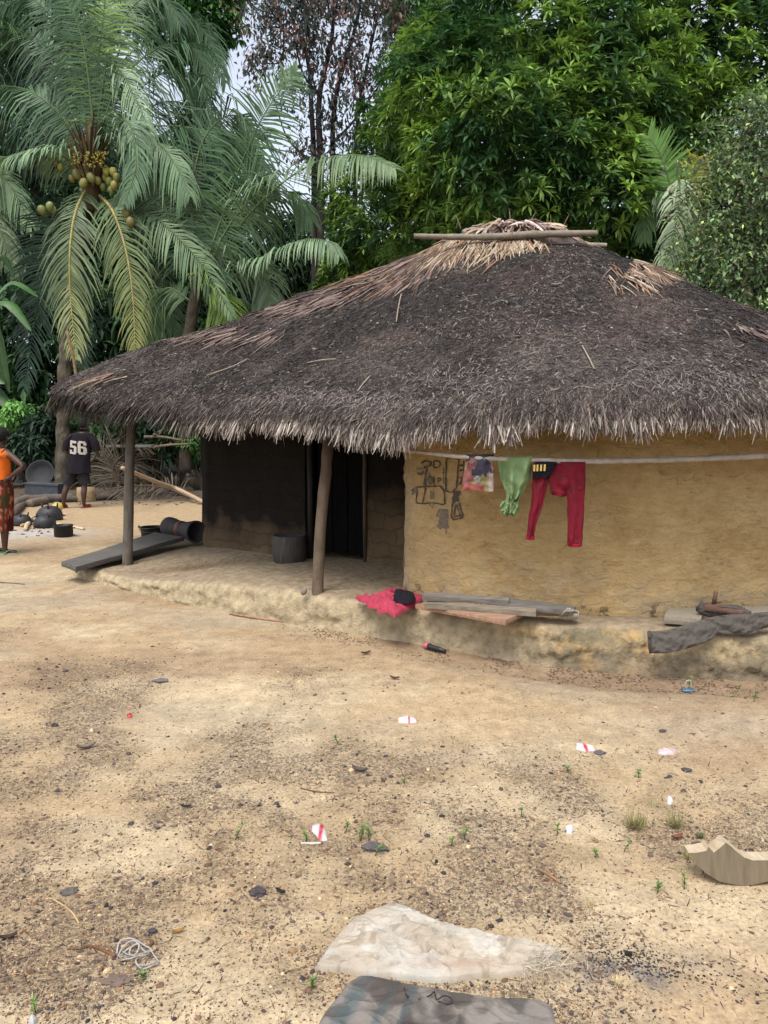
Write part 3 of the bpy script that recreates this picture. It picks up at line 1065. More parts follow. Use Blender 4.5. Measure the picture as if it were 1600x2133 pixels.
# hanging fringe at the eave
b = B()
for N, off, k, sd_ in ((7500, .0, 1.0, 51), (9500, -.05, .8, 52), (4500, -.1, .6, 53)):
    r = np.random.default_rng(sd_)
    t = front_t(N, r)
    p, ds, dt, n = roof_frame(t, np.full(N, .012))
    p = roof(t, np.full(N, -.004 - off * .3)) + np.array([0, 0, -.02]) + dt * r.normal(0, .01, N)[:, None]
    clump = fbm(t * 330, t * 0, 0, 161, 2); cl2 = fbm(t * 90, t * 0, 0, 171, 2)
    L = (.045 + .115 * r.random(N)) * (.3 + .6 * clump + 1.0 * cl2) * (1 + .5 * sstep(-1.4, -3, p[:, 0]))
    outw = np.c_[ds[:, :2], np.zeros(N)]; outw /= np.linalg.norm(outw, axis=1, keepdims=True)
    d = np.array([0, 0, -1.0]) + outw * r.uniform(.0, .75, N)[:, None] * (1 + off * 6) + dt * (r.normal(-.15, .28, N) + (cl2 - .5) * .6)[:, None]
    d /= np.linalg.norm(d, axis=1, keepdims=True)
    nn = outw + dt * r.normal(0, .6, N)[:, None] + np.array([0, 0, .3])
    nn /= np.linalg.norm(nn, axis=1, keepdims=True)
    cc = np.array([srgb(212, 202, 190), srgb(156, 144, 134), srgb(112, 98, 92), srgb(188, 174, 162), srgb(82, 70, 66)])[r.choice(5, N, p=[.22, .26, .22, .18, .12])]
    cc = cc * (1.5 * k * r.uniform(.45, 1.05, N))[:, None]
    x = p[:, 0]
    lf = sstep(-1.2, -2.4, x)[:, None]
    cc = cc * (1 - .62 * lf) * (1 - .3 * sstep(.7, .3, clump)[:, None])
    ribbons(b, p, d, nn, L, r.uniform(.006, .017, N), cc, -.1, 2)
b.build('eave_fringe', MAT_STRAW, thatch, smooth=False)

# ridge cap of torn pale leaves
b = B()
r = np.random.default_rng(61)
N = 900
a = r.random(N) * 2 * pi
q = np.array([1.38, 8.42, 0]) + np.c_[.56 * np.cos(a) * r.random(N) ** .5, .30 * np.sin(a) * r.random(N) ** .5, np.zeros(N)]
q[:, 2] = 3.56 + .12 * (1 - ((q[:, 0] - 1.38) / .6) ** 2) + r.normal(0, .02, N)
d = np.c_[(q[:, 0] - 1.38) * 1.6 + r.normal(0, .5, N), -np.abs(r.normal(.8, .5, N)), r.uniform(-.55, .12, N)]
d /= np.linalg.norm(d, axis=1, keepdims=True)
nn = np.c_[r.normal(0, .6, N), -np.ones(N), np.ones(N)]
nn /= np.linalg.norm(nn, axis=1, keepdims=True)
cc = np.array([srgb(215, 195, 185), srgb(180, 155, 145), srgb(150, 125, 115), srgb(200, 178, 150), srgb(120, 98, 90)])[r.integers(0, 5, N)] * r.uniform(.75, 1.4, (N, 1))
ribbons(b, q, d, nn, r.uniform(.12, .36, N), r.uniform(.015, .045, N), cc, -.35, 3)
N = 26
a = r.random(N)
q = np.c_[1.38 + r.normal(0, .35, N), np.full(N, 8.3), np.full(N, 3.66)]
d = np.c_[r.normal(0, .8, N), r.normal(-.2, .2, N), np.abs(r.normal(.5, .3, N))]
d /= np.linalg.norm(d, axis=1, keepdims=True)
ribbons(b, q, d, np.tile([0, -1.0, .3], (N, 1)), r.uniform(.08, .24, N), r.uniform(.006, .02, N), np.tile(srgb(170, 145, 130, .7), (N, 1)), -.3, 3)
# bulk under the leaves
a = np.linspace(0, 2 * pi, 40, endpoint=False)
rows = [np.c_[1.38 + (.42 + .6 * k * .8) * np.cos(a) * 1, 8.45 + (.2 + .26 * k) * np.sin(a), np.full(40, 3.66 - .22 * k * k)] for k in (0, .3, .6, 1)]
b.grid(np.array(rows), srgb(120, 104, 96), closed=True, flip=True)
b.f.append(np.array([list(range(40))[::-1]]) + (b.n - 160))
b.build('ridge_cap', MAT_STRAW, thatch, smooth=False)

# weighing poles on the ridge
MAT_POLE = mat('weathered_pole', rough=.75, nscale=20, namt=.25, bump=.35, bscale=50, bdist=.006)


def pole(buf, pts, rad, c, n=10, knots=0, seed=1):
    pts = catmull(pts, 40)
    rr = np.interp(np.linspace(0, 1, 40), np.linspace(0, 1, len(np.atleast_1d(rad))), np.atleast_1d(rad)).copy()
    if knots:
        for k in np.linspace(.06, .94, knots):
            rr *= 1 + .14 * np.exp(-((np.linspace(0, 1, 40) - k) / .012) ** 2)
    buf.tube(pts, rr, n, c, seed=seed)


b = B(); pole(b, [P(862, 492, 8.0), P(1000, 494, 7.98), P(1120, 488, 7.98), P(1243, 486, 8.0)], [.024, .032, .036, .03], srgb(150, 138, 122), knots=7)
rp_ = b.build('ridge_pole', MAT_POLE, hut)
b = B(); pole(b, [P(1000, 500, 8.95), P(1120, 507, 8.9), P(1200, 509, 8.85), P(1264, 511, 8.8)], [.02, .022, .024, .024], srgb(160, 148, 130), knots=5, seed=8)
b.build('ridge_pole', MAT_POLE, hut)
# white droppings / petals lying on the thatch
b = B(); r = np.random.default_rng(71)
t = front_t(260, r); s = r.uniform(.05, .95, 260)
p, ds, dt, n = roof_frame(t, s)
lumps(b, p + n * .02, r.uniform(.006, .016, 260), np.tile(srgb(215, 215, 210, .8), (260, 1)) * r.uniform(.6, 1, (260, 1)), n=8)
pt_ = b.build('fallen_petals', MAT_STRAW, thatch, smooth=False); pt_['kind'] = 'stuff'
# loose twigs lying on the thatch
for k, (pp) in enumerate([[(1213, 720), (1225, 742), (1238, 768)], [(745, 815), (756, 800), (771, 783)], [(640, 756), (670, 750), (700, 748)], [(1148, 592), (1170, 590)], [(430, 782), (480, 765), (515, 748)], [(826, 670), (830, 640), (836, 612)]]):
    bb = B()
    pts = []
    for (u, v) in pp:
        dd = ray(u, v)
        # march down the ray to the roof
        lo = None
        for tt_ in np.arange(4.5, 10, .02):
            q = np.array([0, 0, CAMZ]) + dd * tt_
            # nearest roof height under q
            th = atan2(q[1] - HC[1], q[0] - HC[0])
            e_th = np.arctan2(EC[:, 1] - HC[1], EC[:, 0] - HC[0])
            i = np.argmin(np.abs((e_th - th + pi) % (2 * pi) - pi))
            e = EC[i]; rdg = ridge_pt(np.array([th]))[0]
            den = np.linalg.norm(e[:2] - rdg)
            s_ = np.clip(1 - np.linalg.norm(q[:2] - rdg) / den, 0, 1)
            z = roof(np.array([i / NE]), np.array([s_]))[0, 2]
            if q[2] < z + .03:
                lo = q; break
        if lo is not None:
            pts.append(lo)
    if len(pts) > 1:
        bb.tube(catmull(pts, 8), .006, 5, srgb(190, 175, 150, .8))
        bb.build('twig', MAT_POLE, thatch)
# ================================================================ VEGETATION
MAT_LEAF = mat('broad_leaf', base=(1.32, 1.22, 1.25), rough=.55, nscale=3, namt=.18, bump=0, spec=.28, transl=.28)
MAT_PALM = mat('palm_leaflet', base=(1.05, 1.12, .88), rough=.5, nscale=3, namt=.15, bump=0, spec=.3, transl=.2)
MAT_BARK = mat('bark', rough=.9, nscale=9, namt=.4, bump=.8, bscale=22, bdist=.03, stretch=(1, 1, .5))
MAT_DRY = mat('dry_plant', rough=.85, nscale=12, namt=.3, bump=.2, bscale=40, bdist=.005)


def frames(n, r):
    """random orthonormal frames around unit vectors n (N,3)"""
    a = r.normal(0, 1, n.shape)
    x = np.cross(a, n); x /= np.linalg.norm(x, axis=1, keepdims=True) + 1e-9
    return x, np.cross(n, x)


def leaves(buf, base, d, L, W, cols, r, droop=.35, fold=.15):
    """pointed leaves with a midrib: base (N,3), direction d, length L, width W"""
    N = len(base)
    up = np.tile([0, 0, 1.0], (N, 1)) + r.normal(0, .35, (N, 3))
    side = np.cross(d, up); side /= np.linalg.norm(side, axis=1, keepdims=True) + 1e-9
    nr = np.cross(side, d)
    dn = np.array([0, 0, -1.0])
    m = base + d * (L * .5)[:, None] + dn * (L * droop * .22)[:, None]
    tip = base + d * (L * .97)[:, None] + dn * (L * droop)[:, None]
    lft = m + side * (W / 2)[:, None] + nr * (W * fold)[:, None]
    rgt = m - side * (W / 2)[:, None] + nr * (W * fold)[:, None]
    V = np.stack([base, rgt, tip, lft, m], 1).reshape(-1, 3)
    f = np.array([(0, 1, 4), (1, 2, 4), (2, 3, 4), (3, 0, 4)])
    F = (f[None] + (np.arange(N) * 5)[:, None, None]).reshape(-1, 3)
    buf.add(V, F, np.repeat(cols, 5, 0))


def lobes_px(lst):
    """(u, v, radius_px, depth[, squash]) -> centres and radii in metres"""
    out = []
    for q in lst:
        u, v, rp, d = q[:4]
        c = P(u, v, d)
        out.append((c, rp * d / FPX))
    return out


def crown_points(lobes, N, r, shell=(.72, 1.04), facing=None, cut=.75):
    w = np.array([R ** 2 for _, R in lobes]); w /= w.sum()
    k = r.choice(len(lobes), N, p=w)
    n = r.normal(0, 1, (N, 3)); n /= np.linalg.norm(n, axis=1, keepdims=True)
    if facing is not None:      # few on the far side
        flip = (n[:, 1] > .2) & (r.random(N) < facing)
        n[flip, 1] *= -1
    C_ = np.array([c for c, _ in lobes])[k]; R_ = np.array([q for _, q in lobes])[k]
    q = r.uniform(shell[0], shell[1], N)
    bump = 1 + .20 * (fbm(n[:, 0] * 2.2 + k * 3, n[:, 1] * 2.2, n[:, 2] * 2.2, 201, 3) - .5) * 2
    p = C_ + n * (R_ * q * bump)[:, None]
    ok = np.ones(N, bool)
    for i, (c, R) in enumerate(lobes):
        ok &= ~((np.linalg.norm(p - c, axis=1) < R * cut) & (k != i))
    ok &= p[:, 2] > .15
    return p[ok], n[ok], k[ok]


def rosettes(buf, p, n, r, k=(8, 13), L=(.17, .27), W=.05, pal=None, droop=.35, upbias=.7, toneseed=0, lift=.45):
    M = len(p)
    ax = n * (1 - upbias) + np.array([0, 0, 1.0]) * upbias + r.normal(0, .25, (M, 3))
    ax /= np.linalg.norm(ax, axis=1, keepdims=True)
    cnt = r.integers(k[0], k[1], M)
    idx = np.repeat(np.arange(M), cnt)
    T = len(idx)
    x, y = frames(ax, r)
    first = np.r_[0, np.cumsum(cnt)[:-1]]
    j = np.arange(T) - first[idx]
    a = r.random(M)[idx] * 2 * pi + j * 2.39996 + r.normal(0, .12, T)      # leaves set in a spiral whorl
    el = lift + .75 * (j / cnt[idx] - .45) + r.normal(0, .16, T)
    d = (x[idx] * np.cos(a)[:, None] + y[idx] * np.sin(a)[:, None]) * np.cos(el)[:, None] + ax[idx] * np.sin(el)[:, None]
    tone = fbm(p[:, 0] * .9, p[:, 1] * .9, p[:, 2] * .9, toneseed, 3) + r.normal(0, .09, M)
    tone = sstep(.3, .72, tone)
    c0, c1 = np.array(pal[0]), np.array(pal[1])
    c = c0 + (c1 - c0) * tone[:, None]
    c = c[idx] * r.uniform(.72, 1.25, (T, 1))
    leaves(buf, p[idx] + d * .01, d, r.uniform(*L, T), np.full(T, W) * r.uniform(.7, 1.2, T), c, r, droop)


def limb(buf, pts, r0, r1, c, seed=1, n=9):
    pts = catmull(pts, 14)
    buf.tube(pts, np.linspace(r0, r1, 14), n, c, seed=seed)


BK = srgb(78, 68, 60)
# ---- the big mango tree behind the hut
r = np.random.default_rng(301)
D = 17.0
ml = lobes_px([(1080, 110, 190, D + 1), (1260, 120, 150, D + 1.5), (960, 230, 150, D), (1180, 260, 190, D), (1400, 180, 190, D + 1), (1520, 130, 130, D + 1.5),
               (1040, 350, 170, D - 1.2), (1200, 420, 160, D - 1), (940, 470, 150, D + .8), (1330, 330, 140, D), (850, 330, 105, D + 4.2), (830, 500, 120, D + 4.4), (760, 570, 80, D + 4.5),
               (1320, 520, 110, D - .3), (1480, 330, 150, D + .6), (1090, 500, 150, D - 1), (1590, 250, 130, D + 1), (900, 150, 90, D + 1.5), (1180, 60, 120, D + 2), (765, 440, 80, D + 4.8),
               (720, 620, 55, D + 4.5), (1560, 60, 90, D + 2), (1420, 90, 110, D + 2)])
rr9 = np.random.default_rng(302)
for c, R in list(ml):        # smaller clumps budding from the big ones
    for _ in range(7):
        n_ = rr9.normal(0, 1, 3); n_[1] = -abs(n_[1]) * .8; n_[2] = n_[2] * .8 + .25; n_ /= np.linalg.norm(n_)
        ml.append((c + n_ * R * .82, R * rr9.uniform(.30, .46)))
base = P(1160, 890, D + .3); base[2] = 0
mango = thing('mango_tree', 'huge dense green tree with whorls of long leaves rising right behind the thatch roof', 'tree', base)
b = B()
p, n, k = crown_points(ml, 9500, r, (.90, 1.05), .85, .74)
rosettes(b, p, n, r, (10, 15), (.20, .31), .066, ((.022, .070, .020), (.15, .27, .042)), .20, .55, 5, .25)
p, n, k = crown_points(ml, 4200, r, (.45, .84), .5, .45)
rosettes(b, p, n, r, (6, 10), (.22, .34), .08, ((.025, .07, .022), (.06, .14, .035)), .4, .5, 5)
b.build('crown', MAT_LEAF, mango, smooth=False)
b = B()
T0 = np.array(base)
limb(b, [T0 - [0, 0, .2], T0 + [.1, 0, 1.5], T0 + [0, .1, 3.2]], .42, .34, BK)
for c, R in ml[:23]:
    a0 = T0 + [0, .1, 2.6 + random.random()]
    limb(b, [a0, a0 * .5 + c * .5 + np.array([random.uniform(-.4, .4), .2, -.5]), c], .17, .03, BK, seed=int(R * 100))
b.build('trunk', MAT_BARK, mango)

# ---- tree with sparse, partly reddish drooping leaves against the sky
r = np.random.default_rng(311)
D = 25.0
rl = lobes_px([(560, 30, 75, D), (650, 20, 95, D), (740, 20, 90, D), (820, 60, 70, D), (640, 110, 90, D), (720, 130, 85, D), (560, 90, 70, D), (800, 150, 70, D), (690, 230, 90, D), (770, 240, 70, D),
               (640, 320, 55, D), (700, 340, 60, D), (760, 300, 60, D), (620, 190, 60, D), (840, 230, 40, D), (620, -40, 120, D), (760, -60, 140, D), (530, 130, 40, D)])
base = P(690, 890, D); base[2] = 0
rt = thing('tall_tree', 'tall sparse tree with brownish red drooping leaves and slender trunks against the sky', 'tree', base)
b = B()
p, n, k = crown_points(rl, 1050, r, (.1, 1.15), .3, .0)
pal = np.array([(.085, .115, .095), (.07, .10, .08), (.125, .095, .08), (.15, .085, .07), (.12, .11, .10), (.05, .08, .06)])
M = len(p); cnt = r.integers(6, 12, M); idx = np.repeat(np.arange(M), cnt); T = len(idx)
d = r.normal(0, .75, (T, 3)); d[:, 2] -= .9; d /= np.linalg.norm(d, axis=1, keepdims=True)
redz = sstep(.45, .6, fbm(p[:, 0] * .5, p[:, 2] * .5, 0, 313, 3) + .12 * sstep(-2.2, -4.2, p[:, 0]))
which = np.where(r.random(M) < .10 + .35 * redz, r.choice([2, 3, 4], M), r.choice([0, 1, 5], M))
leaves(b, p[idx] + r.normal(0, .17, (T, 3)), d, r.uniform(.14, .26, T), r.uniform(.055, .10, T), pal[which][idx] * r.uniform(.6, 1.3, (T, 1)), r, .1)
b.build('crown', MAT_LEAF, rt, smooth=False)
b = B()
DB = srgb(62, 52, 54)
for pts, r0 in (([(655, 900), (655, 400), (650, 250), (640, 120), (600, 20)], .12), ([(668, 900), (668, 380), (664, 210), (690, 90), (700, -40)], .13), ([(695, 900), (692, 380), (700, 200), (740, 60), (760, -60)], .11),
                ([(740, 600), (742, 300), (760, 160), (790, 20)], .09), ([(690, 300), (730, 260), (775, 200), (830, 120)], .05), ([(655, 340), (600, 290), (570, 200)], .04), ([(648, 110), (590, 60), (540, 60)], .05),
                ([(668, 200), (630, 150), (610, 60)], .05)):
    q = [P(u, v, D + random.uniform(-.3, .3)) for u, v in pts]
    limb(b, q, r0, r0 * .3, DB, seed=int(pts[0][0]))
tr = r.integers(0, M, 240)
for i in tr:
    q = p[i]
    c = min((P(u, v, D) for u, v in ((655, 250), (664, 200), (700, 200), (742, 300), (760, 160), (650, 120), (700, 60), (775, 60))), key=lambda c: np.linalg.norm(c - q))
    b.tube([c * .35 + q * .65, q * .93 + c * .07 + [0, 0, .1], q], [.018, .012, .006], 4, DB)
b.build('trunk', MAT_BARK, rt)

# ---- pale green tree behind the mango, top middle; green trees top left
def simple_tree(name, label, lobes, D, N, pal, L, W, seed, base_px, trunk_r=.2, kk=(7, 11), ub=.5, droop=.4, shell=(.6, 1.05), group=None, cut=.6, lift=.3):
    r = np.random.default_rng(seed)
    lb = lobes_px([(u, v, q, D + (dd[0] if dd else 0)) for (u, v, q, *dd) in lobes])
    base = P(base_px, 890, D); base[2] = 0
    t = thing(name, label, 'tree', base, group)
    b = B()
    p, n, k = crown_points(lb, N, r, shell, .7, cut)
    rosettes(b, p, n, r, kk, L, W, pal, droop, ub, seed, lift)
    b.build('crown', MAT_LEAF, t, smooth=False)
    b = B()
    T0 = np.array(base)
    top = np.mean([c for c, _ in lb], axis=0)
    limb(b, [T0 - [0, 0, .2], T0 * .6 + top * .4, top], trunk_r, trunk_r * .5, BK, seed=seed)
    for c, R in lb:
        limb(b, [T0 * .5 + top * .5, (top + c) / 2 + np.array([0, 0, -.3]), c], trunk_r * .4, .02, BK, seed=seed + 1, n=6)
    b.build('trunk', MAT_BARK, t)
    return t


simple_tree('light_tree', 'pale fresh green tree showing between the reddish tree and the dense dark tree', [(880, 30, 70), (930, 70, 80), (870, 140, 45), (990, 20, 80), (860, -20, 60)], 27, 1500,
            ((.07, .17, .06), (.13, .29, .10)), (.25, .42), .10, 321, 900, ub=.3, droop=.7)
simple_tree('shade_tree', 'mid green leafy tree whose top shows above the coconut fronds beside the sky gap', [(430, 20, 75), (380, 60, 80), (445, 90, 35), (470, -10, 40), (330, -10, 80)], 27, 1400,
            ((.035, .11, .03), (.08, .22, .05)), (.22, .36), .12, 322, 400, ub=.4)
simple_tree('broadleaf_tree', 'dark bluish green tree behind the far coconut fronds in the upper corner', [(40, 130, 90), (120, 160, 80), (10, 220, 80), (150, 240, 80), (60, 290, 90), (180, 60, 60), (20, 40, 60), (120, 30, 60)], 29, 2600,
            ((.03, .075, .045), (.05, .13, .06)), (.22, .36), .13, 323, 70, ub=.4)
simple_tree('undergrowth_tree', 'dark spreading tree standing low behind both coconut palms', [(520, 520, 90), (620, 530, 80), (680, 530, 100), (440, 380, 120), (560, 580, 110), (330, 480, 130), (700, 640, 80), (230, 480, 120), (400, 600, 140), (120, 520, 130), (10, 560, 130), (240, 640, 140)],
            30, 6500, ((.03, .07, .035), (.055, .12, .05)), (.25, .4), .12, 324, 480, ub=.4)
# ---- small-leaved bush tree at the right edge
r = np.random.default_rng(331)
D = 13.5
bl = lobes_px([(1560, 330, 100, D), (1500, 440, 100, D), (1600, 450, 120, D), (1470, 560, 90, D), (1570, 580, 120, D), (1520, 650, 90, D), (1440, 640, 60, D), (1620, 700, 90, D), (1590, 300, 80, D), (1660, 380, 140, D), (1680, 560, 150, D)])
rr9 = np.random.default_rng(332)
for c, R in list(bl):
    for _ in range(6):
        n_ = rr9.normal(0, 1, 3); n_[1] = -abs(n_[1]); n_ /= np.linalg.norm(n_)
        bl.append((c + n_ * R * .9, R * rr9.uniform(.22, .4)))
base = P(1640, 890, D + .3); base[2] = 0
bt = thing('small_leaved_tree', 'bushy tree of small glossy leaves with pale tips beyond the right roof slope', 'tree', base)
b = B()
p, n, k = crown_points(bl, 8200, r, (.70, 1.18), .8, .5)
cnt = np.full(len(p), 4); idx = np.repeat(np.arange(len(p)), cnt); T = len(idx)
d = n[idx] * .4 + r.normal(0, .7, (T, 3)); d[:, 2] -= .15; d /= np.linalg.norm(d, axis=1, keepdims=True)
pal = np.array([(.06, .10, .05), (.09, .145, .07), (.16, .25, .10), (.28, .40, .13), (.11, .10, .07)])
w = r.choice(5, len(p), p=[.36, .30, .15, .07, .12])
leaves(b, p[idx] + r.normal(0, .08, (T, 3)), d, r.uniform(.07, .13, T), r.uniform(.035, .06, T), pal[w][idx] * r.uniform(.8, 2.0, (T, 1)), r, .15)
b.build('crown', MAT_LEAF, bt, smooth=False)
b = B()
T0 = np.array(base)
limb(b, [T0 - [0, 0, .2], T0 + [0, 0, 1.2], T0 + [-.2, 0, 2.2]], .14, .1, BK)
for c, R in bl[:11]:
    limb(b, [T0 + [-.1, 0, 1.8], (T0 + [0, 0, 2.5]) * .5 + c * .5, c], .06, .012, BK, seed=int(R * 90), n=6)
for i in r.integers(0, len(p), 260):
    q = p[i]; c = min((c for c, _ in bl), key=lambda c: np.linalg.norm(c - q))
    b.tube([c * .6 + q * .4, q], [.012, .004], 4, srgb(110, 98, 80))
b.build('trunk', MAT_BARK, bt)


# ---------------------------------------------------------------- coconut palms
def frond(buf, rbuf, ctrl, D, Lmax, r, n=70, droop=1.0, cols=((.06, .12, .08), (.12, .20, .13)), rc=(.10, .14, .06), spread=.9, w=.044, r0=.028, start=.12, bend=.85, tipk=.25):
    """ctrl: list of (u, v[, dy]) from crown to tip"""
    pts = [P(q[0], q[1], D + (q[2] if len(q) > 2 else 0)) for q in ctrl]
    c = catmull(pts, n + 1)
    rbuf.tube(c[::2], np.linspace(r0, .006, len(c[::2])), 5, rc)
    tan = np.gradient(c, axis=0); tan /= np.linalg.norm(tan, axis=1, keepdims=True)
    for sgn in (-1, 1):
        k = np.arange(int(n * start), n + 1)
        s = k / n
        base = c[k]; t = tan[k]
        # sideways axis: horizontal across the rachis, blended so the blade is seen broad
        hz = np.cross(t, np.array([0, 0, 1.0])) + 1e-6
        hz /= np.linalg.norm(hz, axis=1, keepdims=True)
        facing = np.cross(t, np.array([0, 1.0, 0])); facing /= np.linalg.norm(facing, axis=1, keepdims=True) + 1e-6
        vert = np.clip(np.abs(t[:, 2]) * 1.2, 0, 1)[:, None]
        sg = np.sign((hz * facing).sum(1, keepdims=True)); sg[sg == 0] = 1
        side = hz * (1 - vert) + facing * sg * vert + np.array([0, -.25, 0]) * 0
        side /= np.linalg.norm(side, axis=1, keepdims=True)
        prof = (np.sin(np.clip((s - start + .10) / (1.10 - start), 0, 1) ** .75 * pi)) ** .55
        prof = np.maximum(prof, tipk)
        grp = vnoise(k * .35, np.zeros(len(k)) + sgn, 0, int(Lmax * 100) + n)
        L = Lmax * prof * r.uniform(.72, 1.1, len(k)) * (.85 + .3 * grp)
        L = np.where(r.random(len(k)) < .04, L * .3, L)
        fw = (.35 + .75 * s ** 1.5)[:, None]
        d0 = side * sgn * spread + t * (fw + (grp[:, None] - .5) * .35) + r.normal(0, .075, (len(k), 3))
        d0 /= np.linalg.norm(d0, axis=1, keepdims=True)
        dn = np.array([0, 0, -1.0])
        # each leaflet: 3 bent segments
        q0 = base
        W = w * r.uniform(.8, 1.2, len(k))
        prev = None
        rows = []
        dd = d0.copy()
        q = q0.copy()
        wd = np.cross(dd, np.cross(t, side) * sgn)
        wd /= np.linalg.norm(wd, axis=1, keepdims=True) + 1e-6
        for m, ww in enumerate((.55, 1.0, .75, .08)):
            rows.append(np.stack([q - wd * (W * ww / 2)[:, None], q + wd * (W * ww / 2)[:, None]], 1))
            if m == 3: break
            g = droop * (.25, .55, .8)[m] * r.uniform(.75, 1.2, (len(k), 1))
            dd = dd + dn * g * bend
            dd /= np.linalg.norm(dd, axis=1, keepdims=True)
            q = q + dd * (L / 3)[:, None]
        V = np.stack(rows, 1).reshape(len(k), 8, 3)
        f = np.array([(0, 1, 3, 2), (2, 3, 5, 4), (4, 5, 7, 6)])
        F = (f[None] + (np.arange(len(k)) * 8)[:, None, None]).reshape(-1, 4)
        a, b2 = np.array(cols[0]), np.array(cols[1])
        cc = (a + (b2 - a) * r.random((len(k), 1))) * r.uniform(.75, 1.25, (len(k), 1))
        if len(cols) > 2:
            cc = cc + (np.array(cols[2]) - cc) * sstep(.45, 1.0, s + r.normal(0, .12, len(k)))[:, None] * .85
        buf.add(V.reshape(-1, 3), F, np.repeat(cc, 8, 0))


def make_fronds(root, lst, D, seed):
    r = np.random.default_rng(seed)
    for q in lst:
        b, rb = B(), B()
        frond(b, rb, q[0], D, r=r, **q[1])
        fo = b.build('frond', MAT_PALM, root, smooth=False)
        rb.build('midrib', MAT_DRY, fo)


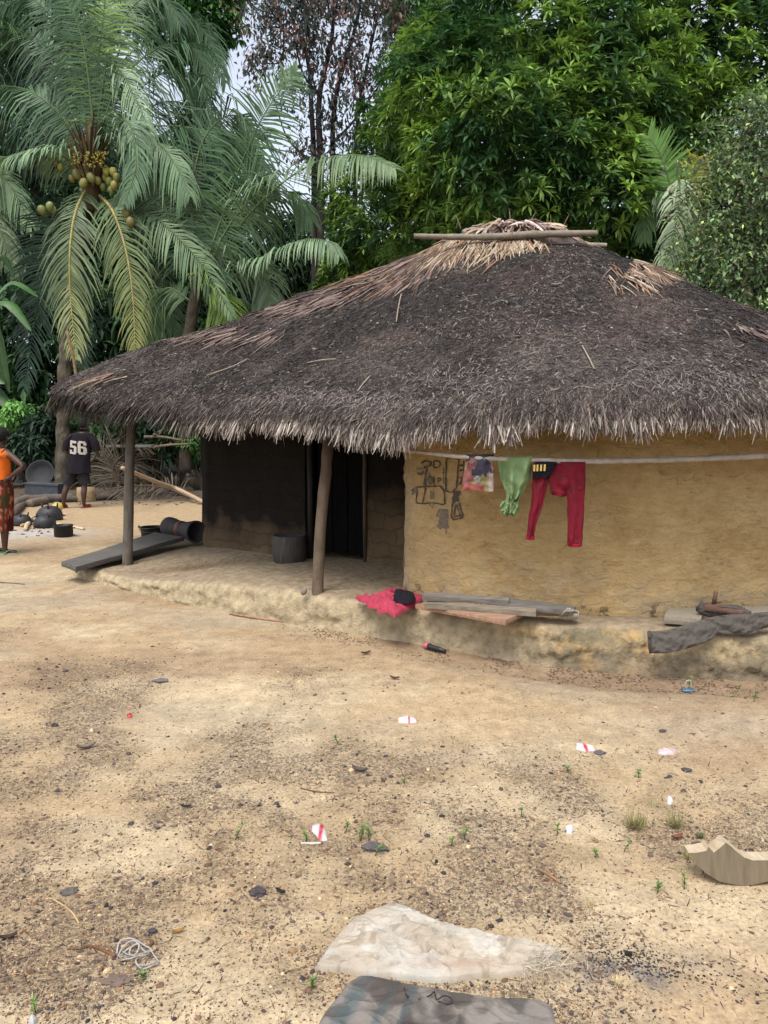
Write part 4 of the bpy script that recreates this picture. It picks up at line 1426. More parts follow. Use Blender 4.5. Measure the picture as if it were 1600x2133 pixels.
BLU = ((.034, .078, .045), (.095, .16, .10))
GRN = ((.05, .11, .045), (.10, .18, .06))
PALE = ((.12, .19, .13), (.22, .30, .21))
YEL = ((.07, .11, .055), (.14, .17, .085), (.25, .25, .10))
DRK = ((.016, .035, .032), (.035, .065, .055))
D = 19.7
base = P(130, 1015, D); base[2] = 0
palm = thing('coconut_palm', 'tall coconut palm loaded with yellow nuts, its ringed trunk beside the person numbered 56', 'palm tree', base)
S = lambda **k: dict(dict(Lmax=1.15, n=74), **k)
make_fronds(palm, [
    ([(185, 385), (158, 440, -.6), (146, 520, -.9), (147, 620, -.9), (160, 745, -.9)], S(Lmax=1.25, cols=((.07, .11, .07), (.13, .17, .10), (.32, .33, .17)), rc=(.30, .27, .09), droop=.9, spread=.95, r0=.042, start=.1)),
    ([(205, 405), (235, 440, -.6), (262, 520, -.9), (277, 620, -1.0), (282, 745, -1.0)], S(Lmax=1.2, cols=YEL, rc=(.30, .25, .10), droop=1.0, spread=.95, r0=.042)),
    ([(225, 420), (290, 430, -.3), (350, 475, -.6), (420, 550, -.8), (482, 655, -.9)], S(Lmax=1.1, cols=((.09, .15, .10), (.20, .27, .17)), droop=1.1)),
    ([(205, 330), (260, 275), (350, 262, .2), (450, 280, .2), (530, 335, .2), (565, 420, .2)], S(Lmax=1.9, cols=BLU, droop=1.9, n=100, w=.034)),
    ([(200, 330), (215, 220), (240, 142), (275, 190, -.3), (305, 260, -.5), (322, 330, -.6)], S(Lmax=.9, cols=PALE, droop=1.4)),
    ([(210, 340), (265, 290, -.3), (330, 300, -.5), (370, 350, -.8), (395, 405, -.9)], S(Lmax=1.3, cols=((.07, .13, .08), (.15, .22, .14)), droop=1.7)),
    ([(200, 320), (240, 190), (320, 105, .5), (400, 98, .6), (440, 190, .6)], S(Lmax=1.6, cols=BLU, droop=1.8, n=90)),
    ([(198, 310), (225, 120), (280, 10, .5), (340, -5, .5), (375, 50, .5)], S(Lmax=1.4, cols=BLU, droop=1.4)),
    ([(195, 300), (200, 160), (215, 40), (225, -70)], S(Lmax=1.3, cols=((.10, .18, .05), (.20, .30, .08)), droop=.8)),
    ([(190, 310), (165, 180), (130, 70), (70, 0), (0, 10)], S(Lmax=1.5, cols=BLU, droop=1.6, n=90)),
    ([(185, 330), (150, 270), (100, 215), (50, 185), (-10, 178)], S(Lmax=1.5, cols=BLU, droop=1.8, n=90)),
    ([(180, 370), (140, 330, -.3), (90, 312, -.5), (40, 318, -.6), (-30, 345, -.6)], S(Lmax=1.0, cols=PALE, droop=1.6)),
    ([(205, 330), (270, 210, .4), (350, 150, .7), (420, 190, .8), (445, 300, .8)], S(Lmax=1.7, cols=BLU, droop=1.8, n=90)),
    ([(180, 400), (130, 450, .6), (95, 540, 1.0), (78, 640, 1.2), (50, 800, 1.2)], S(Lmax=1.5, cols=DRK, droop=.6, spread=1.1, n=90, rc=(.03, .05, .04))),
    ([(215, 420), (270, 480, .8), (330, 560, 1.2), (355, 640, 1.4), (375, 700, 1.4)], S(Lmax=1.1, cols=((.04, .08, .05), (.08, .13, .08)), droop=.8)),
    ([(188, 420), (150, 520, .9), (165, 640, 1.2), (175, 760, 1.3)], S(Lmax=1.1, cols=DRK, droop=.5, rc=(.03, .05, .04))),
    ([(190, 300), (140, 150, .8), (60, 70, 1.2), (-40, 60, 1.3)], S(Lmax=1.5, cols=((.04, .08, .055), (.08, .13, .09)), droop=1.5, n=90)),
    ([(200, 320), (180, 130, -.3), (150, 20, -.4), (90, -60, -.4)], S(Lmax=1.4, cols=BLU, droop=1.5)),
    ([(210, 380), (290, 350, .5), (360, 370, .8), (410, 450, .9), (430, 560, .9)], S(Lmax=1.4, cols=((.05, .10, .065), (.09, .15, .10)), droop=1.6, n=90)),
    ([(200, 330), (255, 90, .6), (345, 30, 1.0), (420, 60, 1.1), (470, 170, 1.1)], S(Lmax=1.6, cols=BLU, droop=1.7, n=90)),
    ([(188, 320), (120, 190, 1.2), (50, 110, 1.5), (-20, 130, 1.6)], S(Lmax=1.6, cols=DRK, droop=1.6, n=90)),
    ([(205, 330), (300, 230, 1.2), (390, 220, 1.6), (470, 330, 1.8)], S(Lmax=1.7, cols=((.03, .06, .045), (.07, .11, .085)), droop=1.6, n=90)),
    ([(195, 320), (235, 60, 1.2), (290, -40, 1.6)], S(Lmax=1.5, cols=((.04, .09, .04), (.09, .16, .07)), droop=1.4, n=80)),
    ([(190, 340), (130, 300, .9), (60, 250, 1.3), (-20, 270, 1.5)], S(Lmax=1.4, cols=((.03, .06, .045), (.07, .11, .085)), droop=1.7, n=90)),
    ([(198, 330), (260, 250, -.6), (285, 330, -.9), (262, 420, -1.0)], S(Lmax=.9, cols=((.06, .12, .08), (.14, .20, .14)), droop=1.2, n=60)),
], D, 401)
b = B()
tp = [(130, 1030), (131, 900), (135, 760), (150, 600), (175, 470), (188, 390)]
tpts = catmull([P(u, v, D + (.0 if i < 3 else .4)) for i, (u, v) in enumerate(tp)], 90)
rr = np.interp(np.linspace(0, 1, 90), [0, .04, .15, .8, 1], [.30, .20, .165, .14, .2]) * (1 + .06 * np.sign(np.sin(np.arange(90) * 1.15)))
cb = np.array([srgb(98, 90, 76)] * 90) * (1 + .35 * np.sin(np.arange(90) * 1.15 + 1))[:, None]
b.tube(tpts, rr, 16, np.repeat(cb, 16, 0).reshape(90, 16, 3) * np.random.default_rng(3).uniform(.55, 1.45, (90, 16, 1)), seed=4)
b.build('trunk', MAT_BARK, palm)
# crown shaft fibres
b = B(); r = np.random.default_rng(403)
c0 = P(190, 350, D - .2)
N = 260
a = r.random(N) * 2 * pi
q = c0 + np.c_[.22 * np.cos(a), .22 * np.sin(a), r.uniform(-.5, .4, N)]
d = np.c_[np.cos(a) * .35, np.sin(a) * .35, r.uniform(.3, 1.2, N)]; d /= np.linalg.norm(d, axis=1, keepdims=True)
ribbons(b, q, d, np.c_[np.cos(a), np.sin(a), a * 0] * 1.0, r.uniform(.3, .9, N), r.uniform(.03, .08, N), np.array([srgb(110, 92, 68), srgb(140, 124, 90), srgb(80, 68, 54)])[r.integers(0, 3, N)], .1, 3)
b.tube([P(190, 440, D), P(192, 380, D), P(192, 300, D), P(194, 230, D)], [.18, .24, .17, .06], 12, srgb(118, 100, 70, .7))
b.build('crown_shaft', MAT_DRY, palm, smooth=False)
MAT_NUT = mat('green_gold_husk', rough=.5, nscale=8, namt=.2, bump=.1, bscale=30, spec=.4)


def nut(buf, c, R, col, tilt):
    prof = [(0.0, -1.12), (.45, -.98), (.8, -.6), (.97, -.1), (.92, .4), (.66, .82), (.3, 1.02), (0.0, 1.06)]
    m = np.array(Matrix.Rotation(tilt, 3, 'Y'))
    buf.lathe([(x * R, z * R * 1.12) for x, z in prof], c, 12, col, m)


for (u, v, dy, Rp) in [(160, 363, -.5, 10), (190, 370, -.55, 10), (174, 382, -.55, 10), (222, 357, -.4, 9), (236, 358, -.45, 9), (243, 370, -.5, 9), (228, 378, -.4, 9), (238, 386, -.5, 9), (221, 368, -.3, 9), (245, 384, -.4, 8),
                       (232, 396, -.4, 8), (215, 390, -.3, 8), (88, 438, -.9, 10), (104, 430, -.9, 9), (264, 444, -.8, 9), (272, 462, -.85, 10), (266, 455, -.7, 8), (150, 372, -.3, 8), (126, 348, -.3, 7), (117, 341, -.3, 7), (110, 436, -.7, 8), (204, 376, -.35, 8)]:
    bb = B()
    nut(bb, P(u, v, D + dy), Rp * .86 * D / FPX, np.array(srgb(172, 168, 92, 1.0)) * random.uniform(.5, 1.15) * (random.uniform(.85, 1.1), 1, random.uniform(.7, 1.2)), random.uniform(-.5, .5))
    bb.build('coconut', MAT_NUT, palm)
b = B(); r = np.random.default_rng(405)     # flowering sprays with nutlets
for i in range(12):
    a = P(190 + r.uniform(-8, 8), 335, D - .3); e = P(140 + r.uniform(0, 85), 318 + r.uniform(-10, 30), D - .5 + r.uniform(-.2, .2))
    b.tube(catmull([a, (a + e) / 2 + [0, 0, .1], e], 6), .012, 4, srgb(190, 160, 70, .8))
b.build('flower_stalk', MAT_NUT, palm)
b = B()
N = 120
q = np.array([P(150 + 70 * r.random(), 315 + 35 * r.random(), D - .55 + r.uniform(-.2, .2)) for _ in range(N)])
lumps(b, q, r.uniform(.022, .042, N), np.tile(srgb(190, 176, 80, .9), (N, 1)) * r.uniform(.7, 1.1, (N, 1)), flat=1, n=20)
fs_ = b.build('flower_spray', MAT_NUT, palm); fs_['kind'] = 'stuff'
b = B()   # cut leaf stalk hanging below
b.tube(catmull([P(140, 690, D - .9), P(152, 740, D - .9), P(160, 790, D - .9)], 8), [.04] * 8, 7, srgb(150, 125, 95))
b.build('dead_stalk', MAT_DRY, palm)

D = 19.2
base = P(386, 890, D); base[2] = 0
palm2 = thing('coconut_palm', 'second coconut palm whose long fronds arch over the left slope of the thatch roof', 'palm tree', base)
make_fronds(palm2, [
    ([(425, 600), (500, 470), (590, 380, -1.2), (680, 330, -2.4), (760, 325, -3.2), (822, 350, -3.7)], S(Lmax=1.5, cols=((.07, .12, .065), (.14, .20, .11)), droop=1.2, n=96)),
    ([(430, 620), (510, 560), (575, 525, -.8), (630, 500, -1.6), (685, 503, -2.2), (706, 530, -2.4)], S(Lmax=.95, cols=PALE, droop=1.6)),
    ([(415, 590), (470, 430), (520, 300), (565, 215), (618, 150)], S(Lmax=1.25, cols=((.04, .09, .04), (.09, .16, .07)), droop=.5, n=90, spread=1.2)),
    ([(420, 600), (400, 440), (420, 300), (480, 240), (530, 290), (560, 400)], S(Lmax=1.9, cols=BLU, droop=1.9, n=100)),
    ([(425, 610), (490, 550), (540, 560), (562, 620), (565, 690)], S(Lmax=1.3, cols=((.07, .11, .08), (.12, .17, .12)), droop=1.5)),
    ([(415, 620), (460, 500), (520, 420), (600, 400), (650, 460)], S(Lmax=1.6, cols=BLU, droop=1.6, n=90)),
    ([(405, 610), (360, 480), (330, 400), (290, 380), (250, 430)], S(Lmax=1.5, cols=((.05, .09, .06), (.09, .14, .09)), droop=1.6, n=90)),
    ([(400, 630), (350, 600), (320, 640), (305, 720)], S(Lmax=1.2, cols=((.04, .08, .04), (.08, .13, .06)), droop=1.2)),
    ([(410, 620), (440, 610), (470, 660), (480, 740)], S(Lmax=1.3, cols=((.10, .16, .04), (.16, .24, .06)), droop=1.4)),
], D, 411)
b = B()
tpts = catmull([P(386, 985, D), P(388, 760, D), P(400, 660, D), P(415, 590, D)], 40)
b.tube(tpts, np.interp(np.linspace(0, 1, 40), [0, .8, 1], [.15, .14, .17]), 12, srgb(74, 66, 54), seed=3)
b.build('trunk', MAT_BARK, palm2)

D = 21.0
base = P(-190, 890, D); base[2] = 0
palm3 = thing('coconut_palm', 'coconut palm mostly out of view whose pale fronds reach in at the left edge', 'palm tree', base)
make_fronds(palm3, [
    ([(-190, 380), (-110, 340), (-40, 345), (20, 385), (65, 470)], S(Lmax=1.3, cols=PALE, droop=1.3)),
    ([(-190, 400), (-110, 400), (-40, 430), (10, 500), (35, 580)], S(Lmax=1.1, cols=((.10, .14, .10), (.2, .24, .16)), droop=1.4)),
    ([(-190, 350), (-120, 200), (-60, 110), (0, 60), (60, 70)], S(Lmax=1.4, cols=GRN, droop=1.4)),
    ([(-190, 350), (-160, 120), (-90, -10), (0, -60), (90, -20)], S(Lmax=1.5, cols=BLU, droop=1.4)),
    ([(-190, 360), (-200, 150), (-240, 40)], S(Lmax=1.3, cols=BLU, droop=1.4)),
], D, 421)
b = B()
b.tube(catmull([P(-190, 930, D), P(-195, 700, D), P(-190, 380, D)], 30), np.linspace(.2, .14, 30), 12, srgb(110, 100, 88), seed=3)
b.build('trunk', MAT_BARK, palm3)

# areca palm at the right
D = 14.6
base = P(1392, 890, D); base[2] = 0
palm4 = thing('areca_palm', 'young slender palm with upright fan frond and pale hanging frond beside the small-leaved tree', 'palm tree', base)
make_fronds(palm4, [
    ([(1398, 400), (1392, 370), (1375, 320), (1352, 285)], S(Lmax=.62, cols=((.08, .16, .04), (.15, .26, .07)), droop=.2, n=34, r0=.02, spread=1.1, tipk=.6)),
    ([(1396, 400), (1412, 372), (1416, 420, -.2), (1400, 500, -.3), (1376, 570, -.4)], S(Lmax=.75, cols=((.22, .28, .22), (.34, .38, .31)), droop=1.1, n=46, r0=.018)),
    ([(1400, 420), (1430, 390), (1452, 350), (1456, 330)], S(Lmax=.45, cols=((.25, .22, .03), (.35, .28, .05)), droop=.4, n=24, r0=.015)),
    ([(1395, 410), (1365, 400), (1345, 440), (1340, 500)], S(Lmax=.6, cols=((.07, .13, .06), (.12, .19, .09)), droop=1.0, n=40, r0=.018)),
    ([(1398, 410), (1430, 420), (1440, 480), (1436, 560)], S(Lmax=.5, cols=((.08, .10, .04), (.13, .14, .06)), droop=1.0, n=40, r0=.018)),
], D, 431)
b = B()
b.tube(catmull([P(1392, 930, D), P(1394, 600, D), P(1397, 400, D)], 20), np.linspace(.06, .035, 20), 8, srgb(120, 130, 100), seed=3)
b.build('trunk', MAT_BARK, palm4)

# ---- the wood behind everything, read as one mass
r = np.random.default_rng(501)
b = B()


def wood_band(u0, u1, v0, v1, D0, D1, N, L, W, pal):
    u = r.uniform(u0, u1, N); v = r.uniform(v0, v1, N); d_ = r.uniform(D0, D1, N)
    p = np.array([P(a, c, e) for a, c, e in zip(u, v, d_)])
    p = p[p[:, 2] > 0.1]
    n = r.normal(0, 1, p.shape); n[:, 1] = -np.abs(n[:, 1]) - .5
    n /= np.linalg.norm(n, axis=1, keepdims=True)
    rosettes(b, p, n, r, (6, 10), L, W, pal, .4, .35, 503, .2)


dg = ((.015, .04, .018), (.04, .10, .032))
wood_band(-250, 470, 600, 960, 25, 29, 3600, (.3, .55), .17, dg)
wood_band(-250, 470, 300, 640, 32, 36, 3000, (.4, .7), .25, ((.03, .075, .04), (.05, .12, .06)))
wood_band(430, 860, 520, 800, 32, 36, 2400, (.4, .7), .25, ((.03, .075, .035), (.06, .13, .05)))
wood_band(820, 1900, 300, 800, 28, 34, 4200, (.4, .7), .25, ((.02, .055, .02), (.05, .12, .035)))
wood_band(920, 1500, 60, 320, 28, 34, 900, (.4, .7), .25, ((.02, .055, .02), (.05, .12, .035)))
wood = b.build('forest', MAT_LEAF, smooth=False)
wood['kind'] = 'stuff'

# ---- banana plants and shrubs in the left background
MAT_BANANA = mat('banana_leaf', rough=.4, nscale=4, namt=.15, bump=.2, bscale=30, spec=.5, transl=.25)


def banana_leaf(buf, base, tip, arch, W, col, seg=14):
    base, tip = np.array(base), np.array(tip)
    mid = (base + tip) / 2 + np.array([0, 0, arch])
    c = catmull([base, mid, tip], seg)
    t = np.gradient(c, axis=0); t /= np.linalg.norm(t, axis=1, keepdims=True)
    side = np.cross(t, np.array([0, -.5, 1.0])); side /= np.linalg.norm(side, axis=1, keepdims=True)
    s = np.linspace(0, 1, seg)
    w = W * (np.sin(np.clip(s * 1.0 + .02, 0, 1) ** .7 * pi)) ** .6
    rag = 1 + .18 * (vnoise(s * 22, s * 0, 0, int(W * 900)) - .5)
    rows = [c + side * (w * k * rag)[:, None] - np.array([0, 0, 1.0]) * (abs(k) * w * .35)[:, None] for k in (-.5, -.25, 0, .25, .5)]
    cc = np.tile(np.array(col), (5, seg, 1)); cc[2] *= 1.5
    buf.grid(np.array(rows), cc)


def banana(u, d, leaf_px, label, seed, group='banana plants at the edge of the trees'):
    rr_ = np.random.default_rng(seed)
    base = P(u, 890, d); base[2] = 0
    t = thing('banana_plant', label, 'plant', base, group)
    vtop = min(q[1] for q in leaf_px) + 60
    bb = B(); top = P(u, max(vtop, 620), d)
    bb.tube(catmull([base - [0, 0, .1], (base + top) / 2 + [.05, 0, 0], top], 8), np.linspace(.11, .05, 8), 8, srgb(78, 72, 56))
    bb.build('stem', MAT_DRY, t)
    for (tu, tv, arch, W) in leaf_px:
        bb = B()
        banana_leaf(bb, top, P(tu, tv, d + rr_.uniform(-.5, .5)), arch, W, np.array((.05, .115, .035)) * rr_.uniform(.6, 1.3))
        bb.build('leaf', MAT_BANANA, t)


banana(-25, 20.5, [(80, 618, .5, .30), (66, 690, .4, .32), (-90, 620, .4, .3), (20, 820, .2, .3), (30, 575, .9, .25)], 'banana plant with broad shiny leaves under the hanging fronds at the left edge', 1)
banana(545, 20, [(470, 628, .3, .45), (600, 640, .4, .45), (500, 700, .3, .4), (560, 610, .1, .4), (610, 690, .2, .4)], 'banana plant just showing its leaf tops above the middle of the roof slope', 2)
banana(-60, 21, [(10, 800, .4, .5), (-20, 740, .4, .5), (30, 860, .3, .45)], 'banana plant low at the left edge behind the person in orange', 3)


def shrub(u, v, rp, d, pal, N, L, W, label, seed, name='shrub'):
    rr_ = np.random.default_rng(seed)
    c = P(u, v, d); R = rp * d / FPX
    base = np.array([c[0], d, 0.0])
    t = thing(name, label, 'shrub', base)
    bb = B()
    lob = [(c + rr_.normal(0, R * .35, 3) * [1, 1, .8], R * .6) for _ in range(6)]
    p, n, k = crown_points(lob, N, rr_, (.2, 1.0), .7, .3)
    rosettes(bb, p, n, rr_, (6, 9), L, W, pal, .4, .4, seed, .2)
    bb.build('foliage', MAT_LEAF, t, smooth=False)
    bb = B()
    for q, _ in lob:
        bb.tube(catmull([base + rr_.normal(0, .05, 3) * [1, 1, 0], (base + q) / 2 + rr_.normal(0, .1, 3), q], 6), np.linspace(.03, .012, 6), 5, srgb(90, 78, 62))
    bb.build('stem', MAT_BARK, t)


shrub(45, 865, 42, 20.5, ((.08, .20, .05), (.16, .36, .09)), 260, (.12, .2), .07, 'bright light green shrub behind the person in orange', 5)
shrub(70, 910, 60, 20, ((.015, .035, .02), (.03, .07, .035)), 420, (.18, .3), .10, 'dark broad-leaved shrub left of the ringed palm trunk', 6)
shrub(10, 930, 60, 20.5, ((.02, .05, .02), (.05, .10, .04)), 320, (.2, .3), .09, 'dark shrub behind the head of the person in orange', 7)
shrub(235, 905, 60, 21, ((.02, .05, .02), (.06, .13, .04)), 420, (.15, .25), .08, 'mid green shrub behind the person in the dark shirt', 8)
shrub(405, 935, 30, 19.5, ((.03, .08, .025), (.08, .18, .05)), 260, (.1, .18), .06, 'small green shrub beside the sooty, shade-darkened corner of the hut wall', 9)
shrub(290, 915, 50, 20.8, ((.012, .03, .014), (.03, .065, .025)), 420, (.15, .25), .08, 'very dark leafy shrub in the shade right of the slanting post', 11)
shrub(375, 905, 45, 20.8, ((.012, .03, .014), (.035, .08, .028)), 320, (.15, .25), .08, 'dark shrub between the pole rack and the small green shrub', 12)
shrub(155, 900, 50, 21.5, ((.02, .045, .018), (.06, .13, .035)), 380, (.15, .25), .08, 'mid green shrub just right of the ringed palm trunk', 13)
shrub(330, 900, 60, 22, ((.02, .045, .02), (.05, .10, .035)), 420, (.15, .25), .08, 'dark leafy shrub behind the pole rack', 10)
# ================================================================ PEOPLE
MAT_SKIN = mat('skin', rough=.5, nscale=14, namt=.12, bump=.08, bscale=80, bdist=.002, spec=.4)
MAT_HAIR = mat('hair', base=(1, 1, 1), rough=.85, nscale=40, namt=.4, bump=1.0, bscale=90, bdist=.012)
MAT_CLOTH = mat('cloth', rough=.9, nscale=25, namt=.12, bump=.25, bscale=120, bdist=.003, spec=.15)
MAT_RUBBER = mat('rubber', rough=.6, nscale=20, namt=.12, bump=.1, spec=.35)


def skin_body(name, joints, edges, col, parent, root=0):
    me = bpy.data.meshes.new(name)
    me.from_pydata([j[:3] for j in joints], [], [])
    me = bpy.data.meshes.new(name)
    me.from_pydata([tuple(j[:3]) for j in joints], edges, [])
    ob = bpy.data.objects.new(name, me)
    COL.objects.link(ob)
    ob.parent = parent
    sk = ob.modifiers.new('Skin', 'SKIN')
    sk.use_smooth_shade = True
    lay = me.skin_vertices[0].data
    for i, j in enumerate(joints):
        rx, ry = (j[3], j[4]) if len(j) > 4 else (j[3], j[3])
        lay[i].radius = (rx, ry)
        lay[i].use_root = (i == root)
    sb = ob.modifiers.new('Subdivision', 'SUBSURF')
    sb.levels = 2; sb.render_levels = 2
    m = mat(name + '_tone', base=col, attr=False, rough=.5, nscale=14, namt=.12, bump=.08, bscale=80, bdist=.002, spec=.4)
    me.materials.append(m)
    return ob


def garment(buf, rings, n=40, fold=.0, nf=9, seed=1, colf=None, col=(1, 1, 1), open_=True):
    """rings: (cx, cy, cz, rx, ry); a tapering tube of cloth with folds, local coordinates"""
    R_ = np.array(rings, float)
    m = len(R_) * 5
    R_ = catmull(R_, m)
    a = np.linspace(0, 2 * pi, n, endpoint=False)
    pts, cols = [], []
    for i, (cx, cy, cz, rx, ry) in enumerate(R_):
        s = i / (m - 1)
        f = 1 + fold * (.3 + s) * (np.sin(a * nf + seed + 1.3 * sin(s * 3 + seed)) * .6 + (vnoise(np.cos(a) * 2 + 5, np.sin(a) * 2 + 5, s * 4, seed) - .5) * 2)
        pts.append(np.c_[cx + rx * np.cos(a) * f, cy + ry * np.sin(a) * f, np.full(n, cz) + .006 * np.sin(a * 3 + seed)])
        if colf is not None:
            cols.append(colf(a, s))
    pts = np.array(pts)
    buf.grid(pts, np.array(cols) if colf is not None else col, closed=True)


def finger_chain(joints, edges, wrist_i, palm, dirv, spreadv, k=.075, curl=(0, 0, -1)):
    """palm centre vertex + four fingers and a thumb, joined to the wrist"""
    palm = np.array(palm); dirv = np.array(dirv, float); dirv /= np.linalg.norm(dirv)
    sp = np.array(spreadv, float); sp /= np.linalg.norm(sp); cu = np.array(curl, float)
    joints.append((*palm, .028, .016)); pi_ = len(joints) - 1
    edges.append((wrist_i, pi_))
    for j, (o, L) in enumerate(((-.028, .85), (-.009, 1.0), (.010, .95), (.028, .75))):
        a = palm + dirv * .04 + sp * o
        joints.append((*a, .0105)); i0 = len(joints) - 1
        edges.append((pi_, i0))
        b_ = a + dirv * .038 * L + cu * .006 + sp * o * .15
        joints.append((*b_, .009)); edges.append((i0, len(joints) - 1))
        c_ = b_ + dirv * .026 * L + cu * .016
        joints.append((*c_, .007)); edges.append((len(joints) - 2, len(joints) - 1))
    a = palm - sp * .036 + dirv * .005
    joints.append((*a, .012)); edges.append((pi_, len(joints) - 1))
    b_ = a - sp * .018 + dirv * .035
    joints.append((*b_, .0095)); edges.append((len(joints) - 2, len(joints) - 1))


def face_bits(parent, hc, fwd, skin, k=1.0):
    """nose, lips, brow, ears and eyes around head centre hc looking along fwd (local coords)"""
    fwd = np.array(fwd, float); fwd /= np.linalg.norm(fwd)
    rt = np.cross(fwd, [0, 0, 1.0]); rt /= np.linalg.norm(rt); up = np.array([0, 0, 1.0])
    b = B()
    for s in (-1, 1):
        c = hc + rt * s * .079 * k + up * -.005
        b.tube(catmull([c + up * .028 - fwd * .012, c + up * .012 - fwd * .02 + rt * s * .012, c - up * .014 - fwd * .006 + rt * s * .010, c - up * .028], 8), [.004, .009, .009, .010, .010, .009, .008, .005], 7, skin)
    b.tube([hc + fwd * .085 * k + up * .015, hc + fwd * .103 * k - up * .012, hc + fwd * .112 * k - up * .03, hc + fwd * .096 * k - up * .038], [.008, .011, .018, .010], 8, skin)
    b.build('ear', MAT_SKIN, parent, world=False)
    b = B()
    for s in (-1, 1):
        b.tube([hc + fwd * .080 * k + rt * s * .045, hc + fwd * .091 * k + rt * s * .028 + up * .002, hc + fwd * .092 * k + rt * s * .017], [.004, .011, .004], 8, (.5, .47, .43))
        b.tube([hc + fwd * .098 * k + rt * s * .030 + up * .001, hc + fwd * .103 * k + rt * s * .030 + up * .001], [.006, .004], 8, (.01, .008, .007))
    b.build('eye', MAT_SKIN, parent, world=False)
    b = B()
    for o in (.0, -.010):
        b.tube(catmull([hc + fwd * .084 * k - rt * .024 - up * .062, hc + fwd * .098 * k - up * (.058 - o), hc + fwd * .084 * k + rt * .024 - up * .062], 7), [.003, .006, .008, .008, .008, .006, .003], 6, np.array(skin) * (1.5, .9, .9))
    b.build('mouth', MAT_SKIN, parent, world=False)


def hair_cap(parent, hc, fwd, R, col, seed, low=-.55):
    """close-cropped hair: the skull's top, back and sides, face left free"""
    fwd = np.array(fwd, float); fwd /= np.linalg.norm(fwd)
    rt = np.cross(fwd, [0, 0, 1.0])
    th = np.linspace(0.02, pi * .78, 16); ph = np.linspace(0, 2 * pi, 40, endpoint=False)
    rows = []
    for t in th:
        q = []
        for p_ in ph:
            f, s = cos(p_), sin(p_)
            lim = pi * (.40 + .38 * (1 - f) / 2) * 1.0
            t2 = min(t, lim)
            r_ = 1 + .05 * (fbm(np.array([f * 3 * sin(t2)]), np.array([s * 3 * sin(t2)]), t2 * 3, seed, 3)[0] - .5) * 2
            d = fwd * f * sin(t2) * R[1] + rt * s * sin(t2) * R[0] + np.array([0, 0, 1.0]) * cos(t2) * R[2]
            q.append(np.array(hc) + d * r_)
        rows.append(q)
    b = B(); b.grid(np.array(rows), col, closed=True)
    b.build('hair', MAT_HAIR, parent, world=False)


def flipflop(parent, c, heading, col, L=.26, foot=True):
    h = radians(heading); f = np.array([cos(h), sin(h), 0]); s = np.array([-sin(h), cos(h), 0])
    b = B()
    t = np.linspace(0, 1, 18)
    w = .046 * np.where(t < .5, .78 + .1 * np.cos(t * 6), .78 + .34 * np.sin((t - .5) * pi)) * np.clip(np.sin(np.clip(t * 1.0 + .03, 0, .999) * pi), 0, 1) ** .3
    ctr = np.array(c) + f * ((t - .38) * L)[:, None]
    rows = []
    for o, z in ((-1, .004), (-1, .020), (0, .021), (1, .020), (1, .004), (0, .004)):
        rows.append(ctr + s * (o * w)[:, None] + np.array([0, 0, z]))
    b.grid(np.array(rows + [rows[0]]), col)
    b.build('sandal', MAT_RUBBER, parent, world=False)
    b = B()
    toe = np.array(c) + f * .10 * (L / .26) + [0, 0, .022]
    for o in (-1, 1):
        b.tube(catmull([toe, np.array(c) + f * .05 + s * o * .030 + [0, 0, .062], np.array(c) - f * .02 + s * o * .042 + [0, 0, .025]], 8), .006, 6, np.array(col) * 1.1)
    b.build('strap', MAT_RUBBER, parent, world=False)


SKIN = srgb(84, 58, 50)
# ---- man (back to us), number 56 on a black shirt
my = 15.25
mc = P(175, 1056, my)
gz = float(gh(np.array([mc[0]]), np.array([my]))[0])
man = thing('person', 'person seen from behind in a black T-shirt numbered 56, dark shorts and red sandals', 'person', (mc[0] + .0, my, gz))
J = [(-.09, 0, .93, .13, .10),      # 0 pelvis
     (-.06, 0, 1.08, .125, .095),   # 1
     (-.02, .01, 1.25, .15, .105),  # 2 chest
     (.01, .02, 1.42, .13, .09),    # 3 upper chest
     (.03, .02, 1.505, .056, .056),  # 4 neck
     (.04, .035, 1.56, .058, .062),   # 5 skull base
     (.045, .045, 1.63, .078, .092),  # 6
     (.045, .040, 1.70, .070, .082),  # 7 crown
     (-.17, .01, 1.43, .07), (-.235, .0, 1.38, .056), (-.295, .0, 1.11, .042), (-.27, .17, 1.02, .034), (-.22, .27, 1.02, .024, .02),   # 8-12 left arm, forearm forward
     (.18, .01, 1.43, .07), (.245, 0, 1.38, .056), (.30, -.01, 1.12, .042), (.27, .17, 1.03, .034), (.20, .27, 1.04, .024, .02),       # 13-17 right arm
     (-.18, 0, .86, .098), (-.30, .02, .48, .060), (-.365, -.03, .30, .060), (-.40, 0, .09, .036), (-.405, .015, .045, .036),  # 18-22 left leg
     (-.41, .10, .035, .042, .028), (-.41, .17, .03, .038, .018),                                                           # 23,24 foot
     (.0, 0, .86, .098), (.025, .02, .48, .060), (.02, -.03, .30, .060), (.0, 0, .09, .036), (.0, .015, .045, .036),           # 25-29
     (.04, .09, .035, .042, .028), (.08, .15, .03, .038, .018)]
Ee = [(0, 1), (1, 2), (2, 3), (3, 4), (4, 5), (5, 6), (6, 7), (3, 8), (8, 9), (9, 10), (10, 11), (11, 12), (3, 13), (13, 14), (14, 15), (15, 16), (16, 17),
      (0, 18), (18, 19), (19, 20), (20, 21), (21, 22), (22, 23), (23, 24), (0, 25), (25, 26), (26, 27), (27, 28), (28, 29), (29, 30), (30, 31)]
finger_chain(J, Ee, 12, (-.18, .32, 1.02), (.5, .8, 0), (0, .2, 1), curl=(.6, 0, 0))
finger_chain(J, Ee, 17, (.16, .32, 1.04), (-.5, .8, 0), (0, .2, 1), curl=(-.6, 0, 0))
skin_body('body', J, Ee, SKIN, man)
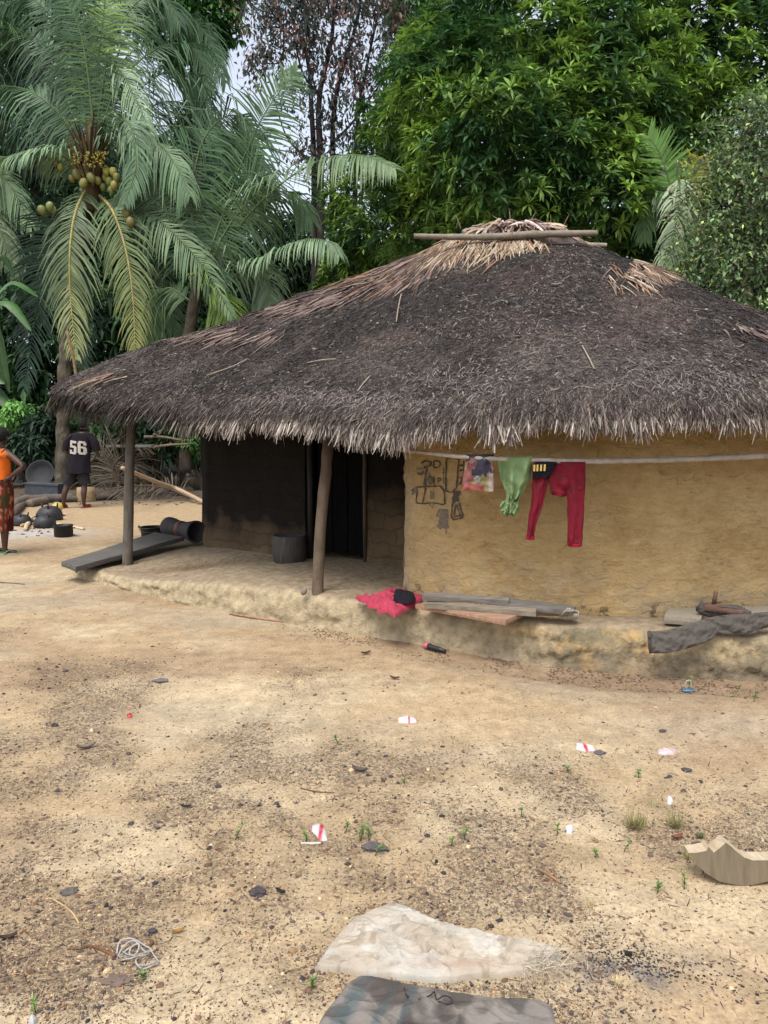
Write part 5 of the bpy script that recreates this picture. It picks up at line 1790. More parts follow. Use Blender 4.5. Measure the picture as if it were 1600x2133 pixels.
hair_cap(man, (.045, .045, 1.665), (.1, 1, -.1), (.102, .116, .118), srgb(26, 23, 24), 5)
face_bits(man, np.array([.045, .045, 1.625]), (.1, 1, -.15), SKIN)
# shirt
SH = srgb(38, 34, 42)
MR = [(.03, .02, 1.50, .075, .07), (.02, .015, 1.49, .15, .10), (.015, .01, 1.465, .215, .118), (.01, .01, 1.40, .235, .13), (-.01, .0, 1.30, .215, .135), (-.03, -.01, 1.10, .215, .14), (-.06, -.01, .88, .225, .15), (-.075, -.01, .70, .24, .16)]
b = B()
garment(b, MR, 48, .035, 7, 3, col=SH)
for s in (-1, 1):
    garment(b, [(s * .15 + .01, 0, 1.445, .09, .09), (s * .245, 0, 1.34, .088, .092), (s * .275, 0, 1.24, .086, .088), (s * .30, .01, 1.14, .080, .082)], 20, .04, 4, 5, col=SH)
shirt = b.build('shirt', MAT_CLOTH, man, world=False)


def shirt_back(x, z):
    """y of the shirt's back at x, z"""
    Rg = catmull(MR, 80)
    i = np.argmin(np.abs(Rg[:, 2] - z)); cx, cy, _, rx, ry = Rg[i]
    q = np.clip((x - cx) / rx, -.97, .97)
    return cy - ry * sqrt(1 - q * q) * 1.05 - .010


def glyph(buf, polys, ox, oz, w, h, slant=0.0):
    """polys: list of polygons in the unit square, laid on the shirt's back as a thin raised print"""
    for pl in polys:
        # subdivide each box-like quad into a small grid
        (x0, z0), (x1, z1) = pl
        g = []
        for zz in np.linspace(z0, z1, 5):
            g.append([(ox + w * xx + slant * zz, 0, oz + h * zz - .02 * xx) for xx in np.linspace(x0, x1, 5)])
        g = np.array(g)
        for i in range(5):
            for j in range(5):
                g[i, j, 1] = shirt_back(g[i, j, 0], g[i, j, 2])
        buf.grid(g, srgb(225, 215, 205, .8))


FIVE = [((.05, .82), (.95, 1.0)), ((.05, .5), (.38, .84)), ((.05, .48), (.85, .64)), ((.62, .10), (.97, .56)), ((.05, .0), (.85, .17)), ((.02, .08), (.34, .30))]
SIX = [((.14, .84), (.86, 1.0)), ((.02, .10), (.36, .90)), ((.64, .10), (.98, .52)), ((.14, .0), (.86, .16)), ((.30, .46), (.90, .61)), ((.66, .70), (.96, .90))]
b = B()
glyph(b, FIVE, -.185, 1.09, .155, .26)
glyph(b, SIX, -.015, 1.08, .165, .26)
b.build('number', MAT_CLOTH, shirt, smooth=False, world=False)
b = B()
SHC = srgb(52, 50, 54)
garment(b, [(-.085, 0, .92, .19, .13), (-.09, 0, .82, .205, .14), (-.09, 0, .76, .20, .135)], 32, .02, 5, 2, col=SHC)
garment(b, [(-.17, 0, .80, .115, .125), (-.235, .01, .64, .112, .115), (-.285, .015, .49, .115, .11)], 24, .05, 5, 4, col=SHC)
garment(b, [(.0, 0, .80, .115, .125), (.015, .01, .64, .112, .115), (.03, .015, .49, .115, .11)], 24, .05, 5, 6, col=SHC)
b.build('shorts', MAT_CLOTH, man, world=False)
flipflop(man, (-.405, .02, 0), 92, srgb(170, 62, 62))
flipflop(man, (.02, .02, 0), 58, srgb(180, 62, 66))

# ---- woman (back to us, hand on hip)
wy = 9.61
wc = P(6, 1155, wy)
gz = float(gh(np.array([wc[0]]), np.array([wy]))[0])
wom = thing('person', 'person with hand on hip in an orange sleeveless top and patterned wrap skirt', 'person', (wc[0], wy, gz))
J = [(-.02, 0, .90, .135, .11), (-.02, 0, 1.02, .115, .09), (-.01, .0, 1.15, .125, .095), (.005, .0, 1.27, .115, .08), (.02, .01, 1.355, .047, .047),
     (.035, .025, 1.41, .052, .058), (.045, .035, 1.475, .072, .084), (.045, .030, 1.54, .066, .076),
     (.12, 0, 1.285, .055), (.175, -.01, 1.25, .048), (.350, -.06, 1.12, .037), (.24, -.06, 1.04, .031), (.165, -.05, .985, .023, .019),   # right arm akimbo 8-12
     (-.13, 0, 1.285, .055), (-.185, -.01, 1.25, .048), (-.35, -.06, 1.10, .037), (-.27, -.06, 1.03, .031), (-.19, -.05, .98, .023, .019),  # 13-17
     (.055, 0, .82, .10), (.065, .02, .46, .058), (.05, -.02, .32, .056), (.03, 0, .10, .034), (.03, 0, .05, .036), (.09, .03, .035, .040, .026), (.155, .06, .03, .034, .018),  # 18-24
     (-.11, .0, .82, .10), (-.14, .10, .46, .058), (-.15, .09, .32, .056), (-.16, .12, .10, .034), (-.16, .12, .05, .036), (-.10, .16, .035, .040, .026), (-.04, .19, .03, .034, .018)]
Ee = [(0, 1), (1, 2), (2, 3), (3, 4), (4, 5), (5, 6), (6, 7), (3, 8), (8, 9), (9, 10), (10, 11), (11, 12), (3, 13), (13, 14), (14, 15), (15, 16), (16, 17),
      (0, 18), (18, 19), (19, 20), (20, 21), (21, 22), (22, 23), (23, 24), (0, 25), (25, 26), (26, 27), (27, 28), (28, 29), (29, 30), (30, 31)]
finger_chain(J, Ee, 12, (.125, -.075, .955), (-.75, .0, -.55), (.4, 0, -.8), curl=(0, .9, -.2))
finger_chain(J, Ee, 17, (-.15, -.075, .95), (.75, .0, -.55), (-.4, 0, -.8), curl=(0, .9, -.2))
skin_body('body', J, Ee, srgb(88, 60, 52), wom)
hair_cap(wom, (.045, .035, 1.505), (.15, 1, 0), (.092, .108, .105), srgb(28, 24, 27), 9)
face_bits(wom, np.array([.045, .035, 1.47]), (.15, 1, -.05), srgb(88, 60, 52), .95)
OR = srgb(252, 122, 42)
TR = [(.005, 0, 1.31, .125, .085), (.0, 0, 1.27, .150, .10), (-.005, 0, 1.16, .160, .118), (-.015, 0, 1.05, .165, .12), (-.02, 0, .965, .175, .128)]
b = B()
garment(b, TR, 44, .035, 6, 8, col=OR)
top = b.build('blouse', MAT_CLOTH, wom, world=False)
b = B()
for s in (-1, 1):
    b.tube(catmull([(s * .085, -.085, 1.30), (s * .088, -.03, 1.335), (s * .085, .04, 1.33), (s * .08, .085, 1.29)], 10), .016, 8, OR, squash=.5)
b.build('shoulder_strap', MAT_CLOTH, top, world=False)
b = B(); r = np.random.default_rng(9)     # fringe along the neckline
a = r.random(300) * 2 * pi
q = np.c_[.002 + .142 * np.cos(a), .102 * np.sin(a), np.full(300, 1.30) + r.uniform(-.02, .012, 300)]
d = np.c_[np.cos(a) * .6, np.sin(a) * .6, -np.ones(300)]; d /= np.linalg.norm(d, axis=1, keepdims=True)
ribbons(b, q, d, np.c_[np.cos(a), np.sin(a), .4 * np.ones(300)], r.uniform(.04, .075, 300), r.uniform(.006, .012, 300), np.tile(srgb(255, 140, 62), (300, 1)) * r.uniform(.8, 1.1, (300, 1)), .2, 2)
b.build('fringe', MAT_CLOTH, top, smooth=False, world=False)


def skirtcol(a, s):
    n = fbm(np.cos(a) * 3 + 5, np.sin(a) * 3 + 5, s * 7, 61, 4)
    n2 = vnoise(np.cos(a) * 2.2 + 3, np.sin(a) * 2.2, s * 3.4, 62)
    n3 = vnoise(np.cos(a) * 9, np.sin(a) * 9, s * 26, 63)
    c = np.tile(np.array(srgb(140, 62, 48)), (len(a), 1))
    c = np.where((n3 > .56)[:, None], np.array(srgb(205, 130, 110)), c)
    c = np.where((n > .55)[:, None], np.array(srgb(92, 40, 38)), c)
    c = np.where((np.abs(n2 - .70) < .10)[:, None], np.array(srgb(82, 74, 46)), c)
    return c


b = B()
garment(b, [(-.02, 0, .985, .165, .12), (-.02, 0, .92, .18, .135), (-.02, .0, .82, .185, .145), (-.02, .01, .66, .175, .15), (-.03, .02, .48, .165, .16), (-.035, .03, .31, .150, .165)], 72, .035, 5, 12, colf=skirtcol)
b.build('wrap_skirt', MAT_CLOTH, wom, world=False)
flipflop(wom, (.035, 0, 0), 26, srgb(150, 170, 130), .25)
flipflop(wom, (-.155, .12, 0), 26, srgb(150, 170, 130), .25)
# ================================================================ OBJECTS
MAT_IRON = mat('sooty_iron', rough=.55, nscale=9, namt=.35, bump=.4, bscale=40, bdist=.004, spec=.4)
MAT_PLANK = mat('weathered_plank', rough=.8, nscale=6, namt=.35, bump=.6, bscale=22, bdist=.005, stretch=(1, 7, 7))
MAT_PLASTIC = mat('plastic', rough=.45, nscale=12, namt=.1, bump=0, spec=.5)


def wall_pt(u, v, off=.006):
    d = ray(u, v)
    best = None
    for i in range(len(front) - 1):
        a, c = front[i], front[i + 1]
        e = c - a
        det = d[0] * (-e[1]) + e[0] * d[1]
        if abs(det) < 1e-9: continue
        t = (a[0] * (-e[1]) + e[0] * a[1]) / det
        w = (d[0] * a[1] - d[1] * a[0]) / det
        if -1e-6 <= w <= 1 + 1e-6 and t > 0 and (best is None or t < best[0]):
            z = CAMZ + d[2] * t
            s = FS[i] + w * np.linalg.norm(e)
            tn = e / np.linalg.norm(e); nr = np.array([tn[1], -tn[0]])
            k = float(wall_disp(np.array([s]), np.array([z]), .022, 3)[0]) + off
            q = a + e * w + nr * k
            best = (t, np.array([q[0], q[1], z]))
    return best[1]


# charcoal drawing on the wall (marks lie on the plaster)
def zz(q): return [(820 + x / 3.2, 860 + y / 3.2) for x, y in q]


def wall_line(buf, pts, w, col, seed=0):
    pts = np.array(zz(pts), float)
    seg = np.r_[0, np.cumsum(np.linalg.norm(np.diff(pts, axis=0), axis=1))]
    n = max(3, int(seg[-1] / 2.5))
    u = np.interp(np.linspace(0, seg[-1], n), seg, pts[:, 0]); v = np.interp(np.linspace(0, seg[-1], n), seg, pts[:, 1])
    t = np.gradient(np.c_[u, v], axis=0); t /= np.linalg.norm(t, axis=1, keepdims=True) + 1e-6
    ww = w * (.55 + .9 * vnoise(np.arange(n) * .5, np.zeros(n), 0, seed)) / 2
    L = [wall_pt(a - k * n_[1], b_ + k * n_[0]) for a, b_, k, n_ in zip(u, v, ww, t)]
    R = [wall_pt(a + k * n_[1], b_ - k * n_[0]) for a, b_, k, n_ in zip(u, v, ww, t)]
    buf.grid(np.array([L, R]), col)


b = B()
CH = (.075, .06, .048); CG = (.15, .125, .09)
for i, (ln, w, c) in enumerate([
    ([(350, 303), (345, 420), (347, 520), (385, 532), (418, 500), (425, 400), (437, 312), (400, 300), (350, 303)], 3.2, CH),
    ([(437, 350), (470, 350)], 3, CH), ([(440, 385), (468, 380)], 3, CH), ([(436, 430), (462, 440), (470, 380), (468, 320)], 2.6, CH), ([(440, 480), (460, 430)], 2.5, CH),
    ([(405, 530), (408, 545), (400, 600)], 9, CH), ([(420, 520), (418, 590)], 12, CH), ([(398, 600), (385, 690), (400, 712), (455, 700), (462, 680), (440, 600)], 3.6, CH), ([(418, 610), (405, 680)], 3, CH), ([(425, 610), (445, 680)], 3, CH), ([(400, 690), (450, 685)], 4, CH),
    ([(115, 520), (150, 495), (220, 490), (310, 488), (335, 520), (345, 610)], 3.6, CH), ([(155, 515), (152, 600), (200, 605), (255, 598), (340, 612)], 2.6, CH), ([(215, 440), (210, 520), (195, 600)], 2.8, CH), ([(255, 520), (256, 575)], 7, CG),
    ([(180, 335), (205, 318), (245, 330), (240, 352), (200, 362)], 3.4, CH), ([(265, 318), (262, 365)], 2.6, CH), ([(262, 320), (300, 322), (310, 345), (290, 364), (262, 366)], 2.6, CH),
    ([(145, 375), (225, 370)], 2.6, CG), ([(220, 370), (212, 420), (200, 480)], 3, CH), ([(150, 400), (190, 412), (195, 385)], 3, CH),
    ([(235, 425), (255, 425), (255, 470), (235, 475), (233, 430)], 2.6, CH), ([(268, 425), (268, 480)], 2.4, CH), ([(292, 430), (294, 470)], 2, CH), ([(292, 432), (310, 438), (308, 455), (293, 456)], 2, CH), ([(328, 365), (330, 475)], 2.2, CG),
    ([(318, 400), (340, 400)], 2, CG), ([(225, 590), (250, 620), (262, 635), (268, 600)], 2.2, CG), ([(335, 640), (330, 700), (322, 760)], 15, CG), ([(352, 640), (345, 720), (350, 770)], 9, CG), ([(300, 740), (320, 770)], 8, CG), ([(349, 770), (348, 808)], 1.6, CG),
    ([(290, 690), (310, 640)], 4, CG), ([(120, 545), (150, 500)], 6, CG), ([(230, 400), (248, 470)], 9, CG), ([(170, 405), (205, 400)], 5, CG)]):
    wall_line(b, ln, w, c, i)
b.build('charcoal_drawing', mat('charcoal', rough=.95, nscale=60, namt=.35, bump=.5, bscale=120), hut, smooth=False)
# ---- holes left under the wall's foot
# ---- the long pole under the eave and the washing on it
b = B()
PY = [(828, 936, 5.72), (900, 945, 5.45), (975, 953, 5.27), (1100, 958, 5.14), (1225, 961, 5.09), (1420, 957, 5.07), (1600, 949, 5.10), (1800, 938, 5.3)]
pole(b, [P(*q) for q in PY], [.011, .016, .019, .021], srgb(196, 182, 170), knots=6, n=10)
tag(recentre(b.build('drying_pole', MAT_POLE)), 'long pale pole hung level under the eave with washing over it', 'pole')
b = B()
for u, v, y in ((866, 940, 5.56),):
    q = P(u, v, y)
    b.tube([q - [0, 0, .025], q + [0, .04, .15], q + [0, .10, .35]], .004, 5, srgb(120, 100, 80))
b.build('tie', MAT_POLE, hut)
pole_y = lambda u: float(np.interp(u, [q[0] for q in PY], [q[2] for q in PY]))


def hang(buf, rows, col, th=.022, nf=3.0, amp=.012, seed=1, colf=None, n=30, dy=0.0):
    """cloth hung over the pole: rows (v, uL, uR); a flattened tube of cloth, folded"""
    rows = np.array(rows, float)
    m = 26
    idx = np.linspace(0, len(rows) - 1, m)
    rows = np.c_[[np.interp(idx, range(len(rows)), rows[:, k]) for k in range(3)]].T
    G_, C_ = [], []
    for i, (v, a, c) in enumerate(rows):
        s = i / (m - 1)
        ring, cr = [], []
        for j in range(2 * n):
            w = j / n if j < n else 2 - (j + 1) / n
            w = min(max(w, 0), 1)
            frontside = j < n
            y0 = pole_y(a + (c - a) * w) + dy
            bulge = sin(pi * min(max(w, .02), .98)) ** .4
            o = (-1 if frontside else 1) * (th * bulge * (.8 + .4 * s) if i else .02)
            f = amp * (sin(w * nf * 2 * pi + seed + s * 2.2) + 1.2 * (vnoise(np.array([w * 5.0]), np.array([s * 4.0]), 0, seed)[0] - .5) * 2) * min(1, s * 3 + .15)
            rid = 1 - abs(vnoise(np.array([w * 5.0 + s * 2.5]), np.array([s * 7.0 - w * 2]), 0, seed + 7)[0] - .5) * 4
            f += .007 * rid * min(1, s * 4 + .2)
            q = P(a + (c - a) * w + 2.2 * (vnoise(np.array([s * 9.0]), np.array([w * 2.0]), 0, seed + 3)[0] - .5), v + 2.0 * sin(w * 7 + seed) * s, y0 + o + f)
            ring.append(q)
            cr.append(colf(w, s, frontside) if colf else col)
        G_.append(ring); C_.append(cr)
    buf.grid(np.array(G_), np.array(C_), closed=True)
    k = 2 * n
    buf.f.append(np.array([list(range(k))[::-1]]) + (buf.n - m * k))


def shortcol(w, s, f):
    n = fbm(np.array([w * 4]), np.array([s * 4]), 0, 81, 3)[0]; n2 = fbm(np.array([w * 3 + 8]), np.array([s * 3]), 0, 82, 3)[0]
    c = np.array(srgb(135, 105, 100)) if s < .35 else np.array(srgb(170, 112, 108))
    if n > .52: c = np.array(srgb(70, 68, 84))
    if n2 > .57: c = np.array(srgb(158, 150, 112))
    if s < .12 or (.25 < w < .6 and .40 < s < .58): c = np.array(srgb(62, 60, 72))
    if s > .82 and w < .7: c = np.array(srgb(176, 100, 92))
    if w > .8 and s > .5: c = np.array(srgb(186, 165, 160))
    return c


b = B()
hang(b, [(946, 973, 1030), (970, 969, 1030), (1000, 964, 1030), (1022, 963, 1031)], (1, 1, 1), .03, 2.2, .010, 2, shortcol)
sh = b.build('shorts', MAT_CLOTH)
for cx, cy, R_ in ((976, 967, 6.5), (994, 999, 7.5)):
    bb = B()
    pts = []
    for k in range(11):
        a = k * pi / 5 - pi / 2; rr_ = R_ * (1 if k % 2 == 0 else .5)
        pts.append(P(cx + rr_ * cos(a), cy + rr_ * sin(a), pole_y(cx) - .052))
    bb.tube(pts, .0035, 5, srgb(190, 90, 90) if cx < 980 else srgb(165, 170, 190))
    st = bb.build('star_print', MAT_CLOTH)
    st.parent = sh
tag(sh, 'faded patterned shorts with star outlines hanging first on the pole beside the green shirt', 'shorts')
GR = np.array(srgb(138, 164, 114))
b = B()
hang(b, [(951, 1034, 1112), (975, 1038, 1111), (1000, 1044, 1106), (1022, 1052, 1094), (1040, 1058, 1084)], GR, .038, 2.3, .022, 5)
hang(b, [(1005, 1053, 1093), (1030, 1055, 1086), (1050, 1050, 1079), (1068, 1046, 1078), (1075, 1052, 1072)], GR * .95, .026, 2.6, .014, 7, dy=-.008)
hang(b, [(1044, 1044, 1064), (1056, 1041, 1062), (1066, 1044, 1060)], GR * 1.05, .028, 1.6, .010, 9, dy=-.02)
hang(b, [(1046, 1064, 1082), (1058, 1066, 1083), (1070, 1064, 1078)], GR * .9, .028, 1.6, .010, 10, dy=-.016)
q0 = [P(1046, 1050, pole_y(1060) - .04), P(1044, 1062, pole_y(1060) - .05), P(1056, 1074, pole_y(1060) - .05), P(1072, 1073, pole_y(1060) - .055), P(1078, 1058, pole_y(1060) - .05), P(1070, 1050, pole_y(1060) - .04)]
0 and b.tube(catmull(q0, 30), .011 + .007 * vnoise(np.arange(30) * .9, np.zeros(30), 0, 5), 9, GR * 1.02, seed=4)
tag(b.build('shirt', MAT_CLOTH), 'twisted light green shirt hanging over the pole between the shorts and the red trousers', 'shirt')
for ob in (bpy.data.objects['shirt.001'] if 'shirt.001' in bpy.data.objects else None,):
    pass


def redcol(w, s, f):
    n = fbm(np.array([w * 5 + 2]), np.array([s * 9]), 0, 91, 4)[0]
    c = np.array(srgb(142, 36, 54)) * (.7 + .5 * n)
    if n > .60: c = np.array(srgb(120, 44, 52))
    return c


b = B()
hang(b, [(961, 1140, 1222), (990, 1143, 1221), (1020, 1146, 1221), (1033, 1149, 1200)], (1, 1, 1), .028, 2.0, .012, 11, redcol, dy=.01)
hang(b, [(962, 1110, 1166), (990, 1110, 1152), (1020, 1108, 1140), (1060, 1104, 1130), (1095, 1099, 1118), (1118, 1097, 1114)], (1, 1, 1), .032, 1.4, .008, 12, redcol)
hang(b, [(962, 1168, 1222), (1000, 1175, 1221), (1050, 1182, 1218), (1100, 1182, 1216), (1133, 1182, 1213)], (1, 1, 1), .036, 1.4, .008, 13, redcol, dy=-.008)
tr_ = b.build('trousers', MAT_CLOTH)
b = B()
hang(b, [(961, 1110, 1164), (972, 1110, 1160), (986, 1109, 1150), (996, 1109, 1143)], srgb(34, 32, 40), .046, 1.4, .004, 14)
bb_ = b.build('yoke', MAT_CLOTH); bb_.parent = tr_
b = B()
for u in (1113.5, 1120, 1127.5, 1135):
    g = [[P(u + o * 2.0 - .25 * k, 968 + k * 4.6 - (u - 1113) * .03, pole_y(u) - .062) for o in (-1, 1)] for k in range(4)]
    b.grid(np.array(g), srgb(238, 205, 120))
gb_ = b.build('stripe', MAT_CLOTH, smooth=False); gb_.parent = tr_
for u, v, ry in ((1105, 1120, 6), (1197, 1134, 10)):
    bb = B(); q = P(u, v, pole_y(u) - .01); R_ = ry * 1.15 * 5.1 / FPX * 1.3
    bb.lathe([(R_, -.012), (R_ * 1.04, .012), (R_ * .9, .012), (R_ * .88, -.010)], q, 16, srgb(150, 30, 48))
    c_ = bb.build('cuff', MAT_CLOTH); c_.parent = tr_
tag(tr_, 'red trousers with black and gold yoke hanging by the waist from the pole', 'trousers')


# ---------------------------------------------------------------- boards
def board(name, corners, th, col, m=None, bevel=.3, wob=.004, seed=1, parent=None, label=None, cat=None, group=None):
    """corners: four top corners in world space, in order round the board"""
    c = np.array(corners, float)
    n, mm = 18, 5
    r = np.random.default_rng(seed)
    top = np.array([[(c[0] * (1 - s) + c[1] * s) * (1 - t) + (c[3] * (1 - s) + c[2] * s) * t for s in np.linspace(0, 1, n)] for t in np.linspace(0, 1, mm)])
    nz = (fbm(top[..., 0] * 3, top[..., 1] * 3, seed, seed, 3) - .5) * 2 * wob
    top[..., 2] += nz
    bot = top.copy(); bot[..., 2] -= th
    e = .004
    b = B()
    b.grid(top, col)
    b.grid(bot, np.array(col) * .9, flip=True)
    loop = [(0, j) for j in range(n)] + [(i, n - 1) for i in range(1, mm)] + [(mm - 1, j) for j in range(n - 2, -1, -1)] + [(i, 0) for i in range(mm - 2, 0, -1)]
    ctr = top.mean((0, 1))
    T_ = np.array([top[i, j] for i, j in loop]); Bt = np.array([bot[i, j] for i, j in loop])
    M1 = (T_ + Bt) / 2; out = M1 - ctr; out[:, 2] = 0; out /= np.linalg.norm(out, axis=1, keepdims=True) + 1e-6
    M1 = M1 + out * e
    b.grid(np.array([T_, M1, Bt]), np.array(col) * .95, closed=True, flip=True)
    o = b.build(name, m or MAT_PLANK, smooth=False)
    if label:
        tag(recentre(o), label, cat, group)
    return o


GP = srgb(128, 120, 110); GD = srgb(98, 92, 86)
board('plank', [G(880, 1241, .41), G(1059, 1251, .40), G(1062, 1244, .42), G(884, 1233, .42)], .035, GP, seed=2, label='dark grey plank lying topmost at the back of the board pile', cat='plank', group='boards piled on the plinth')
board('plank', [G(888, 1257, .36), G(1116, 1274, .36), G(1118, 1266, .37), G(890, 1251, .37)], .035, srgb(150, 138, 120), seed=3, label='long grey brown plank lying in front across the reddish board', cat='plank', group='boards piled on the plinth')
board('plank', [G(1020, 1257, .375), G(1193, 1273, .365), G(1199, 1263, .375), G(1060, 1246, .39)], .03, srgb(122, 118, 112), seed=4, label='grey plank reaching furthest right over the log end', cat='plank', group='boards piled on the plinth')
board('plank', [G(866, 1258, .325), G(1053, 1292, .325), G(1096, 1272, .325), G(930, 1250, .325)], .035, srgb(186, 148, 122), seed=5, wob=.001, label='smooth reddish board lying lowest and jutting out over the plinth edge', cat='plank', group='boards piled on the plinth')
board('plank', [G(765, 1241, .30), G(850, 1248, .30), G(862, 1237, .30), G(790, 1234, .30)], .02, srgb(176, 142, 108), seed=6, label='short pale board under the pink cloth heap', cat='plank', group='boards piled on the plinth')
b = B(); pole(b, [G(1000, 1268, .33), G(1100, 1273, .33), G(1170, 1276, .33)], [.022, .028, .026], srgb(150, 130, 105), seed=3)
o = b.build('log', MAT_POLE); tag(recentre(o), 'thin log under the grey planks with its end wrapped in cloth', 'log')
b = B()
pole(b, [G(1168, 1276, .335), G(1184, 1278, .335), G(1203, 1281, .325)], [.03, .04, .03], srgb(190, 182, 168), seed=9)
for k in range(3):
    b.tube(catmull([G(1170 + 6 * k, 1283, .34), G(1180 + 6 * k, 1272, .39), G(1192 + 5 * k, 1276, .36)], 8), .008, 6, srgb(170, 160, 145))
o2_ = b.build('cloth_wrapping', MAT_CLOTH); o2_.parent = o; o2_.location = tuple(-a for a in o.location)

# bench board at the left end of the plinth
o = board('plank_bench', [G(128, 1170, .205), G(323, 1109, .30), G(383, 1118, .30), G(158, 1181, .205)], .05, srgb(112, 108, 104), wob=.012, seed=7, label='broad dark weathered plank bench resting on the left end of the plinth', cat='bench')
b = B(); q = G(345, 1122, .18)
lumps(b, np.array([[q[0], q[1], .12]]), np.array([.17]), np.array([srgb(110, 100, 88)]), flat=.75, n=20)
q = G(175, 1176, .12); lumps(b, np.array([[q[0], q[1], .09]]), np.array([.10]), np.array([srgb(150, 128, 100)]), flat=.8, n=20)
tag(recentre(b.build('prop_stone', MAT_STONE)), 'earth and stone props under the plank bench', 'stone')
# mortar on its side
ax0, ax1 = P(350, 1097, 9.45), P(409, 1108, 9.05)
axv = ax1 - ax0; Lm = np.linalg.norm(axv)
rotm = np.array(Vector(axv).to_track_quat('Z', 'Y').to_matrix())
b = B(); K = 1.0
b.lathe([(.0, 0), (.115, 0), (.125, .02), (.120, .10 * 1), (.095, .42 * Lm), (.085, .5 * Lm), (.09, .58 * Lm), (.115, .8 * Lm), (.135, Lm * .97), (.135, Lm), (.115, Lm), (.10, Lm * .86), (.07, Lm * .62), (0, Lm * .58)], ax0, 24, srgb(70, 66, 66), rotm)
mo = tag(recentre(b.build('mortar', MAT_DARKWOOD)), 'hollow dark wooden mortar lying on its side against the wall corner behind the bench', 'mortar')
b = B()
b.lathe([(.092, .44 * Lm), (.102, .46 * Lm), (.10, .53 * Lm), (.09, .55 * Lm)], ax0 - np.array(mo.location), 24, srgb(120, 75, 55), rotm)
c_ = b.build('rust_band', MAT_IRON); c_.parent = mo
# bucket
q = P(317, 1100, 9.95)
b = B()
bz = float(gh(np.array([q[0]]), np.array([q[1]]))[0])
b.lathe([(0, .0), (.115, 0), (.12, .01), (.150, .285), (.162, .29), (.162, .305), (.150, .305), (.118, .03), (0, .03)], (0, 0, 0), 28, srgb(36, 36, 40))
bk = thing('bucket', 'black plastic bucket standing behind the plank bench', 'bucket', (q[0], q[1], bz))
b.build('bucket_body', MAT_PLASTIC, bk, world=False)
b = B()
for s in (-1, 1):
    b.tube([(s * .155, 0, .29), (s * .175, 0, .30), (s * .165, 0, .32)], .012, 6, srgb(36, 36, 40))
b.tube(catmull([(-.165, 0, .30), (-.12, -.12, .27), (0, -.168, .25), (.12, -.12, .27), (.165, 0, .30)], 16), .004, 5, srgb(90, 90, 92))
b.build('handle', MAT_PLASTIC, bk, world=False)
# wooden tub / stool on the porch
q = G(601, 1170, .27)
b = B()
b.lathe([(0, 0), (.150, 0), (.160, .015), (.168, .10), (.166, .22), (.160, .265), (.152, .27), (.142, .255), (0, .25)], (0, 0, 0), 30, srgb(84, 80, 76))
o = b.build('wooden_stool', MAT_DARKWOOD); o.location = (q[0], q[1] + .06, .262)
tag(o, 'squat dark round wooden stool standing against the sooty, shade-darkened porch wall', 'stool')
q = G(633, 1238, .265)
b = B(); nut(b, (0, 0, .026), .026, srgb(150, 140, 128), .5)
o = b.build('ball', MAT_STONE); o.location = (q[0], q[1], .262); tag(o, 'small grey dried ball lying at the foot of the middle post', 'ball')


# ---------------------------------------------------------------- crumpled cloths lying about
def inside_fill(outline, rings=16, npts=90, sharp=False):
    """closed outline (k,3) -> grid rings from edge to centre"""
    c = catmull(outline, npts, closed=True)
    if sharp:
        o_ = np.vstack([outline, outline[:1]]); k_ = np.linspace(0, len(outline), npts, endpoint=False)
        c = np.stack([np.interp(k_, np.arange(len(o_)), o_[:, a]) for a in range(3)], 1)
    ctr = c.mean(0)
    ks = np.linspace(0, 1, rings) ** .9
    return np.array([c + (ctr - c) * k for k in ks]), ks


def crumpled(outline_px, zf, h, foldf, colf, seed, edge=.012, rings=18, npts=110, amp=.02, ridge=None, sharp=False, creases=0):
    pts = np.array([G(u, v, zf) if zf is not None else G(u, v) for u, v in outline_px])
    Rg, ks = inside_fill(pts, rings, npts, sharp)
    x, y = Rg[..., 0], Rg[..., 1]
    z0 = gh(x, y) if zf is None else np.full(x.shape, zf)
    prof = np.sin(np.clip(ks, 0, 1) * pi / 2) ** .6
    f = fbm(x * foldf[0], y * foldf[1], seed, seed, 4)
    rg_ = 1 - np.abs(f - .5) * 4
    f2 = fbm(x * foldf[0] * 2.3 + 9, y * foldf[1] * 2.3, seed, seed + 5, 3)
    z = z0 + edge * (ks > .02)[:, None] + prof[:, None] * h + amp * (np.clip(rg_, -.5, 1) * .8 + (f2 - .5) * 1.2) * prof[:, None] * 1.0
    if ridge is not None:
        z = z + ridge(x, y) * prof[:, None]
    rc_ = np.random.default_rng(seed + 900)
    ex = pts[:, 0].max() - pts[:, 0].min(); ey = pts[:, 1].max() - pts[:, 1].min()
    for _ in range(creases):       # sharp creases and pinched folds
        A_ = pts[:, :2].mean(0) + rc_.uniform(-.5, .5, 2) * (ex, ey)
        an = rc_.normal(-.12, .45)
        Ln = rc_.uniform(.10, .5) * ex
        dv = np.array([cos(an), sin(an) * .7]); px, py = x - A_[0], y - A_[1]
        al = px * dv[0] + py * dv[1]; ac = -px * dv[1] + py * dv[0] + .02 * np.sin(al * 30 + an * 9)
        w_ = rc_.uniform(.003, .011)
        z = z + rc_.choice([-1, 1, 1]) * rc_.uniform(.004, .012) * np.exp(-np.abs(ac) / w_) * np.exp(-(al / Ln) ** 4) * prof[:, None]
    z = np.maximum(z, z0 + .003)
    z[0] = z0[0] - .002
    C_ = colf(x, y)
    b = B()
    b.grid(np.stack([x, y, z], -1), C_, closed=True)
    return b


def crum(name, label, cat, *a, m=None, group=None, **k):
    o = crumpled(*a, **k).build(name, m or MAT_CLOTH)
    return tag(recentre(o), label, cat, group)


MAT_SACK = mat('woven_sack', rough=.75, nscale=9, namt=.16, bump=.6, bscale=160, bdist=.004, spec=.25)
flat = lambda c: (lambda x, y: np.tile(np.array(c), x.shape + (1,)))


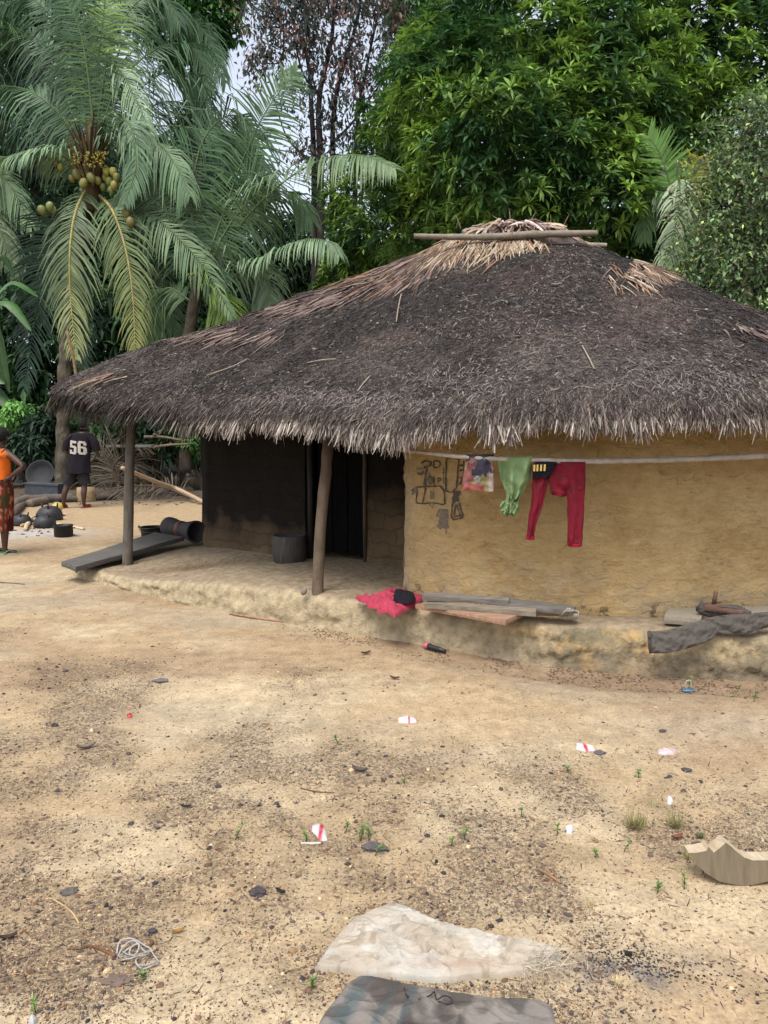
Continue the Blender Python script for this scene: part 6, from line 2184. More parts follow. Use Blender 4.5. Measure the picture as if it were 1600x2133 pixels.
def sackcol(x, y):
    c = np.tile(np.array(srgb(212, 205, 192, .95)), x.shape + (1,))
    A = G(740, 1930, 0)
    m = .55 * sstep(.46, .72, fbm(x * 9, y * 11, 0, 97, 4) + .25 * np.exp(-(((x - A[0]) / .14) ** 2 + ((y - A[1]) / .1) ** 2)))[..., None]
    c = c + (np.array(srgb(176, 152, 118)) - c) * m * .8
    R0 = G(940, 2022, 0)
    m = np.exp(-(((x - R0[0]) / .12) ** 2 + ((y - R0[1] - .03 * (x - R0[0])) / .012) ** 2))[..., None]
    c = c + (np.array(srgb(165, 128, 108)) - c) * m * .5
    m = sstep(.62, .74, fbm(x * 30, y * 34, 0, 99, 3))[..., None]
    return c + (np.array(srgb(140, 120, 98)) - c) * m * .45


S1 = [(655, 2019), (681, 1982), (714, 1942), (742, 1917), (783, 1899), (819, 1888), (860, 1901), (909, 1927), (966, 1942), (1047, 1958), (1128, 1974), (1168, 1992), (1140, 2011), (1092, 2033), (1006, 2039), (903, 2049), (803, 2039), (722, 2029), (665, 2023)]


def sridge(x, y):
    h = 0
    for (a, b_, w, hh) in (((760, 1935), (900, 1972), .010, .022), ((700, 1985), (880, 1960), .012, .016), ((860, 1975), (1120, 1990), .009, .022), ((900, 2010), (1080, 2030), .008, .018), ((820, 1900), (1000, 1960), .014, .02), ((980, 1955), (1150, 1985), .006, .016), ((940, 1980), (1110, 2012), .006, .015)):
        A, Bp = G(*a, 0)[:2], G(*b_, 0)[:2]
        d = Bp - A; t = np.clip(((x - A[0]) * d[0] + (y - A[1]) * d[1]) / (d @ d), 0, 1)
        r2 = (x - A[0] - t * d[0]) ** 2 + (y - A[1] - t * d[1]) ** 2
        h = h + 1.0 * hh * np.exp(-np.sqrt(r2) / w)
    return h


sack = crum('sack', 'crumpled dirty white woven sack lying flat on the gravel with frayed end', 'sack', S1, None, .018, (7, 14), sackcol, 7, edge=.013, rings=110, npts=600, amp=.008, creases=90, ridge=sridge, m=MAT_SACK)
b = B(); r = np.random.default_rng(13); N = 260
base_ = np.array([G(1128 + r.uniform(-45, 38), 1998 + r.uniform(-26, 28), .02) for _ in range(N)])
d = np.c_[r.normal(.6, .6, N), r.normal(-.3, .6, N), r.normal(.1, .35, N)]; d /= np.linalg.norm(d, axis=1, keepdims=True)
ribbons(b, base_ - np.array(sack.location), d, r.normal(0, 1, (N, 3)), r.uniform(.015, .05, N), r.uniform(.0012, .003, N), np.tile(srgb(215, 200, 178), (N, 1)), .5, 3)
fr_ = b.build('frayed_thread', MAT_SACK, smooth=False); fr_.parent = sack


def sack2col(x, y):
    c = np.tile(np.array(srgb(104, 98, 93)), x.shape + (1,))
    m = sstep(.42, .62, fbm(x * 16, y * 16, 0, 105, 4))[..., None]
    c = c + (np.array(srgb(142, 134, 126)) - c) * m
    L0 = G(735, 2045, 0)
    k = x - (L0[0] - (L0[1] - y) * .32)
    for a, w in ((.03, .028), (.125, .012), (.19, .010)):
        m = np.exp(-((k - a) / w) ** 4)[..., None]
        c = c + (np.array(srgb(78, 98, 102)) - c) * m * .6
    m = sstep(.60, .68, fbm(x * 9, y * 9, 0, 107, 3))[..., None]
    return c + (np.array(srgb(84, 74, 68)) - c) * m * .6


S2 = [(744, 2036), (702, 2076), (667, 2124), (650, 2180), (700, 2215), (900, 2220), (1100, 2215), (1170, 2180), (1158, 2124), (1140, 2090), (1047, 2084), (966, 2073), (884, 2058), (800, 2042)]
s2 = crum('sack', 'grey sack with faded blue stripes lying just below the white sack', 'sack', S2, None, .006, (8, 9), sack2col, 17, edge=.006, rings=80, npts=420, amp=.012, creases=34, m=MAT_SACK)
b = B()
b.tube(catmull([G(842, 2058, .02), G(846, 2072, .025), G(852, 2076, .024)], 8), .0022, 5, srgb(60, 50, 46))
b.tube(catmull([G(872, 2082, .02), G(895, 2074, .028), G(905, 2066, .024), G(910, 2082, .026), G(925, 2074, .028), G(940, 2080, .026), G(938, 2092, .024), G(912, 2086, .026)], 30), .0022, 5, srgb(64, 54, 50))
th_ = b.build('thread', MAT_DRY); th_.parent = s2; th_.location = tuple(-a for a in s2.location)

PK = np.array(srgb(188, 72, 94))
crum('cloth', 'crumpled pink red cloth heap lying on the plinth edge beside the boards', 'cloth', [(740, 1246), (775, 1250), (800, 1238), (822, 1230), (842, 1234), (868, 1243), (884, 1247), (868, 1262), (850, 1270), (822, 1286), (806, 1276), (786, 1278), (790, 1268), (764, 1266), (768, 1258), (750, 1254)],
       .285, .03, (12, 16), lambda x, y: np.tile(PK, x.shape + (1,)) * (.8 + .4 * fbm(x * 8, y * 8, 0, 3, 3))[..., None], 23, rings=44, npts=240, amp=.045, sharp=True, creases=26)
crum('cloth', 'small black cloth tucked into the pink cloth heap', 'cloth', [(818, 1240), (826, 1232), (845, 1236), (862, 1240), (866, 1250), (852, 1256), (832, 1256), (820, 1250)], .335, .022, (14, 14), flat(srgb(34, 32, 38)), 25, rings=12, npts=60, amp=.02)

# grey trousers thrown over the plinth edge, flat slab and wooden scraps
board('stone_slab', [G(1384, 1284, .335), G(1460, 1290, .335), G(1470, 1263, .335), G(1392, 1266, .335)], .05, srgb(168, 158, 140), m=MAT_STONE, wob=.006, seed=21, label='pale flat slab lying on the plinth left of the grey trousers', cat='slab')
board('stone_slab', [G(1545, 1277, .335), G(1640, 1280, .335), G(1640, 1260, .335), G(1552, 1264, .335)], .04, srgb(172, 160, 142), m=MAT_STONE, wob=.006, seed=22, label='pale flat slab lying on the plinth right of the wooden scrap', cat='slab')
GT = np.array(srgb(104, 98, 92))


def leg_sheet(buf, ctr, halfpx, seed, col, th=.014, n=44, m=60, wave=.0065):
    """a flat trouser leg in 3d: centre line (u,v,y), half height px"""
    c = catmull([P(u, v, y) for u, v, y in ctr], m)
    hp = np.interp(np.linspace(0, 1, m), np.linspace(0, 1, len(halfpx)), halfpx) * 4.9 / FPX
    t = np.gradient(c, axis=0); t /= np.linalg.norm(t, axis=1, keepdims=True)
    upv = np.cross(t, np.array([0, 1.0, -.35])); upv *= -np.sign(upv[:, 2:3]) * -1
    upv /= np.linalg.norm(upv, axis=1, keepdims=True)
    out = np.cross(upv, t); out *= -np.sign(out[:, 1:2] + 1e-9)
    out = out * 1.0
    a = np.linspace(0, 2 * pi, n, endpoint=False)
    G_ = []
    for i in range(m):
        f = wave * (np.sin(3 * np.sin(a) * 1.6 + i * .25 + seed) * .7 + 2 * (vnoise(np.sin(a) * 2.2 + 4, np.full(n, i * .22), 0, seed) - .5) + 1.1 * (1 - 4 * np.abs(vnoise(np.sin(a) * 3 + i * .16, np.full(n, i * .4) - np.sin(a) * 2, 0, seed + 3) - .5)))
        rr_ = th * np.cos(a)
        G_.append(c[i] + upv[i] * (np.sin(a) * hp[i])[:, None] + out[i] * (rr_ + f * (np.cos(a) > -.2))[:, None])
    buf.grid(np.array(G_), col, closed=True)
    buf.f.append(np.array([list(range(n))[::-1]]) + (buf.n - m * n)); buf.f.append(np.array([list(range(n))]) + (buf.n - n))


b = B()
leg_sheet(b, [(1351, 1338, 4.80), (1390, 1336, 4.79), (1430, 1326, 4.80), (1470, 1312, 4.83), (1500, 1296, 4.90)], [23, 23, 24, 22, 14], 3, GT)
leg_sheet(b, [(1480, 1303, 4.88), (1520, 1300, 4.84), (1556, 1300, 4.84), (1590, 1292, 4.88), (1640, 1285, 4.95)], [16, 20, 22, 17, 14], 5, GT * .95)
leg_sheet(b, [(1455, 1262, 5.12), (1475, 1272, 5.08), (1500, 1274, 5.02), (1530, 1272, 4.98), (1560, 1285, 4.92)], [12, 14, 12, 14, 12], 8, GT * .85, th=.03)
leg_sheet(b, [(1353, 1314, 4.785), (1353, 1337, 4.765), (1356, 1360, 4.78)], [3.5, 4, 4], 9, GT * .8, th=.006, m=10, wave=.0)
tag(recentre(b.build('trousers', MAT_CLOTH)), 'worn grey trousers thrown over the edge of the earth plinth at the right', 'trousers')
WR = srgb(120, 90, 76)
board('wood_scrap', [G(1468, 1263, .41), G(1548, 1274, .41), G(1552, 1265, .42), G(1470, 1253, .42)], .025, WR, seed=31, label='brown broken board lying over the grey trousers against the wall', cat='board')
b = B(); b.box(P(1489, 1246, 5.08), (.02, .02, .09), WR, Matrix.Rotation(.15, 3, 'Y')); b.box(P(1494, 1252, 5.10), (.05, .015, .03), srgb(170, 140, 115)); b.build('peg', MAT_PLANK, None)
pg = bpy.data.objects['peg']; tag(recentre(pg), 'short upright wooden peg on the broken board by the grey trousers', 'peg')

# ---------------------------------------------------------------- the cooking place
def cauldron(u, v, rp, label, y=None, rot=0.3):
    g0 = G(u, v)
    R_ = rp * g0[1] / FPX
    t = thing('cauldron', label, 'cooking pot', g0, 'round black cauldrons around the fireplace')
    t.rotation_euler[2] = rot
    b = B()
    b.lathe([(R_ * .90, .0), (R_ * 1.0, .012), (R_ * 1.02, R_ * .10), (R_ * .98, R_ * .30), (R_ * 1.0, R_ * .42), (R_ * .93, R_ * .68), (R_ * .76, R_ * .92), (R_ * .48, R_ * 1.08), (R_ * .2, R_ * 1.15), (0, R_ * 1.16)], (0, 0, 0), 32, srgb(52, 50, 54))
    b.build('pot_body', MAT_IRON, t, world=False)
    for k in range(3):
        a = k * 2 * pi / 3 + .5
        b = B(); q = np.array([cos(a) * R_ * .62, sin(a) * R_ * .62, R_ * .98])
        b.tube([q, q + [cos(a) * .01, sin(a) * .01, R_ * .18], q + [cos(a) * .012, sin(a) * .012, R_ * .36]], [R_ * .09, R_ * .07, R_ * .06], 7, srgb(44, 42, 46))
        b.build('leg', MAT_IRON, t, world=False)
    for k in (0, 1):
        a = k * pi + .2
        b = B(); q = np.array([cos(a) * R_ * .98, sin(a) * R_ * .98, R_ * .32]); s = np.array([-sin(a), cos(a), 0]) * R_ * .16; o = np.array([cos(a), sin(a), 0]) * R_ * .14
        b.tube(catmull([q - s, q + o - s * .6, q + o + s * .6, q + s], 8), R_ * .045, 6, srgb(44, 42, 46))
        b.build('handle', MAT_IRON, t, world=False)
    return t


cauldron(46, 1094, 20, 'black upturned cauldron nearest the person in orange, left of the pale firewood')
cauldron(104, 1083, 26, 'larger upturned cauldron at the back touching the yellow gourd')
cauldron(94, 1098, 22.5, 'low upturned cauldron in front of the larger one behind the black pot', rot=1.1)
g0 = G(133, 1117)
t = thing('cooking_pot', 'straight-sided black cooking pot standing nearest on the ashy ground', 'cooking pot', g0)
b = B(); R_ = 19 * g0[1] / FPX
b.lathe([(0, 0), (R_ * .94, 0), (R_, .012), (R_, .155), (R_ * 1.06, .16), (R_ * 1.06, .17), (R_ * .95, .168), (R_ * .93, .02), (0, .02)], (0, 0, 0), 30, srgb(26, 26, 29))
b.build('pot_body', MAT_IRON, t, world=False)
b = B()
for s in (-1, 1):
    b.tube(catmull([(s * R_, -.035, .125), (s * (R_ + .03), -.02, .13), (s * (R_ + .03), .02, .13), (s * R_, .035, .125)], 8), .007, 6, srgb(150, 70, 45) if s > 0 else srgb(40, 38, 40))
b.build('handle', MAT_IRON, t, world=False)
q = P(118, 1058, 13.9)
b = B(); nut(b, (0, 0, .10), .098, srgb(228, 200, 95), 1.0)
o = b.build('gourd', MAT_NUT); o.location = (q[0], q[1], q[2] - .10); tag(o, 'round yellow gourd lying behind the larger cauldron', 'gourd')


def stick(name, label, cat, px, rad, col, group=None, m=None, z=None, lift=.0, knots=0, n=8):
    b = B()
    pts = []
    for q in px:
        g0 = G(q[0], q[1], q[2] if len(q) > 2 else z)
        pts.append(g0 + [0, 0, (np.max(rad) * .8 if len(q) <= 2 and z is None else 0) + lift])
    pole(b, pts, rad, col, n=n, knots=knots, seed=int(px[0][0]))
    return tag(recentre(b.build(name, m or MAT_POLE)), label, cat, group)


FW = 'firewood around the fireplace'
stick('firewood', 'pale split firewood stick slanting between the two left cauldrons', 'firewood', [(53, 1107), (59, 1094), (66, 1083)], [.03, .04, .035], srgb(222, 200, 160), FW)
stick('firewood', 'short pale firewood end lying left of the slanting stick', 'firewood', [(44, 1098), (56, 1096)], [.025, .03], srgb(205, 180, 140), FW)
stick('firewood', 'long pale firewood stick running behind the black cooking pot', 'firewood', [(114, 1092), (140, 1098), (175, 1104)], [.018, .022, .02], srgb(226, 206, 168), FW)
b = B()
r = np.random.default_rng(41)
ng = 40
q = np.array([G(r.normal(80, 45), r.normal(1105, 7)) for _ in range(ng)])
lumps(b, q, r.uniform(.008, .03, ng), np.tile(srgb(60, 56, 56), (ng, 1)) * r.uniform(.6, 1.6, (ng, 1)), n=20)
o = b.build('charcoal_crumbs', MAT_STONE, smooth=False); o['kind'] = 'stuff'
# logs, bowl and stones behind
LG = 'logs lying behind the cooking place'
stick('log', 'grey log stretching from the person in orange to the palm foot', 'log', [(40, 1052), (90, 1047), (150, 1044)], [.09, .10, .08], srgb(110, 100, 92), LG)
stick('log', 'thin pale pole lying on the grey logs left of the palm trunk', 'log', [(55, 1035), (100, 1036), (128, 1034)], [.03, .035, .03], srgb(165, 150, 130), LG, lift=.08)
stick('log', 'short thick log end beside the patterned skirt', 'log', [(30, 1058), (58, 1050)], [.10, .11], srgb(120, 108, 96), LG)
stick('log', 'thick short log behind the yellow gourd', 'log', [(62, 1056), (95, 1050)], [.09, .09], srgb(128, 116, 102), LG)
stick('log', 'dark log lying behind the legs of the person in the dark shirt', 'log', [(135, 1046), (190, 1044), (240, 1040)], [.07, .08, .07], srgb(95, 84, 74), LG)
stick('log', 'split pointed log by the skirt hem of the person in orange', 'log', [(28, 1075), (42, 1062), (58, 1050)], [.08, .07, .02], srgb(112, 100, 90), LG)
q = P(85, 985, 17.3)
b = B()
rt_ = np.array(Matrix.Rotation(radians(68), 3, 'X'))
b.lathe([(0, -.18), (.25, -.17), (.42, -.08), (.50, .06), (.52, .07), (.52, .09), (.49, .08), (.40, -.04), (.24, -.12), (0, -.13)], (0, 0, 0), 32, srgb(58, 58, 62), rt_)
o = b.build('basin', MAT_DARKWOOD); o.scale = (.62, .62, .62); o.location = (q[0], q[1], .55); tag(o, 'large dark metal basin tipped on its edge behind the logs', 'basin')
b = B(); q = P(92, 1013, 16.9)
b.box((0, 0, .14), (.72, .3, .22), srgb(72, 78, 86), Matrix.Rotation(.05, 3, 'Y')); b.box((0, -.005, .265), (.76, .34, .03), srgb(84, 88, 96), Matrix.Rotation(.05, 3, 'Y'))
o = b.build('metal_trough', MAT_IRON, smooth=False); o.location = (q[0], q[1], .10); tag(o, 'grey metal trough lying in front of the tipped basin', 'trough')


def rock(u, v, rp, label, seed, col=srgb(130, 125, 118), flatk=.6, name='rock', cat='rock', group=None, sx=1.0, sink=.25):
    r = np.random.default_rng(seed)
    g0 = G(u, v); R_ = rp * g0[1] / FPX
    th = np.linspace(0.0, pi, 12); ph = np.linspace(0, 2 * pi, 20, endpoint=False)
    T_, Ph = np.meshgrid(th, ph, indexing='ij')
    x, y, z = np.sin(T_) * np.cos(Ph), np.sin(T_) * np.sin(Ph), np.cos(T_)
    R_ = R_ * (.8 if cat == 'stone' else 1)
    flatk = flatk * 1.25
    k = 1 + .75 * (fbm(x * 2.1 + seed, y * 2.1, z * 2.1, seed, 4) - .5) * 2
    b = B()
    b.grid(np.stack([x * k * R_ * sx, y * k * R_ * .8, z * k * R_ * flatk + R_ * flatk * (1 - 2 * sink)], -1), col, closed=True)
    o = b.build(name, MAT_STONE, smooth=False); o.location = tuple(g0)
    return tag(o, label, cat, group)


rock(118, 1000, 30, 'pale pitted rock heap beside the palm trunk', 3, srgb(150, 140, 128), .8)
rock(58, 1005, 26, 'dark rock behind the elbow of the person in orange', 4, srgb(82, 80, 80), .8)
rock(400, 992, 15, 'flat grey rock on the ground beyond the wall corner', 5, srgb(142, 136, 124), .45, sx=1.2)
rock(358, 1032, 20, 'dark stone under the fallen frond stalk', 6, srgb(78, 76, 80), .5, sx=1.3)
crum('rag', 'white rag lying on the ground in front of the palm foot', 'rag', [(98, 1040), (108, 1037), (120, 1042), (124, 1046), (112, 1047), (100, 1044)], None, .02, (9, 9), flat(srgb(205, 205, 210)), 33, rings=6, npts=24, amp=.02)
b = B(); q = G(180, 1044)
b.lathe([(0, 0), (.20, 0), (.205, .02), (.19, .2), (.18, .30), (0, .31)], (0, 0, 0), 20, srgb(176, 150, 115))
o = b.build('chopping_block', MAT_DRY); o.location = tuple(q); tag(o, 'pale sawn block standing behind the legs of the person in the dark shirt', 'block')
board('plank', [G(178, 1066), G(262, 1069), G(262, 1065), G(180, 1062)], .03, srgb(96, 84, 76), seed=41, label='thin dark plank lying on the ground beside the red sandals', cat='plank')
stick('pole', 'long pale fallen pole slanting down to the wall corner', 'pole', [(255, 975, .85), (330, 1005, .45), (372, 1020, .25), (428, 1048, .05)], [.04, .045, .05, .04], srgb(196, 170, 140))
# dead coconut fronds in a heap
for k, (ctrl, lab) in enumerate([([(400, 1040), (340, 1015), (280, 1012), (215, 1022), (190, 1036)], 'dry brown coconut frond with curved ribs lying across the heap'),
                                  ([(250, 1010), (235, 975), (262, 945), (300, 935)], 'dry upright coconut frond leaning behind the post'),
                                  ([(380, 1030), (330, 1025), (290, 1030), (250, 1045)], 'dry frond nearest in the heap right of the post'),
                                  ([(215, 1040), (235, 1005), (225, 960), (205, 940)], 'dry frond leaning behind the person in the dark shirt')]):
    b, rb = B(), B()
    frond(b, rb, ctrl, 17.2 + .3 * k, 1.15 if k != 1 else 1.3, np.random.default_rng(60 + k), n=46, droop=.7, cols=((.035, .028, .02), (.115, .092, .066)), rc=(.07, .045, .03), w=.022, spread=1.0, r0=.03, tipk=.5)
    o = b.build('dry_frond', MAT_DRY, smooth=False); tag(o, lab, 'dry frond', 'dry coconut fronds in a heap')
    rb.build('midrib', MAT_DRY, o, world=False)
# pole rack
rk = thing('pole_rack', 'rough rack of forked poles with a plank top in the shade under the trees', 'rack', P(310, 990, 17.8) * [1, 1, 0])
for i, (u0, v0, u1, v1, rr_, y) in enumerate([(318, 990, 322, 905, .035, 17.5), (338, 990, 333, 900, .05, 17.9), (293, 985, 296, 930, .03, 18.2), (245, 985, 240, 925, .035, 18.2), (352, 975, 356, 925, .03, 18.4)]):
    b = B(); b.tube(catmull([P(u0, v0, y) * [1, 1, 0] , (P(u0, v0, y) * [1, 1, .5] + P(u1, v1, y) * [1, 1, .5]), P(u1, v1, y)], 8), rr_, 8, srgb(104, 92, 76), seed=i)
    b.build('post', MAT_BARK, rk)
b = B()
for (a, c) in (((290, 938), (395, 925)), ((285, 948), (325, 945)), ((300, 910), (380, 918))):
    b.tube(catmull([P(*a, 17.8), (P(*a, 17.8) + P(*c, 17.9)) / 2 + [0, 0, .04], P(*c, 17.9)], 8), .03, 7, srgb(128, 114, 94), seed=3)
b.build('crossbar', MAT_BARK, rk)
b = B()
p0, p1 = P(222, 928, 17.6), P(330, 930, 18.2)
b.box((p0 + p1) / 2, (abs(p1[0] - p0[0]), .5, .05), srgb(125, 120, 112)); b.build('plank_top', MAT_PLANK, rk, smooth=False)
b = B(); r = np.random.default_rng(43); ng = 260
q = np.array([G(r.uniform(270, 440), 965 + 34 * r.random()) for _ in range(ng)])
lumps(b, q, r.uniform(.03, .09, ng), np.array([srgb(120, 105, 88), srgb(90, 80, 70), srgb(160, 150, 135), srgb(105, 75, 60)])[r.integers(0, 4, ng)], n=8, flat=.3)
q = np.array([G(r.uniform(10, 300), 985 + 45 * r.random()) for _ in range(ng)]); q = q[q[:, 0] < q[:, 1] * 9]
q = np.vstack([q, [G(r.uniform(-20, 430), 1030 + 22 * r.random() ** 1.5) for _ in range(220)]])
lumps(b, q, r.uniform(.02, .07, len(q)), np.array([srgb(90, 80, 70), srgb(60, 55, 52), srgb(120, 108, 95), srgb(70, 60, 52)])[r.integers(0, 4, len(q))], n=8, flat=.35)
o = b.build('debris', MAT_STONE, smooth=False); o['kind'] = 'stuff'

# ---------------------------------------------------------------- small things on the ground in front
q = G(908, 1344)
b = B()
a, c = G(892, 1352) + [0, -.02, .028], G(928, 1361) + [0, -.02, .022]
axv = c - a; Lf = np.linalg.norm(axv); rm = np.array(Vector(axv).to_track_quat('Z', 'Y').to_matrix())
b.lathe([(0, 0), (.02, 0), (.021, .01), (.018, .04), (.017, .10), (.012, Lf), (0, Lf)], (0, 0, 0), 16, srgb(34, 34, 38), rm)
fl = b.build('torch', MAT_PLASTIC); fl.location = tuple(a); tag(fl, 'small black torch with a pink head lying at the foot of the plinth', 'torch')
b = B(); b.lathe([(.021, .0), (.0235, -.004), (.0235, -.03), (.015, -.034), (0, -.034)], (0, 0, 0), 16, srgb(222, 110, 130), rm)
h_ = b.build('torch_head', MAT_PLASTIC); h_.parent = fl
stick('stick', 'long thin brown stick lying along the foot of the plinth', 'stick', [(478, 1280), (540, 1290), (600, 1298)], [.007, .010, .009], srgb(176, 136, 110))
stick('stick', 'thin twig lying on the swept earth at the left edge', 'stick', [(0, 1214), (30, 1216), (52, 1218)], [.006, .006, .004], srgb(120, 95, 75))
stick('stick', 'bent brown twig running into the white string tangle', 'stick', [(140, 1979), (168, 1978), (192, 1973), (240, 1994)], [.0025, .003, .004, .005], srgb(128, 88, 60))
stick('stick', 'pale dry stalk lying above the bent brown twig', 'stick', [(106, 1872), (130, 1886), (150, 1902), (165, 1925)], [.0025, .003, .003], srgb(205, 175, 125))
stick('stick', 'straight white stick below the crumpled packet and weeds', 'stick', [(627, 1758), (648, 1759), (668, 1758)], [.004, .005, .004], srgb(225, 220, 205))
stick('stick', 'short brown wood splinter lying on the gravel above the white sack', 'stick', [(1120, 1812), (1145, 1826), (1168, 1842)], [.003, .006, .004], srgb(165, 125, 95))
stick('stick', 'curved dark twig on the gravel above the packets', 'stick', [(625, 1642), (660, 1650), (697, 1652)], [.002, .003, .002], srgb(110, 88, 70))
# string tangle
b = B()
for loop in ([(244, 1990), (250, 1968), (275, 1966), (300, 1972), (318, 1988), (300, 1996), (280, 1994), (262, 2000), (250, 2004), (260, 1986), (272, 1980)],
             [(285, 2012), (300, 2018), (320, 2016), (331, 2008), (322, 1998), (312, 1990), (296, 1996), (284, 2006), (286, 2020), (300, 2022), (325, 2014)],
             [(252, 2004), (262, 2006), (282, 2004), (270, 1990), (276, 1978), (290, 1978), (284, 1990), (268, 1996), (256, 1992)],
             [(246, 1996), (258, 1978), (280, 1970), (298, 1982), (310, 1994), (292, 2002), (274, 1998)]):
    pts = [G(u, v) + [0, 0, .006 + .006 * (k % 3)] for k, (u, v) in enumerate(loop)]
    b.tube(catmull(pts, len(loop) * 6), .0026, 6, srgb(190, 186, 182), squash=.5)
tag(recentre(b.build('string', MAT_CLOTH)), 'tangled loop of dirty white string lying on the gravel', 'string')
WH = srgb(235, 230, 230); PR = srgb(205, 60, 80)
def packet(label, outline, band, seed, col=WH):
    def cf(x, y):
        c = np.tile(np.array(col), x.shape + (1,)).astype(float)
        if band is not None:
            for (u, v, w) in band:
                q = G(u, v); m = np.exp(-((x - q[0]) / (w * q[1] / FPX)) ** 4)[..., None]
                c = c + (np.array(PR) - c) * m
        return c
    return crum('packet', label, 'packet', outline, None, .010, (30, 30), cf, seed, rings=9, npts=44, amp=.010, edge=.003, sharp=True, m=MAT_PLASTIC, group='empty packets on the ground')


packet('empty white packet with red band on the smooth sand in the middle', [(829, 1497), (848, 1495), (866, 1497), (869, 1504), (850, 1507), (830, 1506)], [(852, 1500, 2.5)], 51)
packet('empty white packet with red band right of the weeds on the gravel', [(1198, 1549), (1210, 1551), (1238, 1556), (1240, 1563), (1222, 1566), (1200, 1561)], [(1216, 1556, 4)], 52)
packet('flattened pinkish packet near the right edge', [(1368, 1563), (1390, 1565), (1412, 1562), (1404, 1572), (1384, 1573), (1370, 1570)], None, 53, srgb(220, 198, 196))
packet('torn white packet with thin red stripes among the small weeds', [(646, 1725), (660, 1718), (674, 1718), (681, 1735), (682, 1751), (666, 1753), (658, 1740), (647, 1733)], [(650, 1724, 2), (668, 1740, 5)], 54)
packet('small white scrap beside the dry grass tuft', [(1176, 1727), (1188, 1722), (1198, 1728), (1190, 1738), (1180, 1736)], None, 55)
packet('tiny white scrap near the charred patch at the right', [(1388, 1664), (1396, 1662), (1403, 1670), (1397, 1678), (1390, 1674)], None, 56)
packet('small grey plastic scrap at the bottom left corner', [(60, 2124), (74, 2118), (80, 2128), (70, 2140), (58, 2136)], None, 57, srgb(200, 200, 195))
packet('small red scrap on the gravel at the left', [(264, 1490), (275, 1489), (276, 1495), (266, 1496)], None, 58, srgb(190, 40, 40))
b = B(); q = G(1434, 1442)
b.box((0, 0, .012), (.075, .03, .012), srgb(90, 140, 175)); b.tube(catmull([(-.02, 0, .02), (-.018, 0, .07), (.012, 0, .075), (.016, 0, .02)], 8), .004, 6, srgb(190, 190, 180))
o = b.build('clip', MAT_PLASTIC); o.location = tuple(q); tag(o, 'small blue plastic clip at the edge of the drip gully', 'clip')
LF = 'dead leaves on the ground'
for i, (u, v, s, lab, col) in enumerate([(822, 1415, 11, 'curled reddish brown dead leaf on the sand above the middle packet', srgb(120, 80, 62)), (762, 1363, 11, 'dark brown dead leaf near the plinth left of the torch', srgb(96, 66, 54)),
                                        (180, 1560, 20, 'twisted grey dead leaf on the gravel at the left', srgb(150, 138, 122)), (372, 1944, 14, 'yellow brown dead leaf right of the string tangle', srgb(190, 140, 80)),
                                        (1410, 1748, 16, 'reddish dead leaf at the foot of the dry grass tuft', srgb(150, 95, 75)), (18, 1957, 18, 'curled dark dead leaf at the left edge', srgb(84, 72, 62)),
                                        (1560, 1412, 12, 'pale dead leaf in the drip gully at the right', srgb(205, 185, 165)), (750, 1608, 18, 'flat dark dead leaf in the middle of the gravel', srgb(110, 98, 92)),
                                        (388, 1684, 12, 'small black dead leaf on the gravel', srgb(60, 54, 50)), (1465, 1350, 7, 'reddish dead leaf lying at the plinth foot', srgb(170, 105, 80)),
                                        (700, 1870, 10, 'faint pale dead leaf above the white sack', srgb(200, 170, 140)), (585, 1862, 14, 'black curled dead leaf beside the dark stone', srgb(52, 46, 44))]):
    g0 = G(u, v); L_ = s * g0[1] / FPX; a = random.uniform(-.6, .6)
    t = np.linspace(-1, 1, 9); W_ = np.sqrt(1 - t ** 2) * .35 + .02
    rows = [np.c_[t * L_, k * W_ * L_, .25 * L_ * t ** 2 + .28 * L_ * abs(k) ** 2 + .004] for k in (-1, -.4, .4, 1)]
    b = B(); b.grid(np.array(rows), col)
    o = b.build('dead_leaf', MAT_DRY, smooth=False); o.location = tuple(g0 + [0, 0, .002]); o.rotation_euler[2] = a
    tag(o, lab, 'leaf', LF)
SG = 'larger stones lying in the gravel'
for i, (u, v, s, lab, col, fk) in enumerate([(778, 1768, 26, 'dark flat stone behind the bright green weed', srgb(104, 98, 96), .3), (537, 1862, 22, 'dark angular stone left of the black curled leaf', srgb(80, 74, 76), .35),
                                            (240, 2044, 30, 'flat reddish brown stone below the white string tangle', srgb(128, 110, 98), .2), (335, 1420, 17, 'low grey stone in the left middle of the yard', srgb(120, 116, 116), .25),
                                            (318, 1942, 11, 'small dark stone above the string tangle', srgb(84, 80, 80), .5), (1468, 2084, 8, 'small pale stone right of the grey sack', srgb(205, 180, 135), .6),
                                            (1380, 1525, 7, 'small round grey stone with a twig near the damp sand', srgb(105, 100, 98), .7), (145, 1858, 22, 'grey gravelly stone at the left', srgb(104, 98, 94), .2),
                                            (1452, 1764, 14, 'dark grey stone beside the sawn wood block', srgb(90, 88, 86), .5), (1430, 1606, 12, 'dark blunt stone on the right gravel', srgb(92, 88, 88), .4),
                                            (455, 1640, 8, 'small dark stone left of the curved twig', srgb(86, 80, 78), .5), (114, 1512, 9, 'oval dark stone left of the red scrap', srgb(82, 76, 74), .45),
                                            (1250, 1570, 11, 'grey stone just below the right packet', srgb(110, 106, 108), .45), (1140, 1835, 7, 'little brown stone by the splinter', srgb(120, 90, 70), .5),
                                            (860, 1905, 10, 'dark stone above the top edge of the white sack', srgb(86, 82, 82), .45), (1310, 1990, 9, 'charred lump at the edge of the ash patch', srgb(40, 40, 42), .6)]):
    rock(u, v, s, lab, 70 + i, col, fk, 'stone', 'stone', SG, 1.15)
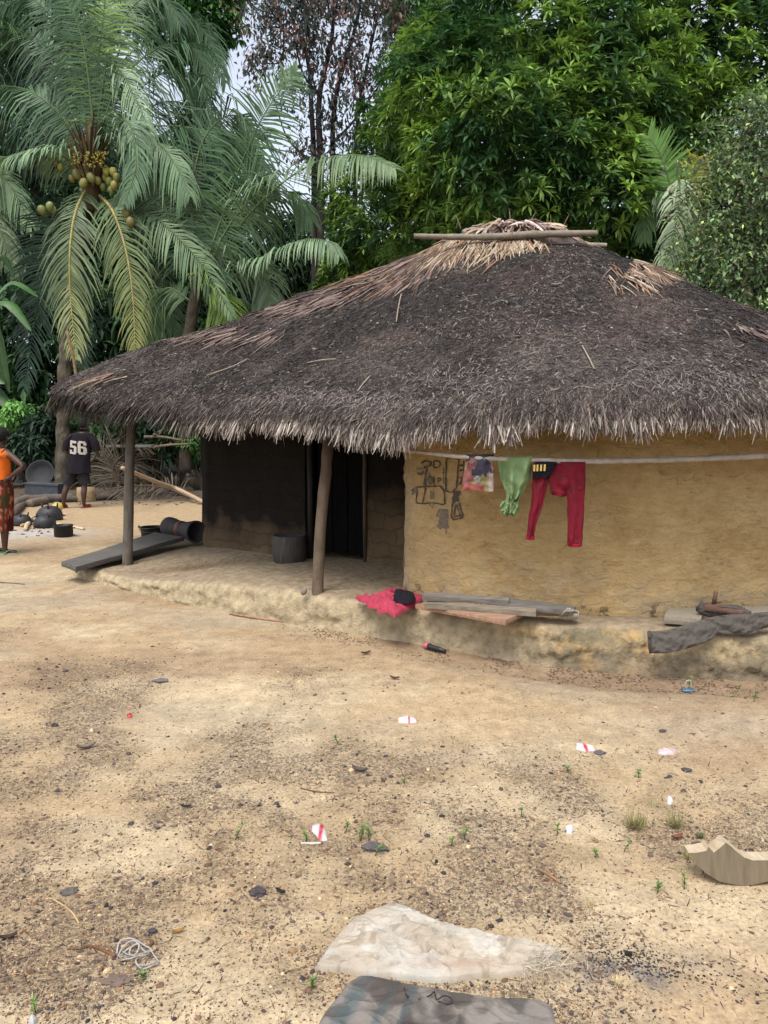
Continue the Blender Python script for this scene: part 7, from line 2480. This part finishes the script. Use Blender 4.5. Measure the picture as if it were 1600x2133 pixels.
# sawn wood block, lower right
pr_ = [(1435, 1777), (1452, 1776), (1472, 1772), (1476, 1764), (1487, 1776), (1500, 1766), (1512, 1755), (1524, 1764), (1535, 1774), (1550, 1786), (1567, 1792), (1600, 1792), (1680, 1788), (1680, 1838), (1600, 1836), (1575, 1842), (1550, 1846), (1500, 1837), (1472, 1820), (1455, 1805)]
yb = G(1545, 1846)[1]
A = np.array([P(u, v, yb + .004 * (1846 - v) / 10) for u, v in pr_])
Bk = A + np.array([.012, .075, .0]); Bk[:, 2] = np.maximum(Bk[:, 2] - .012, .0)
b = B(); nn = len(pr_)
NC = srgb(132, 118, 96); 
b.add(A, [tuple(range(nn))], NC); b.add(Bk, [tuple(range(nn))[::-1]], NC)
b.grid(np.array([A, Bk]), srgb(215, 196, 165), closed=True)
tag(recentre(b.build('wood_block', mat('sawn_wood', rough=.75, nscale=6, namt=.22, bump=.3, bscale=30, bdist=.002, stretch=(10, 2, 1.2)), smooth=False)), 'thick sawn wood offcut with a notched top lying at the right edge', 'wood block')


# weeds and tufts
def weed(u, v, hp, label, seed, k=5, col=((.07, .15, .04), (.15, .28, .07)), leafL=.020, woody=True):
    r = np.random.default_rng(seed)
    g0 = G(u, v); H = hp * g0[1] / FPX
    t = thing('weed', label, 'weed', g0, 'small green weeds sprouting from the gravel')
    b, s = B(), B()
    for j in range(max(1, k // 3)):
        top = np.array([r.normal(0, H * .25), r.normal(0, H * .2), H * r.uniform(.7, 1.0)])
        c = catmull([np.zeros(3), top * .5 + [r.normal(0, .004), 0, 0], top], 8)
        s.tube(c, np.linspace(.0022, .001, 8), 4, srgb(110, 95, 60))
        N = 16 if woody else 9
        q = c[np.clip(r.integers(2, 8, N), 0, 7)]
        a = r.random(N) * 2 * pi
        d = np.c_[np.cos(a), np.sin(a), r.uniform(.1, 1.2, N)]; d /= np.linalg.norm(d, axis=1, keepdims=True)
        cc = np.array(col[0]) + (np.array(col[1]) - np.array(col[0])) * r.random((N, 1))
        leaves(b, q, d, r.uniform(.6, 1.2, N) * leafL, r.uniform(.3, .45, N) * leafL, cc, r, .1)
    b.build('leaf', MAT_LEAF, t, smooth=False, world=False)
    s.build('stem', MAT_DRY, t, world=False)


for i, (u, v, hp, k, lab) in enumerate([(752, 1752, 42, 6, 'tallest green weed beside the dark flat stone'), (782, 1782, 26, 4, 'bright green weed in front of the dark flat stone'), (490, 1750, 44, 3, 'thin lone weed leaning at the left of the packet'),
                                       (637, 1752, 28, 3, 'weed just left of the torn packet'), (718, 1735, 30, 3, 'thin weed between the torn packet and the tallest weed'), (768, 1745, 22, 3, 'small weed right behind the tallest weed'),
                                       (940, 1762, 18, 3, 'small weed in the middle right of the tallest weed'), (968, 1748, 30, 3, 'upright weed right of the middle'), (1085, 1702, 30, 5, 'leafy weed in the right middle gravel'),
                                       (1162, 1738, 24, 4, 'weed left of the small white scrap'), (1240, 1785, 20, 3, 'little weed below the small white scrap'), (705, 1552, 26, 4, 'weed at the edge of the smooth sand'),
                                       (842, 1632, 12, 3, 'tiny weed on the gravel below the middle packet'), (1432, 1440, 40, 4, 'weed growing by the blue clip'), (1528, 1452, 34, 3, 'thin weed on the damp earth at the right'),
                                       (1570, 1462, 24, 3, 'little weed nearest the right edge of the damp earth'), (1425, 1852, 36, 3, 'thin weed in front of the sawn wood block'), (1465, 1820, 26, 4, 'leafy weed against the sawn wood block'),
                                       (1590, 1838, 18, 4, 'weed under the right end of the sawn wood block'), (293, 2038, 14, 4, 'tiny weed under the string tangle'), (75, 2110, 34, 3, 'pale weed in the lower left corner'),
                                       (1370, 1860, 22, 3, 'small weed left of the thin weed by the block'), (1185, 1610, 16, 3, 'tiny weed below the right packet'), (1330, 1620, 22, 3, 'little weed above the dry grass tuft'),
                                       (655, 2060, 26, 3, 'weed beside the left corner of the white sack'), (1300, 1775, 26, 4, 'leafy weed below the dry grass tuft')]):
    weed(u, v, hp, lab, 200 + i, k)


def tuft(u, v, hp, label, seed, n=46, cols=((.16, .17, .07), (.42, .34, .17)), spread=.6):
    r = np.random.default_rng(seed)
    g0 = G(u, v); H = hp * g0[1] / FPX
    b = B()
    a = r.random(n) * 2 * pi
    q = np.c_[r.normal(0, H * .12, n), r.normal(0, H * .08, n), np.zeros(n)]
    d = np.c_[np.cos(a) * spread, np.sin(a) * spread, r.uniform(.3, 1.3, n)]; d /= np.linalg.norm(d, axis=1, keepdims=True)
    cc = np.array(cols[0]) + (np.array(cols[1]) - np.array(cols[0])) * r.random((n, 1))
    ribbons(b, q, d, np.c_[np.cos(a), np.sin(a), .5 + 0 * a], r.uniform(.5, 1.1, n) * H, r.uniform(.0018, .0035, n), cc, -.35, 4)
    o = b.build('grass_tuft', MAT_STRAW, smooth=False); o.location = tuple(g0)
    tag(o, label, 'grass', 'grass tufts in the yard')


tuft(1325, 1725, 62, 'larger half dry grass tuft at the left of the pair', 301, 150, spread=.8)
tuft(1405, 1722, 56, 'half dry grass tuft with a reddish leaf at its foot', 302, 110, spread=.8)
tuft(1362, 1680, 50, 'sparse tall pale grass stalks behind the tuft pair', 303, 14)
tuft(1432, 1790, 40, 'grass tuft touching the left corner of the sawn wood block', 304, 40)
tuft(1285, 2050, 34, 'straw coloured dry tuft lying star-shaped by the ash patch', 305, 40, ((.42, .33, .17), (.6, .48, .28)), 1.6)
tuft(1224, 1888, 34, 'small dry straw tuft above the ash patch', 306, 18, ((.42, .33, .17), (.6, .48, .28)), .7)
tuft(1222, 1890, 20, 'dry straws at the foot of the small dry tuft', 307, 10, ((.42, .33, .17), (.6, .48, .28)), 1.2)
tuft(1460, 1745, 28, 'low green grass tuft above the sawn wood block', 308, 40, ((.06, .11, .05), (.2, .22, .10)), .8)
# charcoal flakes of the burnt patch
b = B(); r = np.random.default_rng(47); ng = 420
ng = 500; uu = r.normal(1310, 55, ng); vv = 2005 + (uu - 1310) * .16 + r.normal(0, 20, ng)
q = np.array([G(a, c) for a, c in zip(uu, vv)]); q = q[~under_sacks(q[:, 0], q[:, 1])]; ng = len(q)
lumps(b, q, r.uniform(.0018, .0055, ng) * 1.0, np.tile(srgb(46, 46, 50), (ng, 1)) * r.uniform(.5, 1.6, (ng, 1)), n=8, flat=.5)
uu = r.normal(1470, 90, 160); vv = 2025 + (uu - 1470) * .2 + r.normal(0, 20, 160)
q = np.array([G(a, c) for a, c in zip(uu, vv)])
lumps(b, q, r.uniform(.002, .0065, 160), np.tile(srgb(46, 46, 50), (160, 1)) * r.uniform(.5, 1.6, (160, 1)), n=8, flat=.5)
o = b.build('charcoal_flakes', MAT_STONE, smooth=False); o['kind'] = 'stuff'
# straw, leaf crumbs and twiglets strewn everywhere: nobody could count them
b = B(); r = np.random.default_rng(49)
x, y = scatter_ground(9000, 61, ymax=8, power=1.3, dens=lambda x, y: .35 + .65 * gravelness(x, y))
k_ = ~under_sacks(x, y); x, y = x[k_], y[k_]
N = len(x); a = r.random(N) * 2 * pi
d = np.c_[np.cos(a), np.sin(a), r.uniform(-.02, .12, N)]
sc_ = (1 + .12 * (y - 1.9))
cc = np.array([srgb(196, 162, 115), srgb(120, 92, 70), srgb(80, 62, 52), srgb(215, 190, 150)])[r.choice(4, N, p=[.35, .3, .2, .15])] * r.uniform(.7, 1.1, (N, 1))
ribbons(b, np.c_[x, y, gh(x, y) + .002], d, np.tile([0, 0, 1.0], (N, 1)) + r.normal(0, .2, (N, 3)), r.uniform(.008, .045, N) * sc_, r.uniform(.0012, .0035, N) * sc_, cc, .05, 2)
o = b.build('straw_litter', MAT_STRAW, smooth=False); o['kind'] = 'stuff'
# rubbish and crumbs collected in the drip gully
b = B(); ng = 3000
t = r.random(ng) ** .8
f_ = 84 + t * 80; base2 = np.c_[np.interp(f_, np.arange(200), PLC[:, 0]), np.interp(f_, np.arange(200), PLC[:, 1])]
off = -np.abs(r.normal(.04, .16, ng)) + .02
q2 = base2 + np.c_[np.full(ng, .25) * off, off] + r.normal(0, .03, (ng, 2))
kk_ = fbm(q2[:, 0] * 5, q2[:, 1] * 5, 0, 78, 3) > .44
q2 = q2[kk_]; ng = len(q2)
lumps(b, np.c_[q2, gh(q2[:, 0], q2[:, 1]) + .003], r.uniform(.003, .010, ng), np.array([srgb(140, 110, 88), srgb(110, 86, 70), srgb(170, 136, 106), srgb(90, 76, 66)])[r.integers(0, 4, ng)], n=8, flat=.4)
o = b.build('gully_debris', MAT_STONE, smooth=False); o['kind'] = 'stuff'
